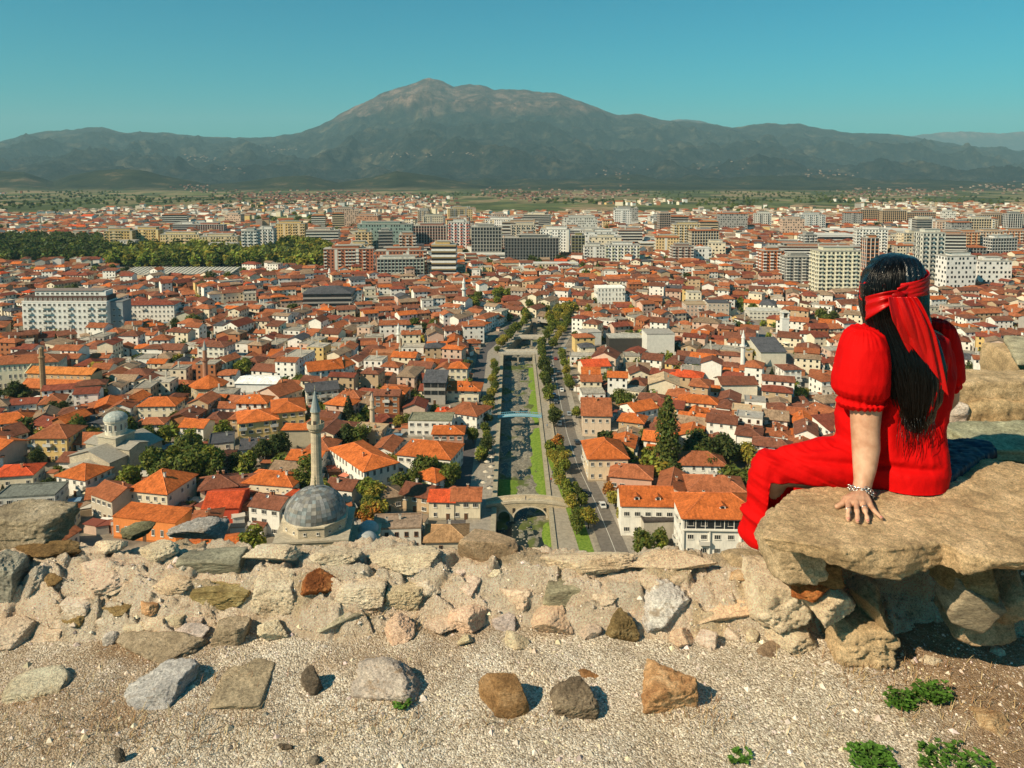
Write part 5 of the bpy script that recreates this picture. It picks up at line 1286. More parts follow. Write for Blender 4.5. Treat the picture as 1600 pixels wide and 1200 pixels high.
for k in range(9000):
    px = tg.uniform(-10, 520); py = tg.uniform(374, 430)
    ok = (px < 175 and 378 < py < 412) or (170 <= px < 515 and 392 < py < 418) or (440 < px < 512 and 386 < py < 424)
    if not ok or n_m > 1150: continue
    p = G(px, py)
    if occupied(p.x, p.y, 3): continue
    mass(p.x, p.y, 0, tg.uniform(.75, 1.75), tg.choice([0, 1, 1, 2]) if px < 165 else tg.choice([1, 2, 3, 4, 4, 5])); n_m += 1
tag(link('park_trees', mesh_from('park_trees', np.concatenate(Vs), np.concatenate(Qs), np.concatenate(Cs), None, ['foliage'])), 'wooded park mass, dark at the left edge and brighter before the ochre blocks', 'trees', kind='stuff')
Vs, Qs, Cs = [], [], []; off = 0; ng = 0
for k in range(30000):
    if ng > 900: break
    y = 240 + 760 * tg.random() ** 1.1; x = tg.uniform(-.72, .72) * y
    if in_river(x, y, 1) or occupied(x, y, 1.2): continue
    if float(vnoise(x / 70, y / 90, seed=19)) < -.1 and tg.random() < .7: continue
    if any((x - h_[0]) ** 2 + (y - h_[1]) ** 2 < 34 for h_ in NEARH[::1] if abs(h_[1] - y) < 6 and abs(h_[0] - x) < 6): continue
    mass(x, y, -1.0, tg.uniform(.45, .85), tg.choice([0, 2, 2, 3, 4, 5])); ng += 1
print('greenery', ng)
tag(link('garden_greenery', mesh_from('garden_greenery', np.concatenate(Vs), np.concatenate(Qs), np.concatenate(Cs), None, ['foliage'])), 'countless small garden trees and bushes squeezed between the town houses', 'greenery', kind='stuff')
Vs, Qs, Cs = [], [], []; off = 0
for k in range(4200):
    y = 700 + 3400 * tg.random() ** 1.1; u = tg.uniform(-.72, .72); x = u * y; px = 800 + F * u
    dn = float(fbm(x / 300, y / 500, oct=3, seed=77))
    thr = -.12 if (y > 1600 and 780 < px < 1180) else .13
    if y < 1100 and (tg.random() < .6 or occupied(x, y, 5)): continue
    if dn < thr: continue
    mass(x, y, float(landz(x, y)), tg.uniform(.7, 1.3), tg.choice([0, 1, 2, 2, 3]))
tag(link('distant_trees', mesh_from('distant_trees', np.concatenate(Vs), np.concatenate(Qs), np.concatenate(Cs), None, ['foliage'])), 'scattered trees and hedges across the far plain', 'trees', kind='stuff')

# ------------------------------------------------------------------ cars
def car_proto(col, name, label):
    root = thing(name, label, 'car'); L_, Wd = 4.3, 1.75
    prof = [(-2.15, .35), (2.15, .35), (2.15, .75), (1.95, .88), (1.0, .95), (.45, 1.42), (-1.05, 1.45), (-1.75, .98), (-2.1, .9)]
    b = MB(); b.prism([(x, z) for x, z in prof], -Wd / 2, Wd / 2, col); b.build('body', 'car_paint', root)
    b = MB()
    for s in (-1, 1): b.add([(s * (Wd / 2 + .01), -1.45, .98), (s * (Wd / 2 + .01), .85, .98), (s * (Wd / 2 + .01), .4, 1.36), (s * (Wd / 2 + .01), -1.0, 1.38)], [[0, 1, 2, 3]], 0.02)
    b.add([(-.75, 1.02, .97), (.75, 1.02, .97), (.68, .49, 1.42), (-.68, .49, 1.42)], [[0, 1, 2, 3]], .02); b.add([(-.75, -1.76, 1.0), (.75, -1.76, 1.0), (.68, -1.08, 1.46), (-.68, -1.08, 1.46)], [[3, 2, 1, 0]], .02)
    b.build('window', 'glass', root)
    wm = MB()
    V = []; n = 10
    for s in (-.11, .11):
        for i in range(n): V.append((s, .32 * math.cos(i * 2 * math.pi / n), .32 * math.sin(i * 2 * math.pi / n)))
    wm.add(V, [[i, (i + 1) % n, n + (i + 1) % n, n + i] for i in range(n)] + [list(range(n))[::-1], list(range(n, 2 * n))], (.03, .03, .03)); wme = wm.mesh('wheel', ['paint'])
    for sx_ in (-1, 1):
        for yy in (-1.35, 1.35): link('wheel', wme, root, (sx_ * .78, yy, .32))
    for s in (-1, 1): MB().box(s * .62, 2.15, .62, .35, .05, .16, (.8, .8, .75)).build('headlight', 'paint', root)
    return root
CARC = [((0.75, 0.74, 0.7), 'white'), ((0.04, 0.045, 0.05), 'black'), ((0.35, 0.36, 0.37), 'silver grey'), ((0.35, 0.03, 0.02), 'dark red'), ((0.05, 0.09, 0.2), 'dark blue')]
ORD = ['nearest', 'second', 'third', 'fourth', 'fifth', 'sixth', 'seventh', 'eighth', 'ninth', 'tenth', 'eleventh', 'twelfth', 'thirteenth', 'fourteenth', 'fifteenth', 'sixteenth', 'seventeenth', 'eighteenth', 'nineteenth', 'twentieth']
spots = [(243, 1.6, 0, 0), (252, -2.2, 1, 1), (300, 2.6, 1, 2), (322, -2.6, 0, 3), (335, 2.4, 2, 0), (352, -2.6, 1, 0), (362, -2.7, 4, 0), (371, 1.5, 0, 1), (388, -2.6, 2, 0), (402, 1.7, 1, 0), (418, -2.5, 0, 0), (432, 1.6, 3, 0), (236, 7.0, 1, 0), (312, 9.0, 0, 0), (340, 8.6, 3, 0)]
for i, (y, dx, ci, f_) in enumerate(spots):
    c_, n_ = CARC[ci]
    o = car_proto(c_, 'parked_car' if abs(dx) > 2.1 else 'moving_car', f'{n_} car on the tree lined riverside road, {ORD[i] if i < 12 else ORD[i - 12] + " past the kerb"} from the wall')
    o.location = (float(ROADX(y)) + dx, y, .05); o['group'] = 'cars along the riverside road'
    sl = (float(ROADX(y + 4)) - float(ROADX(y))) / 4; o.rotation_euler = (0, 0, -math.atan(sl) + (math.pi if dx < 0 else 0))
# parasols on the left promenade
pm = MB(); pm.tube([(0, 0, 0), (0, 0, 2.6)], [.05, .05], 5, (.7, .7, .66)); pmm = pm.mesh('pole', ['paint'])
cmn = MB(); cmn.lathe([(1.15, 2.25), (0.05, 2.8)], 8, 0, 0, (0.55, 0.47, 0.36)); cmm = cmn.mesh('canopy', ['paint'])
for i in range(9):
    o = thing('parasol', f'pale parasol on the left promenade beside the river wall, {ORD[i]} from the stone bridge', 'parasol', (-7.4 + tg.uniform(-.4, .4) - (i % 2) * 2.2, 252 + i * 4.6, .12), 0, 'parasols along the left promenade')
    link('canopy', cmm, o); link('pole', pmm, o)
# walkers on the right bank: small one-piece bodies
def walker(x, y, z, top, leg, label, rz, ph=1):
    root = thing('person', label, 'person', (x, y, z), rz)
    b = MB(); sk = (0.45, 0.27, 0.18)
    for s in (-1, 1):
        b.tube([(s * .09, .0, .88), (s * .10, ph * s * .09, .5), (s * .10, ph * s * .2, .06), (s * .10, ph * s * .2 + .14, .04)], [.095, .07, .05, .04], 7, leg)
        b.tube([(s * .19, 0, 1.42), (s * .24, -ph * s * .06, 1.14), (s * .23, ph * -s * .18 + .04, .9)], [.055, .045, .035], 6, top)
    b.tube([(0, 0, .84), (0, 0, 1.0), (0, 0, 1.25), (0, 0, 1.44), (0, 0, 1.5)], [.15, .14, .17, .18, .06], 9, top)
    b.tube([(0, .0, 1.48), (0, .01, 1.56), (0, .01, 1.65), (0, .01, 1.74), (0, 0, 1.77)], [.05, .075, .095, .075, .02], 8, sk)
    b.build('body', 'paint', root, True)
    MB().lathe([(.10, 1.66), (.09, 1.74), (.03, 1.79)], 8, 0, -.01, (.03, .02, .02)).build('hair', 'paint', root, True)
walker(13.8, 262, .14, (.5, .05, .04), (.04, .05, .09), 'walker in a dark red top on the riverside walk nearest the stone bridge', .2)
walker(14.6, 268, .14, (.04, .05, .08), (.2, .18, .15), 'walker in dark top and tan trousers beyond the walker in red', -.3, -1)
walker(15.8, 279, .14, (.7, .68, .64), (.03, .03, .05), 'walker in a white top midway along the riverside walk', 3.0)
walker(13.4, 296, .14, (.05, .05, .06), (.05, .05, .07), 'walker all in black on the riverside walk', .1, -1)
walker(14.9, 318, .14, (.1, .2, .35), (.3, .28, .25), 'walker in blue, farthest on the riverside walk near the footbridge', 2.9)
walker(4.5, 243.2, 1.92, (.05, .05, .06), (.08, .08, .12), 'person in dark clothes standing on the crown of the stone bridge', 1.4)

# yard clutter: sheds, lean-tos and walls, past counting
cb = MB(); cr = MB(); cg = random.Random(3); nc = 0
for k in range(9000):
    y = 225 + 520 * cg.random() ** 1.4; x = cg.uniform(-.72, .72) * y
    if in_river(x, y, .5) or occupied(x, y, .3): continue
    if 350 < y < 600 and abs(x - SX(y)) < 4.5: continue
    if nc > 2300: break
    nc += 1; a = cg.uniform(-.5, .5); cs_, sn_ = math.cos(a), math.sin(a); t = cg.random()
    if t < .45:
        w, d, h = cg.uniform(2, 5), cg.uniform(2, 4), cg.uniform(1.9, 3.2); cb.box(x, y, -.5, w, d, h + .5, cg.choice([WHITE, CREAM, GREY, TAN, BRICK, PINK]), 0, a)
        cr.box(x, y, h, w + .5, d + .5, .16, cg.choice([TERRA, BROWN, OLDTILE, GREY, (0.55, 0.5, 0.42), DARKRED]), 0, a)
    elif t < .8: cb.box(x, y, -.5, cg.uniform(4, 11), .25, cg.uniform(1.8, 2.8), cg.choice([WHITE, CREAM, GREY, TAN]), 0, a + cg.choice([0, 1.57]))
    else: cr.box(x, y, cg.uniform(2.2, 2.8), cg.uniform(2, 4), cg.uniform(2, 3.5), .08, cg.choice([(0.8, 0.77, 0.7), (0.6, 0.2, 0.12), (0.15, 0.25, 0.35), (0.7, 0.6, 0.4)]), 0, a)
cl_ = tag(thing('yard_clutter', 'small sheds, yard walls and awnings crammed between the houses', 'sheds', (0, 0, 0)), kind='stuff')
tag(cb.build('shed_walls', 'plaster', cl_), kind='stuff'); tag(cr.build('shed_roofs', 'paint', cl_), kind='stuff')
# ------------------------------------------------------------------ labels that single out
LM = [(830, 805, 'stone bridge'), (818, 662, 'blue footbridge'), (812, 557, 'nearest concrete bridge'), (495, 800, 'lead mosque dome'), (182, 700, 'domed church'), (77, 690, 'yellow hip roofed house'), (1042, 690, 'tall poplar'), (1098, 730, 'white villa with bay'), (1120, 800, 'large white hotel'), (103, 490, 'big white apartment block'), (322, 570, 'brown minaret'), (623, 530, 'middle white minaret'), (1160, 550, 'slim white right minaret'), (1225, 505, 'square white tower'), (95, 580, 'stepped roof basilica'), (640, 710, 'large orange roofed complex'), (582, 640, 'short tan minaret'), (945, 712, 'cream roadside house'), (722, 600, 'riverside villa with dormers'), (430, 645, 'yellow twin blocks'), (545, 620, 'pointed conifer'), (725, 460, 'tall far white minaret'), (512, 470, 'dark unfinished building'), (955, 462, 'white rounded block'), (1310, 430, 'cream tower'), (228, 820, 'orange painted building'), (978, 540, 'black glazed building'), (278, 426, 'stadium hall'), (1095, 480, 'pinkish grey block'), (1270, 640, 'winding street'), (1012, 815, 'white building with dormers'), (280, 700, 'large tree cluster'), (15, 800, 'big grey boulder'), (600, 375, 'greenish glass hotel'), (830, 395, 'long dark grey slab'), (545, 412, 'brick and white slab'), (930, 382, 'white stepped block'), (1210, 415, 'bright brick tower'), (1500, 430, 'white modern block'), (1310, 377, 'white shopping hall'), (200, 376, 'ochre apartment rows'), (454, 368, 'ochre slab by the park'), (1400, 342, 'far brown towers'), (1540, 380, 'terracotta apartment row')]
def relabel(items, fmt):
    by = {}
    for it in items:
        px, py = PX(it[1], it[2], 3)
        best = min(LM, key=lambda l: math.hypot(l[0] - px, (l[1] - py) * 1.5)); dx, dy = px - best[0], (py - best[1]) * 1.5
        di = ('right of' if dx > 0 else 'left of') if abs(dx) > abs(dy) else ('in front of' if dy > 0 else 'behind')
        desc = fmt(it); by.setdefault((desc, best[2], di), []).append((math.hypot(dx, dy), it))
    for (desc, lm, di), L_ in by.items():
        L_.sort(key=lambda q: q[0])
        for k, (_, it) in enumerate(L_):
            it[0]['label'] = f'{desc} {di} the {lm}' if len(L_) == 1 else (f'{desc}, {ORD[k]} {di} the {lm}' if k < 20 else f'{desc}, far {di} the {lm}, number {k + 1} outward')
RK = {'gable': 'gabled', 'hip': 'hip', 'flat': 'flat', 'shed': 'sloping'}
SN = {1: 'low', 2: 'two storey', 3: 'three storey', 4: 'four storey'}
SHORT = {'yellow hip roofed house': 'yellow house', 'middle white minaret': 'middle minaret', 'slim white right minaret': 'slim right minaret', 'large orange roofed complex': 'orange complex', 'riverside villa with dormers': 'dormer villa', 'nearest concrete bridge': 'concrete bridge', 'big white apartment block': 'big white block', 'dark unfinished building': 'unfinished building', 'white building with dormers': 'two dormer building', 'white villa with bay': 'bay villa', 'orange painted building': 'orange building', 'stepped roof basilica': 'basilica', 'tall far white minaret': 'far tall minaret', 'large tree cluster': 'tree cluster', 'cream roadside house': 'roadside house', 'lead mosque dome': 'mosque dome', 'big grey boulder': 'grey boulder', 'pinkish grey block': 'pinkish block'}
for i_, l_ in enumerate(LM): LM[i_] = (l_[0], l_[1], SHORT.get(l_[2], l_[2]))
def hfmt(it):
    o, x, y, st, roof, wc, rc = it
    o['group'] = 'ordinary tiled houses of the old town'
    return f'{WALLN[wc]} {SN[st]} house, {ROOFN[rc] + " " if roof != "flat" else ""}{RK[roof]} roof'
relabel(HOUSES, hfmt)
def tfmt(it): it[0]['group'] = 'trees among the town houses'; return TN[it[3]] + (' tree' if it[3] not in ('conifer', 'poplar') else '')
relabel(TREES, tfmt)
def bfmt(it): it[0]['group'] = 'middle distance apartment blocks'; return it[3]
relabel(RBLK, bfmt)
# ================================================================== FORTRESS FOREGROUND
m = N('gravel'); pos = m.pos()
v1 = m.n('TexVoronoi'); v1.inputs['Scale'].default_value = 170; m.l(pos, v1.inputs['Vector'])
v2 = m.n('TexVoronoi'); v2.inputs['Scale'].default_value = 400; m.l(pos, v2.inputs['Vector'])
s1 = m.n('SeparateColor'); m.l(v1.outputs['Color'], s1.inputs[0])
stone = m.ramp(s1.outputs[0], [(0.0, (0.30, 0.245, 0.19)), (0.3, (0.54, 0.46, 0.37)), (0.6, (0.68, 0.60, 0.50)), (0.85, (0.80, 0.73, 0.63)), (1.0, (0.94, 0.90, 0.83))])
stone2 = m.ramp(v2.outputs['Color'], [(0.2, 0.65), (0.8, 1.25)])
soil = m.ramp(m.noise(pos, 30, 6, 0.8), [(0.3, (0.13, 0.075, 0.04)), (0.5, (0.30, 0.19, 0.11)), (0.72, (0.52, 0.38, 0.25))])
sp = m.n('SeparateXYZ'); m.l(pos, sp.inputs[0])
msk = m.noise(pos, 1.7, 5, 0.6)
right = m.n('MapRange', clamp=True); right.inputs[1].default_value = 1.05; right.inputs[2].default_value = 1.55; right.inputs[4].default_value = 0.34; m.l(sp.outputs[0], right.inputs[0])
left = m.n('MapRange', clamp=True); left.inputs[1].default_value = -0.6; left.inputs[2].default_value = -1.5; left.inputs[4].default_value = 0.14; m.l(sp.outputs[0], left.inputs[0])
mk = m.math('ADD', m.math('ADD', msk, right.outputs[0]), left.outputs[0])
mk2 = m.ramp(mk, [(0.54, 0.0), (0.74, 0.85)])
c = m.mix(m.mix(stone, stone2, 0.8, 'MULTIPLY'), soil, mk2)
warm = m.ramp(m.noise(pos, 3.1, 4, 0.6), [(0.35, (0.86, 0.78, 0.66)), (0.65, (1.08, 1.05, 1.0))])
m.base(m.mix(c, warm, 0.8, 'MULTIPLY')); m.set(0.92, 0, 0.15)
hh = m.math('ADD', m.math('MULTIPLY', m.math('SUBTRACT', 1.0, v1.outputs['Distance']), 0.7), m.math('MULTIPLY', m.noise(pos, 160, 5, 0.75), 0.9))
m.bump(hh, 0.9, 0.010)

def rockmat(name, stops, scale, band=None, bumpd=0.012, lichen=None):
    m = N(name); g = m.n('TexCoord'); mp = m.n('Mapping'); m.l(g.outputs['Object'], mp.inputs[0]); pos = mp.outputs[0]
    if band: mp.inputs['Scale'].default_value = band; mp.inputs['Rotation'].default_value = (0.2, 0.35, 0.2)
    info = m.n('ObjectInfo'); ad = m.n('VectorMath', operation='ADD'); m.l(pos, ad.inputs[0]); sc_ = m.n('VectorMath', operation='SCALE'); sc_.inputs['Scale'].default_value = 7.0
    m.l(info.outputs['Location'], sc_.inputs[0]); m.l(sc_.outputs[0], ad.inputs[1]); pos = ad.outputs[0]
    n1 = m.noise(pos, scale, 8, 0.72); c = m.ramp(n1, stops)
    sp_ = m.ramp(m.noise(pos, scale * 9, 6, 0.85), [(0.34, 0.50), (0.48, 1.05), (0.68, 1.5)])
    c = m.mix(c, sp_, 0.85, 'MULTIPLY')
    gt = m.ramp(m.noise(pos, 190 / (band[2] if band else 1) ** .5, 5, 0.8), [(0.34, 0.55), (0.48, 1.08), (0.64, 1.6)])
    c = m.mix(c, gt, 0.85, 'MULTIPLY')
    if lichen: c = m.mix(c, lichen, m.ramp(m.noise(pos, scale * 1.7, 6, 0.75), [(0.55, 0.0), (0.64, 0.8)]))
    c = m.mix(c, m.col(), 1.0, 'MULTIPLY')
    m.base(c); m.set(0.88, 0, 0.2)
    h = m.math('ADD', m.noise(pos, scale * 2.2, 9, 0.75), m.math('MULTIPLY', m.noise(pos, scale * 12, 8, 0.85), 0.75))
    m.bump(h, 1.0, bumpd * 1.25)
rockmat('limestone', [(0.28, (0.46, 0.35, 0.25)), (0.42, (0.82, 0.68, 0.53)), (0.6, (0.97, 0.86, 0.71))], 9, bumpd=.02)
rockmat('mortar', [(0.28, (0.48, 0.37, 0.26)), (0.40, (0.84, 0.71, 0.56)), (0.56, (0.98, 0.88, 0.75))], 16, bumpd=0.035)
rockmat('schist', [(0.3, (0.12, 0.105, 0.085)), (0.5, (0.26, 0.24, 0.19)), (0.7, (0.42, 0.38, 0.30))], 7, (1, 1, 3.5), 0.008)
rockmat('slabstone', [(0.3, (0.20, 0.155, 0.105)), (0.48, (0.36, 0.285, 0.195)), (0.66, (0.54, 0.44, 0.32))], 7, None, 0.014)
rockmat('marble', [(0.3, (0.36, 0.34, 0.33)), (0.5, (0.60, 0.56, 0.53)), (0.7, (0.80, 0.76, 0.70))], 6, (1, 1, 2.4), 0.012, (0.45, 0.33, 0.22))
rockmat('rust_rock', [(0.3, (0.10, 0.035, 0.015)), (0.5, (0.30, 0.11, 0.04)), (0.7, (0.50, 0.28, 0.12))], 9, None, 0.012)
rockmat('olive_rock', [(0.3, (0.13, 0.09, 0.045)), (0.5, (0.32, 0.235, 0.12)), (0.7, (0.52, 0.43, 0.27))], 8, (1, 1, 2), 0.012)
rockmat('dark_rock', [(0.3, (0.05, 0.04, 0.03)), (0.5, (0.16, 0.13, 0.10)), (0.7, (0.32, 0.27, 0.21))], 8, (1, 1, 2), 0.012)
rockmat('tan_rock', [(0.3, (0.30, 0.15, 0.07)), (0.48, (0.55, 0.34, 0.18)), (0.66, (0.76, 0.58, 0.38))], 8, (1, 2.5, 1), 0.012)

def rim_y(x): return 2.965 + 0.05 * vnoise(np.asarray(x) * 2.3, 0.7, seed=5) + 0.02 * vnoise(np.asarray(x) * 9, 1.7, seed=6) - 0.03 * sstep(0.2, 0.6, np.asarray(x, float))
def gz(x, y):      # gravel height over the fortress datum
    x = np.asarray(x, float); y = np.asarray(y, float)
    return 0.035 * np.clip(y - 2.2, -1, 1) + 0.03 * fbm(x * 1.6, y * 1.6, oct=3, seed=41) + 0.012 * fbm(x * 9, y * 9, oct=4, seed=42)
def worley(x, y, seed=0):
    ix, iy = np.floor(x), np.floor(y); f1 = np.full(np.shape(x), 9.0); f2 = f1.copy(); cid = np.zeros(np.shape(x))
    z0 = np.zeros_like(ix)
    for a in (-1, 0, 1):
        for b in (-1, 0, 1):
            cx_, cy_ = ix + a, iy + b
            px_, py_ = cx_ + .1 + .8 * _hash(cx_, cy_, z0, seed), cy_ + .1 + .8 * _hash(cx_, cy_, z0, seed + 1)
            d = np.hypot(px_ - x, py_ - y); h_ = _hash(cx_, cy_, z0, seed + 2)
            n1 = d < f1; f2 = np.where(n1, f1, np.minimum(f2, d)); cid = np.where(n1, h_, cid); f1 = np.where(n1, d, f1)
    return f1, f2, cid
def cobble(x, y):
    wx_ = x + .035 * fbm(x * 9, y * 9, oct=3, seed=61); wy_ = y + .035 * fbm(x * 9, y * 9, oct=3, seed=62)
    f1, f2, cid = worley(wx_ * 6.0 + 1.5 * wy_, wy_ * 12.0, 33); g1, g2, gid = worley(wx_ * 19 + 3, wy_ * 24, 44)
    stone_ = sstep(.02, .22, f2 - f1) * (.45 + .75 * cid) * sstep(.15, .35, cid)
    small = sstep(.0, .3, g2 - g1) * gid
    return stone_, small, cid
def wz(x, y):      # rubble wall core
    x = np.asarray(x, float); y = np.asarray(y, float)
    rise = sstep(2.52, 2.80, y + 0.06 * vnoise(x * 3.1, y * 2, seed=8))
    lum = fbm(x * 5.5, y * 7, oct=5, seed=51, ridged=True, gain=0.55)
    st_, sm_, ci = cobble(x, y); msk = sstep(2.5, 2.66, y + 0.05 * vnoise(x * 4, y, seed=12))
    h = -0.080 + 0.222 * rise + msk * (0.026 * lum + 0.032 * st_ + 0.012 * sm_) + 0.012 * fbm(x * 38, y * 38, oct=5, seed=52, gain=.62)
    ry = rim_y(x)
    return np.where(y > ry, h - 2.6 * sstep(0, 0.3, y - ry) - 3 * (y - ry), h)
def grid(name, x0, x1, y0, y1, step, fn, mat, stepy=None):
    xs = np.arange(x0, x1 + 1e-6, step); ys = np.arange(y0, y1 + 1e-6, stepy or step)
    A, B = np.meshgrid(xs, ys); Z = fn(A, B) + G0
    V = np.stack([A, B, Z], -1).reshape(-1, 3); i = np.arange(A.size).reshape(A.shape)
    Q = np.stack([i[:-1, :-1], i[:-1, 1:], i[1:, 1:], i[1:, :-1]], -1).reshape(-1, 4)
    return mesh_from(name, V, Q, np.ones((len(Q), 3)), None, [mat], True)
tag(link('gravel_ground', grid('gravel_ground', -2.5, 3.3, 1.75, 3.0, 0.0075, lambda a, b: np.where(b > 2.86, gz(a, b) - (b - 2.86) * 3, gz(a, b)) , 'gravel')), kind='structure')
tag(link('gravel_ground', grid('gravel_ground', -9, 9, -7, 1.80, 0.12, lambda a, b: gz(a, b) - 0.004, 'gravel')), kind='structure')
def paint_core(me):
    n = len(me.vertices); P = np.zeros(n * 3, np.float32); me.vertices.foreach_get('co', P); P = P.reshape(-1, 3).astype(float)
    st_, sm_, ci = cobble(P[:, 0], P[:, 1]); v = _hash(np.floor(ci * 977), np.floor(ci * 331), np.zeros(n), 3); w = _hash(np.floor(ci * 577), np.floor(ci * 731), np.zeros(n), 5)
    bare = (w > .8) * sstep(.3, .7, st_)
    tint = np.stack([.92 + .2 * v, .86 + .14 * v, .78 + .12 * v], 1); br = np.stack([.60 + .3 * v, .52 + .28 * v, .42 + .22 * v], 1)
    c = tint * (1 - bare[:, None]) + br * bare[:, None]
    ln = len(me.loops); li = np.zeros(ln, np.int32); me.loops.foreach_get('vertex_index', li)
    cc = np.ones((ln, 4), np.float32); cc[:, :3] = c[li]; me.color_attributes['Col'].data.foreach_set('color', cc.reshape(-1)); return me
wall_root = thing('rubble_wall', 'ruined rubble stone wall with crumbling pale mortar along the edge of the lookout', 'wall', (0, 2.8, G0))
core = link('mortar_core', paint_core(grid('mortar_core', -2.6, 2.9, 2.44, 3.34, 0.006, wz, 'mortar')), wall_root); core.location = (0, -2.8, -G0)

def hit(px, py, fn=None):
    d = rdir(px, py); yy = np.linspace(1.6, 3.3, 500); zz = d.z / d.y * yy + 1.70; xx = d.x / d.y * yy
    g_ = np.maximum(gz(xx, yy), wz(xx, yy)) if fn is None else fn(xx, yy)
    k = np.where(g_ >= zz)[0]
    k = k[0] if len(k) else 400
    return Vector((float(xx[k]), float(yy[k]), float(zz[k]) + G0))

def ico(sub):
    b = bmesh.new(); bmesh.ops.create_icosphere(b, subdivisions=sub, radius=1.0)
    V = np.array([v.co[:] for v in b.verts]); Fs = np.array([[v.index for v in f.verts] for f in b.faces]); b.free(); return V, Fs
ICO = {5: ico(6), 4: ico(5), 3: ico(4), 2: ico(3)}
def rock_mesh(sx_, sy_, sz_, seed, planes=16, rough=0.05, sub=4, flat=0.0, tint=(1, 1, 1), mat='limestone', yaw=0.0, tiltv=None, box=0.0):
    """convex faceted stone: direction sphere cut by random planes, then worn and chipped"""
    V, Fs = ICO[sub]; r = np.random.RandomState(seed)
    n = r.normal(size=(planes, 3)); n /= np.linalg.norm(n, axis=1, keepdims=True); d = r.uniform(.46, .95, planes)
    if box:
        n = np.concatenate([n, [[1, 0, 0], [-1, 0, 0], [0, 1, 0], [0, -1, 0], [0, 0, 1], [0, 0, -1]] + r.normal(size=(6, 3)) * .10]); d = np.concatenate([d + .25, np.array([.72, .72, .72, .72, .70, .72]) * box])
    n = n / np.linalg.norm(n, axis=1, keepdims=True)
    dots = V @ n.T; q = np.where(dots > 1e-3, d[None] / np.maximum(dots, 1e-3), 9)
    k = 34.0; rad = -np.log(np.exp(-k * np.minimum(q, 3)).sum(1)) / k      # softened minimum
    rad = np.minimum(rad, 1.15)
    P = V * rad[:, None]
    o = r.uniform(0, 50, 3)
    P = P * (1 + rough * fbm(P[:, 0] * 3 + o[0], P[:, 1] * 3 + o[1], P[:, 2] * 3 + o[2], oct=5, gain=.6) + rough * .9 * fbm(P[:, 0] * 5 + o[1], P[:, 1] * 5, P[:, 2] * 7 + o[2], oct=6, ridged=True, gain=.6))[:, None]
    P = P / np.abs(P).max(0) * np.array([sx_, sy_, sz_])
    if tiltv:
        M = np.array(Matrix.Rotation(tiltv[0], 3, 'X') @ Matrix.Rotation(tiltv[1], 3, 'Y')); P = P @ M.T
    cs, sn = math.cos(yaw), math.sin(yaw); P = P @ np.array([[cs, sn, 0], [-sn, cs, 0], [0, 0, 1]])
    return mesh_from('stone', P, Fs, np.tile(np.array(tint, float), (len(Fs), 1)), None, [mat], True)
def put_rock(px0, py0, px1, py1, mat, seed, tint=(1, 1, 1), lift=0.5, deep=0.8, planes=12, rough=.10, tilt=None, box=0, yaw=0.0, parent=None, name='stone', label=None, cat=None, surf=None, flat=1.0):
    c = hit((px0 + px1) / 2, py1 - 0.12 * (py1 - py0)) if surf is None else surf
    w = (px1 - px0) / F * c.y / CP; app = (py1 - py0) / F * c.y
    D = min(w * deep, app * 1.15); hgt = max(app * .32, (app - D * .42) / .86) * flat
    if parent is not None: w *= 1.12; D *= 1.2
    else: w *= 1.08; D *= 1.15
    me = rock_mesh(w / 2, D / 2, hgt * (0.5 + .5 * lift) , seed, planes, rough, 5 if w > .12 else 4, 0, tint, mat, yaw, tilt, box)
    loc = Vector((c.x, c.y + D * .40, c.z + hgt * (0.46 - .28 * (1 - lift)) + .004 if parent is not None else c.z + hgt * (.22 * lift - .06)))
    if parent: o = link(name, me, parent); o.location = loc - Vector((0, 2.8, G0))
    else: o = link(name, me); o.location = loc
    if label: tag(o, label, cat)
    return o
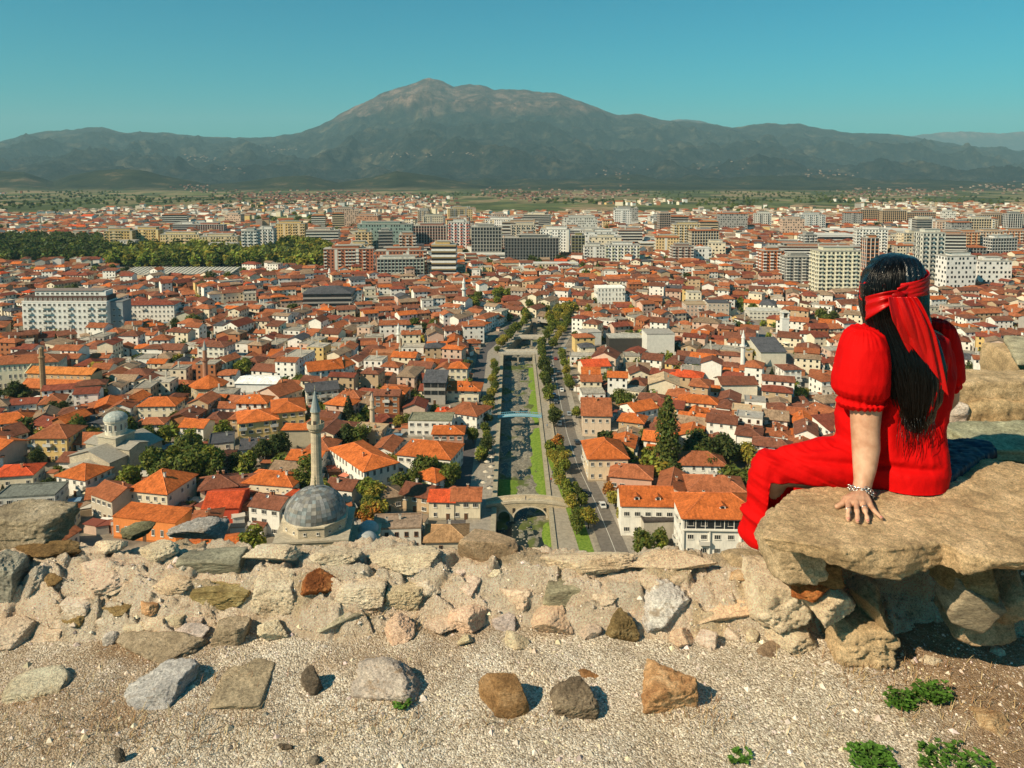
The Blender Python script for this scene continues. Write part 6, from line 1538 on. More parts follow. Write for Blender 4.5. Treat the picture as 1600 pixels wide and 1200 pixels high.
WS = [ # stones bedded in the wall: px box, material, tint, options
 (-40, 792, 88, 862, 'slabstone', (.95, .95, .92), dict(box=1, lift=.7)), (14, 842, 132, 876, 'olive_rock', (.75, .62, .5), {}), (-30, 868, 22, 948, 'schist', (1.2, 1.2, 1.2), dict(box=1)),
 (183, 814, 234, 846, 'schist', (.6, .62, .45), {}), (258, 808, 364, 852, 'marble', (.62, .62, .60), dict(lift=.4)), (275, 856, 372, 906, 'schist', (1.05, 1.05, .95), dict(box=1, rough=.04)),
 (288, 902, 388, 962, 'olive_rock', (1.1, 1.1, .9), dict(box=1)), (384, 896, 462, 960, 'limestone', (.95, .9, .8), dict(box=1)), (460, 890, 524, 950, 'rust_rock', (1.0, .9, .8), dict(planes=9)),
 (92, 872, 200, 936, 'limestone', (1.0, .86, .78), dict(lift=.3)), (205, 898, 292, 946, 'limestone', (.95, .82, .68), {}), (10, 882, 72, 946, 'mortar', (.85, .82, .78), {}), (58, 896, 92, 920, 'olive_rock', (.8, .65, .5), {}),
 (42, 940, 100, 984, 'olive_rock', (.85, .75, .65), dict(lift=.2)), (88, 960, 130, 998, 'olive_rock', (.9, .8, .62), {}), (462, 944, 574, 1002, 'schist', (1.35, 1.3, 1.15), dict(lift=.2)), (520, 902, 604, 950, 'limestone', (1, .95, .86), dict(box=1)), (596, 905, 660, 958, 'limestone', (.9, .84, .68), dict(box=1)),
 (586, 960, 644, 1014, 'limestone', (1.05, .85, .75), dict(lift=.2)), (560, 848, 682, 898, 'limestone', (.95, .88, .75), dict(lift=.2)), (686, 836, 806, 890, 'slabstone', (1.15, 1.0, .88), dict(lift=.7, rough=.03)),
 (850, 902, 918, 952, 'schist', (1.15, 1.1, .9), dict(box=1, rough=.04)), (832, 950, 908, 1006, 'limestone', (1.05, .86, .72), {}), (942, 960, 1000, 1012, 'olive_rock', (.7, .65, .55), dict(lift=.6)),
 (982, 912, 1088, 1000, 'marble', (.95, .93, .9), dict(planes=9, lift=.4)), (1082, 915, 1194, 990, 'limestone', (1.1, .92, .75), dict(lift=.35, rough=.03)), (808, 855, 990, 900, 'limestone', (.98, .88, .74), dict(lift=.15)),
 (985, 862, 1132, 902, 'limestone', (1.0, .88, .74), dict(lift=.15)), (1128, 858, 1204, 896, 'slabstone', (1.3, 1.2, 1.05), dict(lift=.15)), (700, 935, 770, 1000, 'limestone', (1.1, .9, .8), dict(lift=.1)), (380, 850, 470, 888, 'limestone', (1, .95, .85), dict(lift=.2)),
 (470, 846, 560, 886, 'limestone', (.95, .9, .8), dict(lift=.2)), (130, 838, 190, 868, 'limestone', (1, .92, .8), dict(lift=.2)), (210, 846, 270, 880, 'limestone', (.95, .9, .78), dict(lift=.2)), (640, 905, 700, 940, 'limestone', (1, .95, .88), {}), (760, 905, 840, 960, 'limestone', (1.08, .95, .85), dict(lift=.15)),
 (905, 905, 985, 955, 'limestone', (1.02, .93, .84), dict(lift=.2)), (1180, 935, 1260, 990, 'limestone', (1.05, .98, .88), dict(lift=.3)), (1235, 900, 1312, 962, 'rust_rock', (1.2, 1.0, .8), dict(lift=.4)), (1278, 930, 1352, 988, 'limestone', (1.05, .95, .78), dict(lift=.5)), (1180, 880, 1262, 925, 'limestone', (1.1, 1.05, .95), dict(lift=.5)),
 (140, 905, 200, 940, 'limestone', (1, .9, .8), {}), (150, 940, 205, 965, 'olive_rock', (1, .9, .75), {}), (655, 960, 720, 1000, 'limestone', (1.05, .92, .84), dict(lift=.1)), (1045, 985, 1090, 1020, 'limestone', (1.05, .85, .7), {}), (1000, 900, 1040, 930, 'limestone', (1.0, .9, .8), {}), (1200, 985, 1260, 1010, 'limestone', (1.1, 1.02, .9), {})]
rw = random.Random(31); taken = [(a, b_, c_, d_) for a, b_, c_, d_, *_ in WS]; nadd = 0
for k in range(4000):
    if nadd > 165: break
    w_ = rw.uniform(26, 92); h_ = w_ * rw.uniform(.5, .85); px, py = rw.uniform(-20, 1230), rw.uniform(868, 1005)
    if px > 1150 and py < 905: continue
    bx_ = (px - w_ / 2, py - h_ / 2, px + w_ / 2, py + h_ / 2)
    if any(min(bx_[2], t[2]) - max(bx_[0], t[0]) > .24 * w_ and min(bx_[3], t[3]) - max(bx_[1], t[1]) > .24 * h_ for t in taken): continue
    taken.append(bx_); nadd += 1; v_ = rw.uniform(.85, 1.1)
    WS.append((*bx_, rw.choice(['limestone'] * 6 + ['slabstone', 'tan_rock', 'marble', 'schist']), (v_, v_ * rw.uniform(.88, .97), v_ * rw.uniform(.76, .92)), dict(lift=rw.uniform(.4, .8), planes=rw.choice([7, 9, 11]), box=rw.choice([0, 0, 1]), yaw=rw.uniform(-.5, .5))))
for i, (a, b_, c_, d_, mt, tn, k) in enumerate(WS): put_rock(a, b_, c_, d_, mt, 200 + i, tint=tn, parent=wall_root, **{**dict(lift=.3), **k})
LR = [ # loose or half buried stones on the gravel, each its own thing
 (160, 960, 314, 1044, 'slabstone', (1.1, 1.05, 1), dict(lift=.35), 'large rounded brownish grey stone half buried in gravel at left'),
 (176, 1032, 308, 1116, 'marble', (.82, .82, .82), dict(planes=6, lift=.6), 'pointed bluish white stone below the large rounded stone'),
 (318, 1014, 410, 1116, 'schist', (1.35, 1.15, .95), dict(box=1, rough=.04, lift=.15, deep=1.3, flat=.35), 'flat taupe slab lying in gravel right of the pointed bluish stone'),
 (-10, 1040, 102, 1104, 'limestone', (.86, .88, .8), dict(lift=.1, deep=1.2), 'flat pale green grey slab at the left picture edge'),
 (464, 1042, 510, 1092, 'dark_rock', (1, .95, .9), dict(planes=8, lift=.8), 'small dark upright stone between taupe slab and pinkish boulder'),
 (534, 1030, 658, 1120, 'marble', (.85, .76, .68), dict(planes=6, lift=.5, tilt=(0, .35), rough=.12), 'angular pinkish grey boulder with shaded right face'),
 (746, 1048, 830, 1128, 'olive_rock', (.95, .72, .6), dict(planes=10, lift=.7, rough=.04), 'rounded brown boulder with rusty streaks in the middle of the gravel'),
 (852, 1062, 940, 1134, 'dark_rock', (1.3, 1.2, 1.05), dict(planes=7, lift=.6, tilt=(0, -.5)), 'dark split rock leaning left of the tan banded boulder'),
 (1003, 1034, 1108, 1130, 'tan_rock', (1.1, 1.0, .9), dict(planes=10, lift=.8), 'tan banded boulder with a pointed top, right of the dark split rock'),
 (1184, 998, 1238, 1032, 'dark_rock', (1.4, 1.15, .95), dict(lift=.1), 'small flat brown stone sunk in gravel below the wall'),
 (1520, 1092, 1592, 1156, 'tan_rock', (1.0, 1.05, 1.05), dict(lift=.15), 'dull tan stone sunk in brown soil near the right edge'),
 (1440, 1014, 1478, 1044, 'limestone', (1, .95, .85), dict(lift=.2), 'small pale stone on brown soil under the big slab'),
 (1548, 1006, 1576, 1028, 'limestone', (1, .98, .9), dict(lift=.2), 'smallest pale stone on brown soil at right'),
 (1255, 1000, 1278, 1014, 'limestone', (1.2, 1.15, 1.05), dict(lift=.4), 'tiny white stone on gravel beside the sunken brown stone'),
 (835, 1030, 990, 1068, 'olive_rock', (.9, .6, .45), dict(lift=-.2, deep=1.4), 'flat rusty patch of bedrock showing through the gravel'),
 (480, 1176, 500, 1200, 'dark_rock', (1, 1, 1), dict(lift=.6), 'dark pebble sized rock at the bottom edge left of centre'),
 (172, 1168, 192, 1196, 'dark_rock', (.9, .9, .9), dict(lift=.6), 'dark small rock at the bottom edge at far left'),
 (430, 1160, 456, 1176, 'dark_rock', (1.2, 1.1, 1), dict(lift=.4), 'tiny brown rock in gravel near the bottom left')]
for i, (a, b_, c_, d_, mt, tn, k, lb) in enumerate(LR): put_rock(a, b_, c_, d_, mt, 400 + i, tint=tn, name='rock' if 'slab' not in lb else 'stone_slab', label=lb, cat='rock', **k)

# ------------------------------------------------------------------ big seat slab and the stones under it
ZS = G0 + 0.57
def remeshed(mb, voxel, disp=None, smooth_it=0, name='mesh', mats=(), tint=(1, 1, 1), shade=True):
    """join a closed builder mesh into one skin (voxel remesh), then move its points with numpy"""
    me = bpy.data.meshes.new('tmp'); me.from_pydata([tuple(v) for v in mb.v], [], mb.f); me.update()
    o = bpy.data.objects.new('tmp', me); COL.objects.link(o)
    md = o.modifiers.new('r', 'REMESH'); md.mode = 'VOXEL'; md.voxel_size = voxel; md.use_smooth_shade = True
    if smooth_it: s = o.modifiers.new('s', 'SMOOTH'); s.iterations = smooth_it; s.factor = 0.5
    dg = bpy.context.evaluated_depsgraph_get(); e = o.evaluated_get(dg); m2 = e.to_mesh()
    n = len(m2.vertices); P = np.zeros(n * 3, np.float32); m2.vertices.foreach_get('co', P); P = P.reshape(-1, 3).astype(float)
    Nn = np.zeros(n * 3, np.float32); m2.vertices.foreach_get('normal', Nn); Nn = Nn.reshape(-1, 3)
    Fs = [list(p.vertices) for p in m2.polygons]
    e.to_mesh_clear(); bpy.data.objects.remove(o); bpy.data.meshes.remove(me)
    if disp is not None: P = disp(P, Nn)
    return mesh_from(name, P, Fs, np.tile(np.array(tint, float), (len(Fs), 1)), None, list(mats), shade)
def poly_prism(pts, z0, z1, mb, shrink=0.0):
    n = len(pts); cx_ = sum(p[0] for p in pts) / n; cy_ = sum(p[1] for p in pts) / n
    lo = [(p[0] + (cx_ - p[0]) * shrink, p[1] + (cy_ - p[1]) * shrink, z0(p[0], p[1]) if callable(z0) else z0) for p in pts]
    hi = [(p[0], p[1], z1(p[0], p[1]) if callable(z1) else z1) for p in pts]
    mb.add(lo + hi, [list(range(n))[::-1], list(range(n, 2 * n))] + [[i, (i + 1) % n, (i + 1) % n + n, i + n] for i in range(n)])
    return mb
def stone_disp(a1, a2, seed, strat=0.0):
    def f(P, Nn):
        q = a1 * fbm(P[:, 0] * 5, P[:, 1] * 5, P[:, 2] * 5, oct=4, seed=seed) + a2 * fbm(P[:, 0] * 28, P[:, 1] * 28, P[:, 2] * 28, oct=5, seed=seed + 1, gain=.6)
        if strat: q = q + strat * (1 - np.abs(Nn[:, 2])) * fbm(P[:, 0] * 1.5, P[:, 1] * 1.5, P[:, 2] * 55, oct=3, seed=seed + 2)
        return P + Nn * q[:, None]
    return f
def gp(px, py, z=ZS): p = G(px, py, z); return (p.x, p.y)
top = [gp(1186, 838), gp(1240, 846), gp(1318, 862), gp(1400, 858), gp(1478, 848), gp(1510, 868), gp(1560, 876), gp(1640, 880), gp(1760, 885), gp(1760, 742), gp(1600, 722), gp(1545, 716), gp(1500, 702), gp(1440, 700), gp(1370, 738), gp(1300, 760), gp(1236, 764), gp(1212, 786)]
slab_root = thing('seat_slab', 'big flat tan stone block on top of the wall on which the woman in red sits', 'stone slab', (gp(1400, 800)[0], gp(1400, 800)[1], ZS - .15))
mb_ = MB(); poly_prism(top, lambda x, y: ZS - float(np.interp(x, [.84, .95, 1.02, 1.22, 1.30, 1.36], [.045, .055, .095, .125, .08, .03])), ZS, mb_, 0.06)
sl = remeshed(mb_, 0.0065, stone_disp(0.012, 0.010, 60, 0.010), 1, 'slab', ['slabstone'], (1.5, 1.3, 1.05))
o = link('slab', sl, slab_root); o.location = -slab_root.location
# bedding stones carrying the slab
def chunk(name, px0, py0, px1, py1, Y, dep, mat, tint, seed, tilt=None, box=0, planes=12, rough=.06, parent=wall_root, yaw=0.0):
    c = W((px0 + px1) / 2, (py0 + py1) / 2, Y); s = Y / F
    me = rock_mesh((px1 - px0) / 2 * s, dep / 2, (py1 - py0) / 2 * s * 1.0, seed, planes, rough, 4, 0, tint, mat, yaw, tilt, box)
    o = link(name, me, parent); o.location = Vector((c.x, Y + dep * .35, c.z)) - (Vector((0, 2.8, G0)) if parent is wall_root else parent.location); return o
chunk('stone', 1186, 830, 1315, 912, 2.42, .30, 'slabstone', (1.35, 1.25, 1.1), 501, box=1, rough=.08)
chunk('stone', 1225, 876, 1330, 925, 2.46, .22, 'olive_rock', (1.1, .8, .6), 502, box=1)
chunk('stone', 1300, 968, 1402, 1052, 2.46, .30, 'slabstone', (1.45, 1.3, 1.08), 503, box=1, rough=.14, planes=9)
chunk('stone', 1268, 925, 1350, 992, 2.42, .26, 'limestone', (1.0, .92, .78), 513, rough=.12, planes=8)
chunk('stone', 1236, 898, 1312, 960, 2.44, .22, 'rust_rock', (1.3, 1.1, .85), 514, rough=.12, planes=8)
chunk('stone', 1200, 985, 1300, 1035, 2.52, .26, 'limestone', (1.0, .93, .8), 515, rough=.12, planes=9)
chunk('stone', 1350, 925, 1402, 1000, 2.44, .26, 'slabstone', (1.4, 1.25, 1.02), 504, rough=.13, planes=9)
chunk('stone', 1180, 905, 1275, 1000, 2.54, .36, 'limestone', (1.0, .94, .83), 505, box=1, rough=.14, planes=8)
chunk('stone', 1484, 872, 1566, 952, 2.33, .20, 'olive_rock', (.95, .85, .75), 506, box=1, tilt=(0, .3))
chunk('stone', 1474, 915, 1574, 990, 2.32, .14, 'schist', (1.2, 1.05, .9), 507, box=1, tilt=(.2, .55), rough=.03)
chunk('stone', 1545, 880, 1650, 1000, 2.36, .26, 'slabstone', (1.1, 1.0, .85), 508, rough=.08)
chunk('stone', 1488, 960, 1590, 1006, 2.42, .22, 'slabstone', (1.15, 1.0, .85), 509, box=1)
chunk('stone', 1395, 985, 1440, 1030, 2.72, .2, 'dark_rock', (1.2, 1.1, .9), 510)
# back fill under the slab: dark earth mass behind the hollow
b = MB(); b.box(2.35, 3.05, G0 - .4, 2.0, .5, .80); fill = remeshed(b, 0.02, stone_disp(.04, .015, 70), 2, 'mortar_core', ['mortar'], (.8, .72, .6)); o = link('mortar_core', fill, wall_root); o.location = (0, -2.8, -G0)
b = MB(); b.box(1.30, 2.88, G0 - .4, .5, .30, .66); fill = remeshed(b, 0.015, stone_disp(.05, .012, 71), 2, 'mortar_core', ['mortar'], (.95, .85, .72)); o = link('mortar_core', fill, wall_root); o.location = (0, -2.8, -G0)

# navy cloth left on the slab behind her
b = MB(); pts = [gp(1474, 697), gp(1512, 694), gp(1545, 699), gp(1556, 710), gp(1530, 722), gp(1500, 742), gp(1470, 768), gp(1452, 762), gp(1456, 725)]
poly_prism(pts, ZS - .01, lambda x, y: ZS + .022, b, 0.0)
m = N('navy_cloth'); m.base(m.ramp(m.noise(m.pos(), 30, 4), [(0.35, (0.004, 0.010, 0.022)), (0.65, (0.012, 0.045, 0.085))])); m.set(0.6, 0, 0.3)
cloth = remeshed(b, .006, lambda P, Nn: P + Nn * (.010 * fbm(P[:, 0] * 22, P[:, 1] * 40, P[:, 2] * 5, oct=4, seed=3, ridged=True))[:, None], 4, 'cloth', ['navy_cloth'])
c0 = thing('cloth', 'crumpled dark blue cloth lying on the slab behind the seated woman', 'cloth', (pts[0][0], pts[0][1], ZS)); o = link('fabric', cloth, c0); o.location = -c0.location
# ------------------------------------------------------------------ the further parapet at right
pr = thing('parapet_ruin', 'layered tan stone parapet behind the seated woman at the right edge', 'wall', (2.6, 3.7, G0 + .1))
def pbox(name, px0, px1, pyt, pyb, Y, dep, mat, tint, seed, vox=.012, a1=.02, a2=.010, st=.014):
    A, B = W(px0, pyt, Y), W(px1, pyb, Y); b = MB(); b.box((A.x + B.x) / 2, Y + dep / 2, B.z, B.x - A.x, dep, A.z - B.z)
    o = link(name, remeshed(b, vox, stone_disp(a1, a2, seed, st), 1, name, [mat], tint), pr); o.location = -pr.location
pbox('top_slab', 1440, 1800, 598, 640, 3.75, .27, 'slabstone', (1.35, 1.2, .98), 81, st=.010)
pbox('stone', 1440, 1512, 634, 676, 3.68, .3, 'marble', (1.0, .88, .78), 82)
pbox('stone', 1512, 1800, 632, 690, 3.70, .4, 'slabstone', (1.25, 1.1, .85), 83, a1=.05, st=.012)
pbox('stone', 1430, 1520, 674, 700, 3.66, .4, 'slabstone', (1.1, .95, .8), 84)
pbox('stone', 1500, 1800, 686, 722, 3.6, .5, 'slabstone', (1.2, 1.05, .85), 85, st=.010)
pbox('flat_stone', 1535, 1800, 700, 722, 3.18, .36, 'schist', (1.1, 1.15, .95), 86)
pbox('stone', 1440, 1800, 715, 800, 3.25, .9, 'slabstone', (1.0, .9, .75), 87, vox=.02)
# pale roofed stone block on the far right, a little beyond
hs = thing('stone_block', 'pale flat topped stone block with masonry face beyond the parapet at right', 'stone block', (4.1, 6.0, G0))
A, B = W(1590, 556, 6.0), W(1800, 590, 6.0)
b = MB(); b.box((A.x + B.x) / 2, 6.25, B.z - 1.4, B.x - A.x, .5, A.z - B.z + 1.4); o = link('block', remeshed(b, .03, stone_disp(.02, .008, 90, .01), 2, 'block', ['slabstone'], (1.2, 1.05, .85)), hs); o.location = -hs.location
b = MB(); b.add([(A.x - .08, 5.9, A.z), (B.x, 5.9, A.z), (B.x, 6.5, A.z + .06), (A.x + .2, 6.5, A.z + .06)] + [(A.x - .08, 5.9, A.z - .05), (B.x, 5.9, A.z - .05), (B.x, 6.5, A.z - .01), (A.x + .2, 6.5, A.z - .01)], [[0, 1, 2, 3], [7, 6, 5, 4], [0, 4, 5, 1], [1, 5, 6, 2], [2, 6, 7, 3], [3, 7, 4, 0]])
o = link('cap_slab', remeshed(b, .025, stone_disp(.01, .006, 91), 2, 'cap_slab', ['schist'], (1.3, 1.25, 1.05)), hs); o.location = -hs.location

# ------------------------------------------------------------------ pebbles, chips, dry grass and weeds
r = np.random.RandomState(12); n = 42000
X = r.uniform(-2.25, 2.5, n); Yp = r.uniform(1.85, 2.85, n); s = 0.0013 + 0.0045 * r.rand(n) ** 3.2
big = r.rand(n) < .013; s = np.where(big, r.uniform(.006, .017, n), s)
zt = np.maximum(gz(X, Yp), wz(X, Yp)) + G0
T = np.array([(-1, 0, 0), (0, -1, 0), (1, 0, 0), (0, 1, 0), (0, 0, 1)], float)
q = r.uniform(.6, 1.3, (n, 5, 1)); V = T[None] * q * s[:, None, None]; V[:, 4, 2] *= .75; V[:, :, 2] += -0.15 * s[:, None]
th = r.uniform(0, 6.28, n); cs, sn = np.cos(th), np.sin(th)
V = np.stack([V[:, :, 0] * cs[:, None] - V[:, :, 1] * sn[:, None], V[:, :, 0] * sn[:, None] + V[:, :, 1] * cs[:, None], V[:, :, 2]], -1) + np.stack([X, Yp, zt], -1)[:, None]
base = np.array([[0, 1, 4], [1, 2, 4], [2, 3, 4], [3, 0, 4]]); Fa = (base[None] + (np.arange(n) * 5)[:, None, None]).reshape(-1, 3)
g_ = r.choice([.22, .4, .55, .68, .82], n, p=[.12, .22, .28, .25, .13]); cc = np.stack([g_, g_ * r.uniform(.78, .9, n), g_ * r.uniform(.58, .78, n)], 1)
tag(link('pebbles', mesh_from('pebbles', V.reshape(-1, 3), Fa, np.repeat(cc, 4, 0), None, ['paint'])), 'small pale gravel chips strewn over the ground and the wall', 'gravel', kind='stuff')
V = []; Fs = []; cs_ = []
def blade(x, y, z, h, a, lean, col):
    o_ = len(V); dx, dy = math.cos(a), math.sin(a); w = .0011
    V.extend([(x - dy * w, y + dx * w, z), (x + dy * w, y - dx * w, z), (x + dx * lean * .5 + dy * w * .7, y + dy * lean * .5 - dx * w * .7, z + h * .65), (x + dx * lean * .5 - dy * w * .7, y + dy * lean * .5 + dx * w * .7, z + h * .65), (x + dx * lean, y + dy * lean, z + h)])
    Fs.extend([[o_, o_ + 1, o_ + 2, o_ + 3], [o_ + 3, o_ + 2, o_ + 4]]); cs_.extend([col] * 2)
gg = random.Random(9)
for (px, py, sx_, sy_, k) in ((20, 1090, .16, .04, 220), (240, 1140, .25, .06, 320), (560, 1130, .12, .05, 200), (620, 985, .05, .03, 90), (575, 960, .04, .02, 60), (1360, 1045, .06, .03, 110), (1400, 1060, .16, .05, 160), (1500, 1100, .25, .12, 500), (80, 975, .04, .02, 26), (330, 1060, .1, .03, 80), (1090, 1120, .1, .04, 120), (790, 1130, .1, .03, 90), (100, 1160, .3, .08, 300)):
    c = hit(px, py)
    for i in range(k):
        x, y = c.x + gg.gauss(0, sx_), c.y + gg.gauss(0, sy_); z = G0 + float(max(gz(x, y), wz(x, y)))
        blade(x, y, z, gg.uniform(.006, .035), gg.uniform(0, 6.28), gg.uniform(.005, .04), gg.choice([(.42, .28, .13), (.30, .17, .08), (.5, .38, .2), (.22, .11, .05)]))
tag(link('dry_grass', mesh_from('dry_grass', V, Fs, cs_, None, ['paint'])), 'short dry straw scattered on the gravel', 'dry grass', kind='stuff')
def weed(px, py, rad, n, label, hgt=.035):
    c = hit(px, py); root = thing('weed', label, 'plant', (c.x, c.y, c.z)); b = MB(); b2 = MB()
    for i in range(n):
        a, q = gg.uniform(0, 6.28), rad * gg.random() ** .6; x, y = q * math.cos(a), q * math.sin(a) * .8; z = hgt * gg.uniform(.25, 1.0) * gg.uniform(.4, 1.1)
        b2.tube([(x * .4, y * .4, -.01), (x * .8, y * .8, z * .8), (x, y, z)], [.0012, .001, .0008], 3, (.08, .14, .03))
        for t in range(3):
            aa = a + (t - 1) * 1.1 + gg.uniform(-.3, .3); l = gg.uniform(.009, .016); dx, dy = math.cos(aa), math.sin(aa); w = l * .42; up = gg.uniform(-.1, .5) * l
            g_ = gg.uniform(1.0, 3.0); l *= 1.2; b.add([(x, y, z), (x + dx * l * .5 - dy * w, y + dy * l * .5 + dx * w, z + up * .8), (x + dx * l, y + dy * l, z + up * .6), (x + dx * l * .5 + dy * w, y + dy * l * .5 - dx * w, z + up * .8)], [[0, 1, 2, 3]], (.06 * g_, .13 * g_, .02 * g_))
    b.build('leaves', 'foliage', root); b2.build('stem', 'foliage', root)
weed(1408, 1100, .045, 70, 'small green weed, left of two on the brown soil under the slab'); weed(1455, 1092, .055, 90, 'small green weed, right of two on the brown soil under the slab', .045)
weed(1362, 1192, .07, 110, 'leafy green weed at the bottom edge, left of the spreading low weed'); weed(1490, 1196, .10, 110, 'spreading low green weed at the bottom edge toward the right', .025)
weed(628, 1104, .02, 20, 'tiny green sprout beside the pinkish grey boulder', .02); weed(1155, 1186, .03, 24, 'tiny green sprout alone in the gravel at bottom centre right', .02)
# ================================================================== THE SEATED WOMAN
m = N('skin'); k = m.noise(m.pos(), 25, 4, 0.6); m.base(m.ramp(m.math('ADD', m.math('MULTIPLY', k, .6), m.math('MULTIPLY', m.noise(m.pos(), 7, 3), .4)), [(0.38, (0.44, 0.22, 0.13)), (0.62, (0.64, 0.38, 0.25))])); m.set(0.5, 0, 0.35); m.b.inputs['Subsurface Weight'].default_value = 0.12; m.b.inputs['Subsurface Radius'].default_value = (0.01, 0.004, 0.002)
m.bump(m.noise(m.pos(), 260, 4, 0.6), 0.25, 0.001)
m = N('red_cloth'); m.base((0.56, 0.0015, 0.0015)); m.set(0.8, 0, 0.12)
m.bump(m.math('ADD', m.noise(m.pos((1, 1, .5)), 14, 4, 0.55), m.math('MULTIPLY', m.noise(m.pos(), 600, 2), .04)), 0.35, 0.02)
m = N('red_satin'); m.base((0.50, 0.0015, 0.0015)); m.set(0.42, 0, 0.35); m.bump(m.noise(m.pos((1, 1, .25)), 40, 4, 0.6), 0.4, 0.006)
m = N('black_hair'); m.base((0.003, 0.0024, 0.0024)); m.set(0.24, 0, 0.75); m.bump(m.noise(m.pos((1, 1, .06)), 240, 3, 0.6), 0.5, 0.004)
m = N('hair_strand'); m.base((0.003, 0.0024, 0.0024)); m.set(0.30, 0, 0.35)
m = N('silver'); m.base((0.75, 0.73, 0.70)); m.set(0.25, 1.0, 0.5)
m = N('gold'); m.base((0.65, 0.42, 0.18)); m.set(0.35, 1.0, 0.5)
m = N('nail'); m.base((0.62, 0.25, 0.2)); m.set(0.25, 0, 0.5)
m = N('shoe'); m.base((0.03, 0.03, 0.03)); m.set(0.5, 0, 0.4)

seat = G(1420, 786, ZS)
wm = thing('person', 'woman in red jumpsuit with long black hair and red headscarf seated on stone slab', 'person', (seat.x, seat.y, ZS))
def place(o): o.location = -wm.location; return o
S26 = 2.6 / F
def ring(mb, rows, Yfn, n=28, depth=None, close=True, axis=None):
    """loft of ellipses: rows of (py, left px, right px, Y, half depth)"""
    V = []; Fs = []
    for (py, a, b_, Y, hd) in rows:
        c = W((a + b_) / 2, py, Y); rx = (b_ - a) / 2 / F * Y
        for i in range(n):
            t = 2 * math.pi * i / n; cx_, sy_ = math.cos(t), math.sin(t)
            V.append((c.x + rx * math.copysign(abs(cx_) ** .9, cx_), c.y + hd * math.copysign(abs(sy_) ** .9, sy_), c.z))
    m_ = len(rows)
    for j in range(m_ - 1):
        for i in range(n): Fs.append([j * n + i, (j + 1) * n + i, (j + 1) * n + (i + 1) % n, j * n + (i + 1) % n])
    Fs.append(list(range(n))[::1]); Fs.append(list(range((m_ - 1) * n, m_ * n))[::-1])
    mb.add(V, Fs); return mb
def limb(mb, pts, rad, n=20):
    mb.tube(pts, rad, n); 
    for p_, r_ in ((pts[0], rad[0]), (pts[-1], rad[-1])): ball(mb, p_, r_ * .98)
    return mb
def ball(mb, c, r_, sc_=(1, 1, 1)):
    V, Fs = ICO[2]; mb.add([(c[0] + v[0] * r_ * sc_[0], c[1] + v[1] * r_ * sc_[1], c[2] + v[2] * r_ * sc_[2]) for v in V], [list(f) for f in Fs]); return mb

# body: one skin from head to feet
b = MB()
hc = W(1399, 452, 2.71); fd = Vector((-.6, .8, 0)); rt = Vector((.8, .6, 0))
ball(b, hc, .092, (.92, 1.0, 1.12)); ball(b, hc + fd * .035 + Vector((0, 0, -.055)), .068, (.9, .95, 1.0)); ball(b, hc + fd * .062 + Vector((0, 0, -.098)), .030)
ball(b, hc + fd * .10 + Vector((0, 0, -.028)), .017, (1, 1, 1.3)); ball(b, hc + fd * .088 + Vector((0, 0, -.068)), .022, (1.1, 1, .5))
for s in (-1, 1): ball(b, hc + rt * (s * .085) + Vector((0, 0, -.02)), .026, (.5, .8, 1.2))
limb(b, [hc + Vector((0, 0, -.06)), W(1402, 512, 2.71), W(1405, 540, 2.71)], [.058, .055, .07])
limb(b, [W(1345, 548, 2.63), W(1405, 530, 2.71), W(1472, 540, 2.83)], [.05, .07, .05])
limb(b, [W(1408, 560, 2.72), W(1400, 650, 2.70), W(1400, 730, 2.70)], [.115, .10, .125])
LA = [W(1348, 552, 2.62), W(1350, 610, 2.61), W(1353, 640, 2.60), W(1352, 672, 2.585), W(1353, 700, 2.57), W(1351, 732, 2.545), W(1348, 757, 2.525), W(1346, 770, 2.515)]
limb(b, LA, [.058, .055, .052, .047, .046, .038, .029, .030], 24)
limb(b, [W(1474, 545, 2.84), W(1478, 620, 2.92), W(1420, 690, 3.0), W(1400, 700, 3.02)], [.055, .048, .036, .03])
limb(b, [W(1378, 735, 2.68), W(1290, 728, 2.68), W(1212, 733, 2.69)], [.10, .085, .058]); limb(b, [W(1212, 733, 2.69), W(1195, 790, 2.74), W(1188, 832, 2.78)], [.055, .048, .034])
limb(b, [W(1430, 735, 2.82), W(1330, 742, 2.90), W(1262, 748, 2.95)], [.10, .08, .058]); limb(b, [W(1262, 748, 2.95), W(1245, 830, 3.02), W(1240, 880, 3.05)], [.055, .045, .032])
for c_, d_ in ((W(1186, 838, 2.78), Vector((.03, .08, -.02))), (W(1240, 886, 3.05), Vector((-.04, .10, -.02)))): limb(b, [c_, c_ + d_], [.034, .026])
# palm
pz = ZS + .016
def gw(px, py, dz=0.0): p_ = G(px, py, ZS + .008 + dz); return Vector((p_.x, p_.y, ZS + .008 + dz))
wr = W(1345, 770, 2.515)
b.add(*[None, None]) if False else None
pal = [gw(1326, 788, .022), gw(1338, 787, .026), gw(1349, 788, .024), gw(1360, 790, .018)]
for q in pal: limb(b, [wr, (wr + q) / 2 + Vector((0, 0, .002)), q], [.019, .016, .0115], 14)
body = remeshed(b, 0.0065, None, 6, 'body', ['skin'])
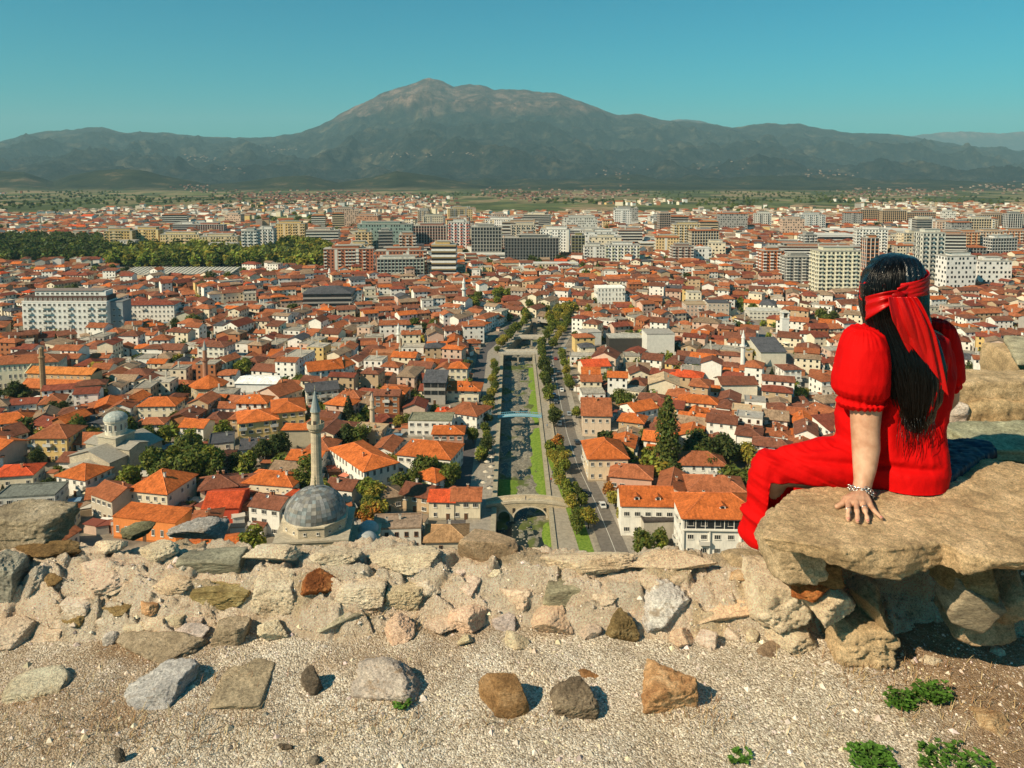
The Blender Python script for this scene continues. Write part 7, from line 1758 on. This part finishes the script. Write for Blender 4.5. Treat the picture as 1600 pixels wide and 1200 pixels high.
# fingers need a finer skin; build the hand separately and weld both into the one body mesh
b = MB()
for q in pal: limb(b, [wr + Vector((0, 0, -.004)), (wr + q) / 2 + Vector((0, 0, .003)), q], [.0185, .0155, .0105], 14)
for (k0, k1, k2, k3, r0) in (
    ((1326, 788, .022), (1325, 797, .024), (1325, 805, .012), (1325.5, 812, .004), .0088),
    ((1338, 787, .026), (1339, 799, .026), (1340, 808, .012), (1340, 815, .004), .0090),
    ((1349, 788, .024), (1352, 799, .024), (1354.5, 808, .012), (1356, 815, .004), .0086),
    ((1360, 790, .018), (1366, 798, .018), (1372, 804, .010), (1378, 809.5, .003), .0074)):
    limb(b, [gw(*k0), gw(*k1), gw(*k2), gw(*k3)], [r0 * 1.12, r0 * 1.05, r0 * .92, r0 * .78], 12)
limb(b, [wr + Vector((-.012, 0, -.004)), gw(1322, 780, .016), gw(1316, 787.5, .010), gw(1308, 791.5, .004)], [.014, .0125, .0098, .0085], 12)
limb(b, [W(1350, 745, 2.535), W(1346, 765, 2.518), wr], [.031, .0285, .022], 18)
hand = remeshed(b, 0.0024, lambda P, Nn: P + Nn * (0.0009 * fbm(P[:, 0] * 60, P[:, 1] * 60, P[:, 2] * 60, oct=3))[:, None], 3, 'hand', ['skin'])
bmx = bmesh.new(); bmx.from_mesh(body); bmx.from_mesh(hand); jm = bpy.data.meshes.new('body'); bmx.to_mesh(jm); bmx.free()
jm.materials.append(MATS['skin']); jm.polygons.foreach_set('use_smooth', np.ones(len(jm.polygons), bool))
place(link('body', jm, wm))
for px, py in ((1325.5, 810), (1340, 813), (1356, 813), (1377, 807.5)):
    o = MB(); ball(o, gw(px, py, .0095), .0055, (.8, 1.1, .35)); place(link('fingernail', mesh_from('fingernail', o.v, o.f, None, None, ['nail'], True), wm))
# eyes and mouth on the hidden face
for s in (-1, 1):
    b = MB(); ball(b, hc + fd * .083 + rt * (s * .032) + Vector((0, 0, .0)), .012); place(link('eye', mesh_from('eye', b.v, b.f, np.tile([.7, .68, .65], (len(b.f), 1)), None, ['paint'], True), wm))

# jumpsuit
def fold(P, Nn):
    x, y, z = P[:, 0], P[:, 1], P[:, 2]; zr = z - ZS
    # soft sags that run down the back, along the thigh and across the lap
    back = sstep(1.15, 1.25, x) * sstep(.02, .12, zr)
    q = back * (.013 * np.sin(x * 62 + 2.5 * np.sin(zr * 9)) * sstep(.16, .30, zr) * (1 - sstep(.33, .5, zr)) + .012 * fbm(x * 11, y * 11, z * 5, oct=3, seed=5, ridged=True))
    th = 1 - sstep(1.10, 1.25, x)
    u = (z * .92 + x * .42)
    q = q + th * (.016 * fbm(u * 15, x * 2.6, y * 3, oct=3, seed=7, ridged=True) - .003)
    lg = (1 - sstep(.93, .99, x)) * (1 - sstep(.0, .1, zr)); q = q + lg * .0035 * np.sin((x * 1.0 + y * .6) * 130 + zr * 12)
    lap = np.exp(-((zr - (.085 + .035 * (1.35 - x))) / .012) ** 2) * sstep(.9, 1.0, x) * (1 - sstep(1.42, 1.5, x)); q = q - .014 * lap
    lap2 = np.exp(-((zr - (.155 - .20 * (1.2 - x))) / .010) ** 2) * sstep(.93, 1.02, x) * (1 - sstep(1.15, 1.2, x)); q = q - .011 * lap2
    q = q + .0016 * fbm(x * 40, y * 40, z * 40, oct=3, seed=9)
    P = P + Nn * q[:, None]
    zz = P[:, 2]
    over = (P[:, 1] < np.interp(x, [.97, 1.33, 1.62], [2.67, 2.81, 3.05])) & (P[:, 0] > gp(1212, 786)[0] + .03)
    P[:, 2] = np.where(over & (zz < ZS + .003), ZS + .003, zz)
    return P
b = MB()
ring(b, [(792, 1372, 1438, 2.66, .10), (778, 1352, 1456, 2.67, .135), (755, 1345, 1470, 2.68, .155), (725, 1340, 1477, 2.69, .155), (695, 1336, 1476, 2.70, .14), (665, 1330, 1474, 2.70, .122), (645, 1330, 1473, 2.70, .118), (620, 1334, 1478, 2.70, .122), (585, 1336, 1484, 2.71, .128), (550, 1340, 1482, 2.71, .12), (528, 1352, 1474, 2.71, .10), (512, 1372, 1450, 2.71, .08), (502, 1385, 1430, 2.71, .06)], None)
ring(b, [(705, 1306, 1400, 2.70, .10), (675, 1308, 1400, 2.70, .10), (645, 1306, 1395, 2.70, .09), (610, 1316, 1395, 2.68, .08)], None)
limb(b, [W(1372, 738, 2.68), W(1330, 728, 2.68), W(1290, 726, 2.68), W(1250, 728, 2.68), W(1218, 728, 2.69)], [.112, .108, .100, .084, .068], 26)
ball(b, W(1400, 740, 2.67), .105, (1.0, .9, .92)); ball(b, W(1425, 738, 2.72), .102, (1.0, 1, .92)); ball(b, W(1205, 727, 2.70), .060, (1, 1.1, 1.1))
limb(b, [W(1430, 738, 2.82), W(1330, 744, 2.90), W(1262, 744, 2.95)], [.112, .095, .078], 22); limb(b, [W(1262, 752, 2.95), W(1250, 830, 3.0), W(1246, 875, 3.04)], [.066, .06, .065], 18)
ring(b, [(708, 1183, 1236, 2.69, .055), (735, 1175, 1240, 2.69, .062), (760, 1169, 1242, 2.70, .072), (785, 1164, 1230, 2.71, .074), (805, 1161, 1221, 2.72, .076), (822, 1159, 1212, 2.73, .076), (837, 1158, 1205, 2.74, .074)], None, 24)
ring(b, [(828, 1161, 1205, 2.74, .070), (843, 1166, 1194, 2.73, .058)], None, 24)
suit = remeshed(b, 0.0058, fold, 5, 'jumpsuit', ['red_cloth'])
place(link('jumpsuit', suit, wm))
def sleeve(rows, seed, axis_x):
    b = MB(); ring(b, rows, None, 30)
    cx_ = np.mean([W((r_[1] + r_[2]) / 2, r_[0], r_[3]).x for r_ in rows]); cy_ = np.mean([r_[3] for r_ in rows])
    zt, zb = W(0, rows[0][0], rows[0][3]).z, W(0, rows[-1][0], rows[-1][3]).z
    def f(P, Nn):
        an = np.arctan2(P[:, 1] - cy_, P[:, 0] - cx_); t = (P[:, 2] - zb) / (zt - zb)
        gather = (1 - sstep(.0, .35, t)) + .9 * sstep(.72, 1.0, t)
        q = gather * .0030 * np.sin(an * 23 + 3 * np.sin(an * 3) + 2 * np.sin(an * 5 + 1)) + .009 * fbm(P[:, 0] * 13, P[:, 1] * 13, P[:, 2] * 6, oct=3, seed=seed)
        q = q - .010 * np.exp(-((t - .10) / .035) ** 2)
        return P + Nn * q[:, None]
    return remeshed(b, 0.0045, f, 3, 'sleeve', ['red_cloth'])
place(link('sleeve', sleeve([(511, 1332, 1368, 2.64, .045), (520, 1323, 1380, 2.63, .068), (540, 1314, 1387, 2.62, .082), (565, 1308, 1389, 2.615, .090), (590, 1303, 1389, 2.61, .094), (606, 1302, 1388, 2.61, .092), (615, 1309, 1388, 2.61, .082), (619, 1312, 1385, 2.61, .076), (626, 1306, 1386, 2.61, .084), (634, 1316, 1380, 2.61, .070)], 11, 0), wm))
place(link('sleeve', sleeve([(500, 1452, 1476, 2.83, .05), (508, 1448, 1486, 2.84, .075), (530, 1448, 1494, 2.85, .085), (560, 1450, 1499, 2.85, .09), (585, 1452, 1501, 2.86, .09), (598, 1454, 1499, 2.86, .082), (607, 1458, 1490, 2.86, .07)], 12, 0), wm))
b = MB(); limb(b, [W(1190, 838, 2.80), W(1192, 845, 2.86)], [.038, .03], 14); place(link('shoe', remeshed(b, .006, None, 2, 'shoe', ['shoe']), wm))

# hair: a solid under-mass plus locks that flow over it
HR = [(396, 1394, 1408, 2.70, .03), (400, 1379, 1424, 2.70, .062), (410, 1366, 1434, 2.70, .088), (426, 1356, 1440, 2.70, .104), (445, 1349, 1443, 2.70, .112), (468, 1347, 1444, 2.70, .113), (490, 1349, 1445, 2.70, .108), (510, 1355, 1450, 2.69, .10), (530, 1362, 1462, 2.67, .09), (550, 1368, 1474, 2.65, .078), (575, 1377, 1478, 2.625, .064), (600, 1386, 1476, 2.605, .048), (625, 1393, 1471, 2.595, .036), (645, 1399, 1464, 2.59, .028), (662, 1408, 1456, 2.585, .018), (676, 1422, 1448, 2.58, .008)]
b = MB(); ring(b, HR, None, 36)
place(link('hair', remeshed(b, .006, lambda P, Nn: P + Nn * (.0035 * np.sin(P[:, 0] * 310 + 3 * np.sin(P[:, 2] * 14)) * (np.abs(Nn[:, 2]) < .8) + .002 * fbm(P[:, 0] * 90, P[:, 1] * 90, P[:, 2] * 6, oct=3))[:, None], 3, 'hair', ['black_hair']), wm))
hr = random.Random(6)
rows = np.array(HR, float)
def hp(py, f_, out):       # point on the camera side of the hair loft; f_ from -1 (left) to 1 (right)
    a, b_, Y, hd = (np.interp(py, rows[:, 0], rows[:, q]) for q in (1, 2, 3, 4))
    px = (a + b_) / 2 + f_ * (b_ - a) / 2
    return W(px, py, Y - hd * math.sqrt(max(0, 1 - f_ * f_ * .98)) - out)
b = MB()
for i in range(1100):
    f0 = hr.uniform(-1, 1); ph = hr.uniform(0, 6.28); out = hr.uniform(.0005, .006)
    end = hr.uniform(580, 684) if abs(f0) < .6 else hr.uniform(530, 655)
    py0 = hr.uniform(396, 470) if i % 3 else hr.uniform(440, 600)
    pts = []; n = 13
    for k in range(n):
        t = k / (n - 1); py = py0 + (end - py0) * t
        ff = f0 * (.95 + .05 * t) + .03 * math.sin(ph + t * 5) + (0.0 if py > 430 else .0)
        ff = max(-1, min(1, ff)); pts.append(hp(py, ff, out + .004 * t))
    r0 = hr.uniform(.0005, .0012); b.tube(pts, [r0 * .1] + [r0] * (n - 3) + [r0 * .6, r0 * .15], 4)
for i in range(60):       # thin ends trailing down the back
    px = hr.uniform(1403, 1460); py0 = hr.uniform(640, 668); L_ = hr.uniform(20, 60); pts = []
    for k in range(7):
        t = k / 6; pts.append(W(px + 4 * math.sin(i + t * 2), py0 + L_ * t, 2.578 - .026 * min(1, t * 2.2) - .004 * math.sin(t * 3)))
    b.tube(pts, [.0002] + [.0008] * 5 + [.0002], 3)
place(link('hair_locks', mesh_from('hair_locks', b.v, b.f, None, None, ['hair_strand'], True), wm))

# headscarf: band, knot, wing and two pleated tails
def sheet(fn, nu, nv, th=.0015):
    V = []; Fs = []
    for s in (0, 1):
        for j in range(nv + 1):
            for i in range(nu + 1): V.append(fn(i / nu, j / nv) + Vector((0, th * s, 0)))
    w = nu + 1; off = w * (nv + 1)
    for j in range(nv):
        for i in range(nu):
            q = [j * w + i, j * w + i + 1, (j + 1) * w + i + 1, (j + 1) * w + i]; Fs.append(q); Fs.append([k + off for k in q[::-1]])
    for i in range(nu): Fs.append([i + 1, i, i + off, i + 1 + off]); q = nv * w; Fs.append([q + i, q + i + 1, q + i + 1 + off, q + i + off])
    for j in range(nv): Fs.append([j * w, (j + 1) * w, (j + 1) * w + off, j * w + off]); Fs.append([(j + 1) * w + nu, j * w + nu, j * w + nu + off, (j + 1) * w + nu + off])
    return V, Fs
def bow_mesh(parts, name):
    b = MB()
    for V, Fs in parts: b.add(V, Fs)
    return mesh_from(name, b.v, b.f, None, None, ['red_satin'], True)
def head_y(px, py, out=.012):
    a, b_, Y, hd = (np.interp(py, rows[:, 0], rows[:, q]) for q in (1, 2, 3, 4)); f_ = (px - (a + b_) / 2) / ((b_ - a) / 2)
    return Y - hd * math.sqrt(max(0, 1 - f_ * f_)) - out
scarf = link('headscarf', None, wm); bpy.data.objects.remove(scarf)
def band(u, v):            # runs round the head; u = 0..1 round, v across
    a = 2 * math.pi * u; cx_, cyy = W(1396, 460, 2.70).x, 2.70
    rx, ry = .1075, .122
    pyc = 460 - 10 * math.cos(a) - 5 + 3 * math.sin(a); wd = 13 + 5 * abs(math.cos(a)) ** 2 
    py = pyc + (v - .5) * 2 * wd * (1 if math.sin(a) < 0 else .8)
    pl = .0022 * math.sin(v * 22 + 5 * math.cos(a)) 
    z = W(0, py, 2.60).z
    return Vector((cx_ + (rx + pl) * math.cos(a), cyy + (ry + pl) * math.sin(a), z))
def wing(u, v):            # left wing, from knot out to its raised tip
    px = 1404 - 52 * u; w_ = 9 + 13 * u ** .8; py = 460 + 14 * u ** 1.2 + (v - .5) * 2 * w_ * (1 if v > .5 else .7) + 5 * u
    Y = min(head_y(max(px, 1350), 470, .014), 2.70) - .012 * math.sin(math.pi * u) - .004 * math.sin(v * 14 + u * 2) * (1 - .3 * u)
    return W(px, py, Y)
def wing2(u, v):           # right wing, lies flat along the band
    px = 1402 + 42 * u; w_ = 9 + 10 * u; py = 459 - 7 * u + (v - .5) * 2 * w_
    return W(px, py, min(head_y(min(px, 1446), 455, .016), 2.70) - .006 * math.sin(math.pi * u) - .003 * math.sin(v * 13 + u))
def tail(c0, c1, w0, w1, y0, y1, tipskew, ph, dy):
    def f(u, v):           # u down, v across
        px = c0 + (c1 - c0) * u ** .9 + (v - .5) * 2 * (w0 + (w1 - w0) * min(1, u * 2.2) ** .7) ; py = y0 + (y1 - y0) * u + tipskew * (v - .5) * 2 * u ** 2
        Y = 2.575 - .03 * math.exp(-u * 5) * 0 + (-.010) * math.sin(math.pi * min(1, u * 1.4)) + dy
        Y = min(Y, 2.588 - .02 * (u > .0)) - .0060 * math.sin(v * math.pi * 4 + ph + 1.2 * u) * (1 - .55 * u) - .0018 * math.sin(v * math.pi * 11 + ph) * (1 - u)
        return W(px, py, Y - .012 * (1 - u))
    return f
def knot(u, v):
    a = 2 * math.pi * u; t = math.pi * v; c = W(1402, 462, head_y(1402, 462, .016))
    return Vector((c.x + .026 * math.sin(t) * math.cos(a) * (1 + .12 * math.sin(a * 7)), c.y + .014 * math.sin(t) * math.sin(a), c.z - .015 * math.cos(t)))
parts = [sheet(band, 72, 10), sheet(wing, 26, 18), sheet(wing2, 22, 14), sheet(tail(1413, 1452, 19, 31, 464, 586, 34, 0, -.007), 60, 34), sheet(tail(1406, 1440, 18, 28, 464, 560, 34, 1.3, -.015), 60, 30), sheet(knot, 24, 12, 0)]
place(link('headscarf', bow_mesh(parts, 'headscarf'), wm))

# bracelet of silver links
b = MB(); cw = W(1345.5, 765, 2.52); ax = (LA[-1] - LA[-2]).normalized(); u_ = ax.cross(Vector((0, 1, 0.2))).normalized(); v_ = ax.cross(u_)
NL = 22
for row in range(2):
    for k in range(NL):
        a = 2 * math.pi * (k + .5 * row) / NL; c = cw + u_ * (.040 * math.cos(a)) + v_ * (.038 * math.sin(a)) + ax * (.004 + .010 * (row - .5) + .004 * math.sin(3 * a)) + Vector((0, 0, .002 * math.sin(a * 5)))
        t = (-u_ * math.sin(a) + v_ * math.cos(a)).normalized(); o_ = (u_ * math.cos(a) + v_ * math.sin(a)) if k % 2 else ax
        w_ = t.cross(o_).normalized(); pts = [c + t * (.0075 * math.cos(q)) + (o_ if k % 2 else w_ if False else ax) * (.0048 * math.sin(q)) for q in np.linspace(0, 2 * math.pi, 11)]
        b.tube(pts, [.0016] * 11, 6)
place(link('bracelet', mesh_from('bracelet', b.v, b.f, None, None, ['silver'], True), wm))
b = MB()
c = gw(1351, 794.5, .024); b.tube([c + Vector((.0098 * math.cos(q), 0.004 * math.sin(q) * .3, .0098 * math.sin(q))) for q in np.linspace(0, 2 * math.pi, 17)], [.0013] * 17, 6)
c = gw(1325.5, 798, .022); b.tube([c + Vector((.0098 * math.cos(q), 0, .0098 * math.sin(q))) for q in np.linspace(0, 2 * math.pi, 17)], [.0013] * 17, 6)
place(link('ring', mesh_from('ring', b.v, b.f, None, None, ['silver'], True), wm))
# ================================================================== AIR
hz = MB(); hz.box(0, 12500, -60, 60000, 33000, 1860, .5)
me = mesh_from('haze', hz.v, hz.f)
m = bpy.data.materials.new('haze_air'); m.use_nodes = True; t = m.node_tree; t.nodes.clear()
ov = t.nodes.new('ShaderNodeOutputMaterial'); pv = t.nodes.new('ShaderNodeVolumePrincipled')
pv.inputs['Color'].default_value = (0.54, 0.88, 1.0, 1); pv.inputs['Density'].default_value = 4.0e-5; pv.inputs['Anisotropy'].default_value = 0.0
t.links.new(pv.outputs[0], ov.inputs['Volume']); me.materials.append(m)
tag(link('haze', me), 'pale blue green air haze over the valley', 'haze', kind='stuff')
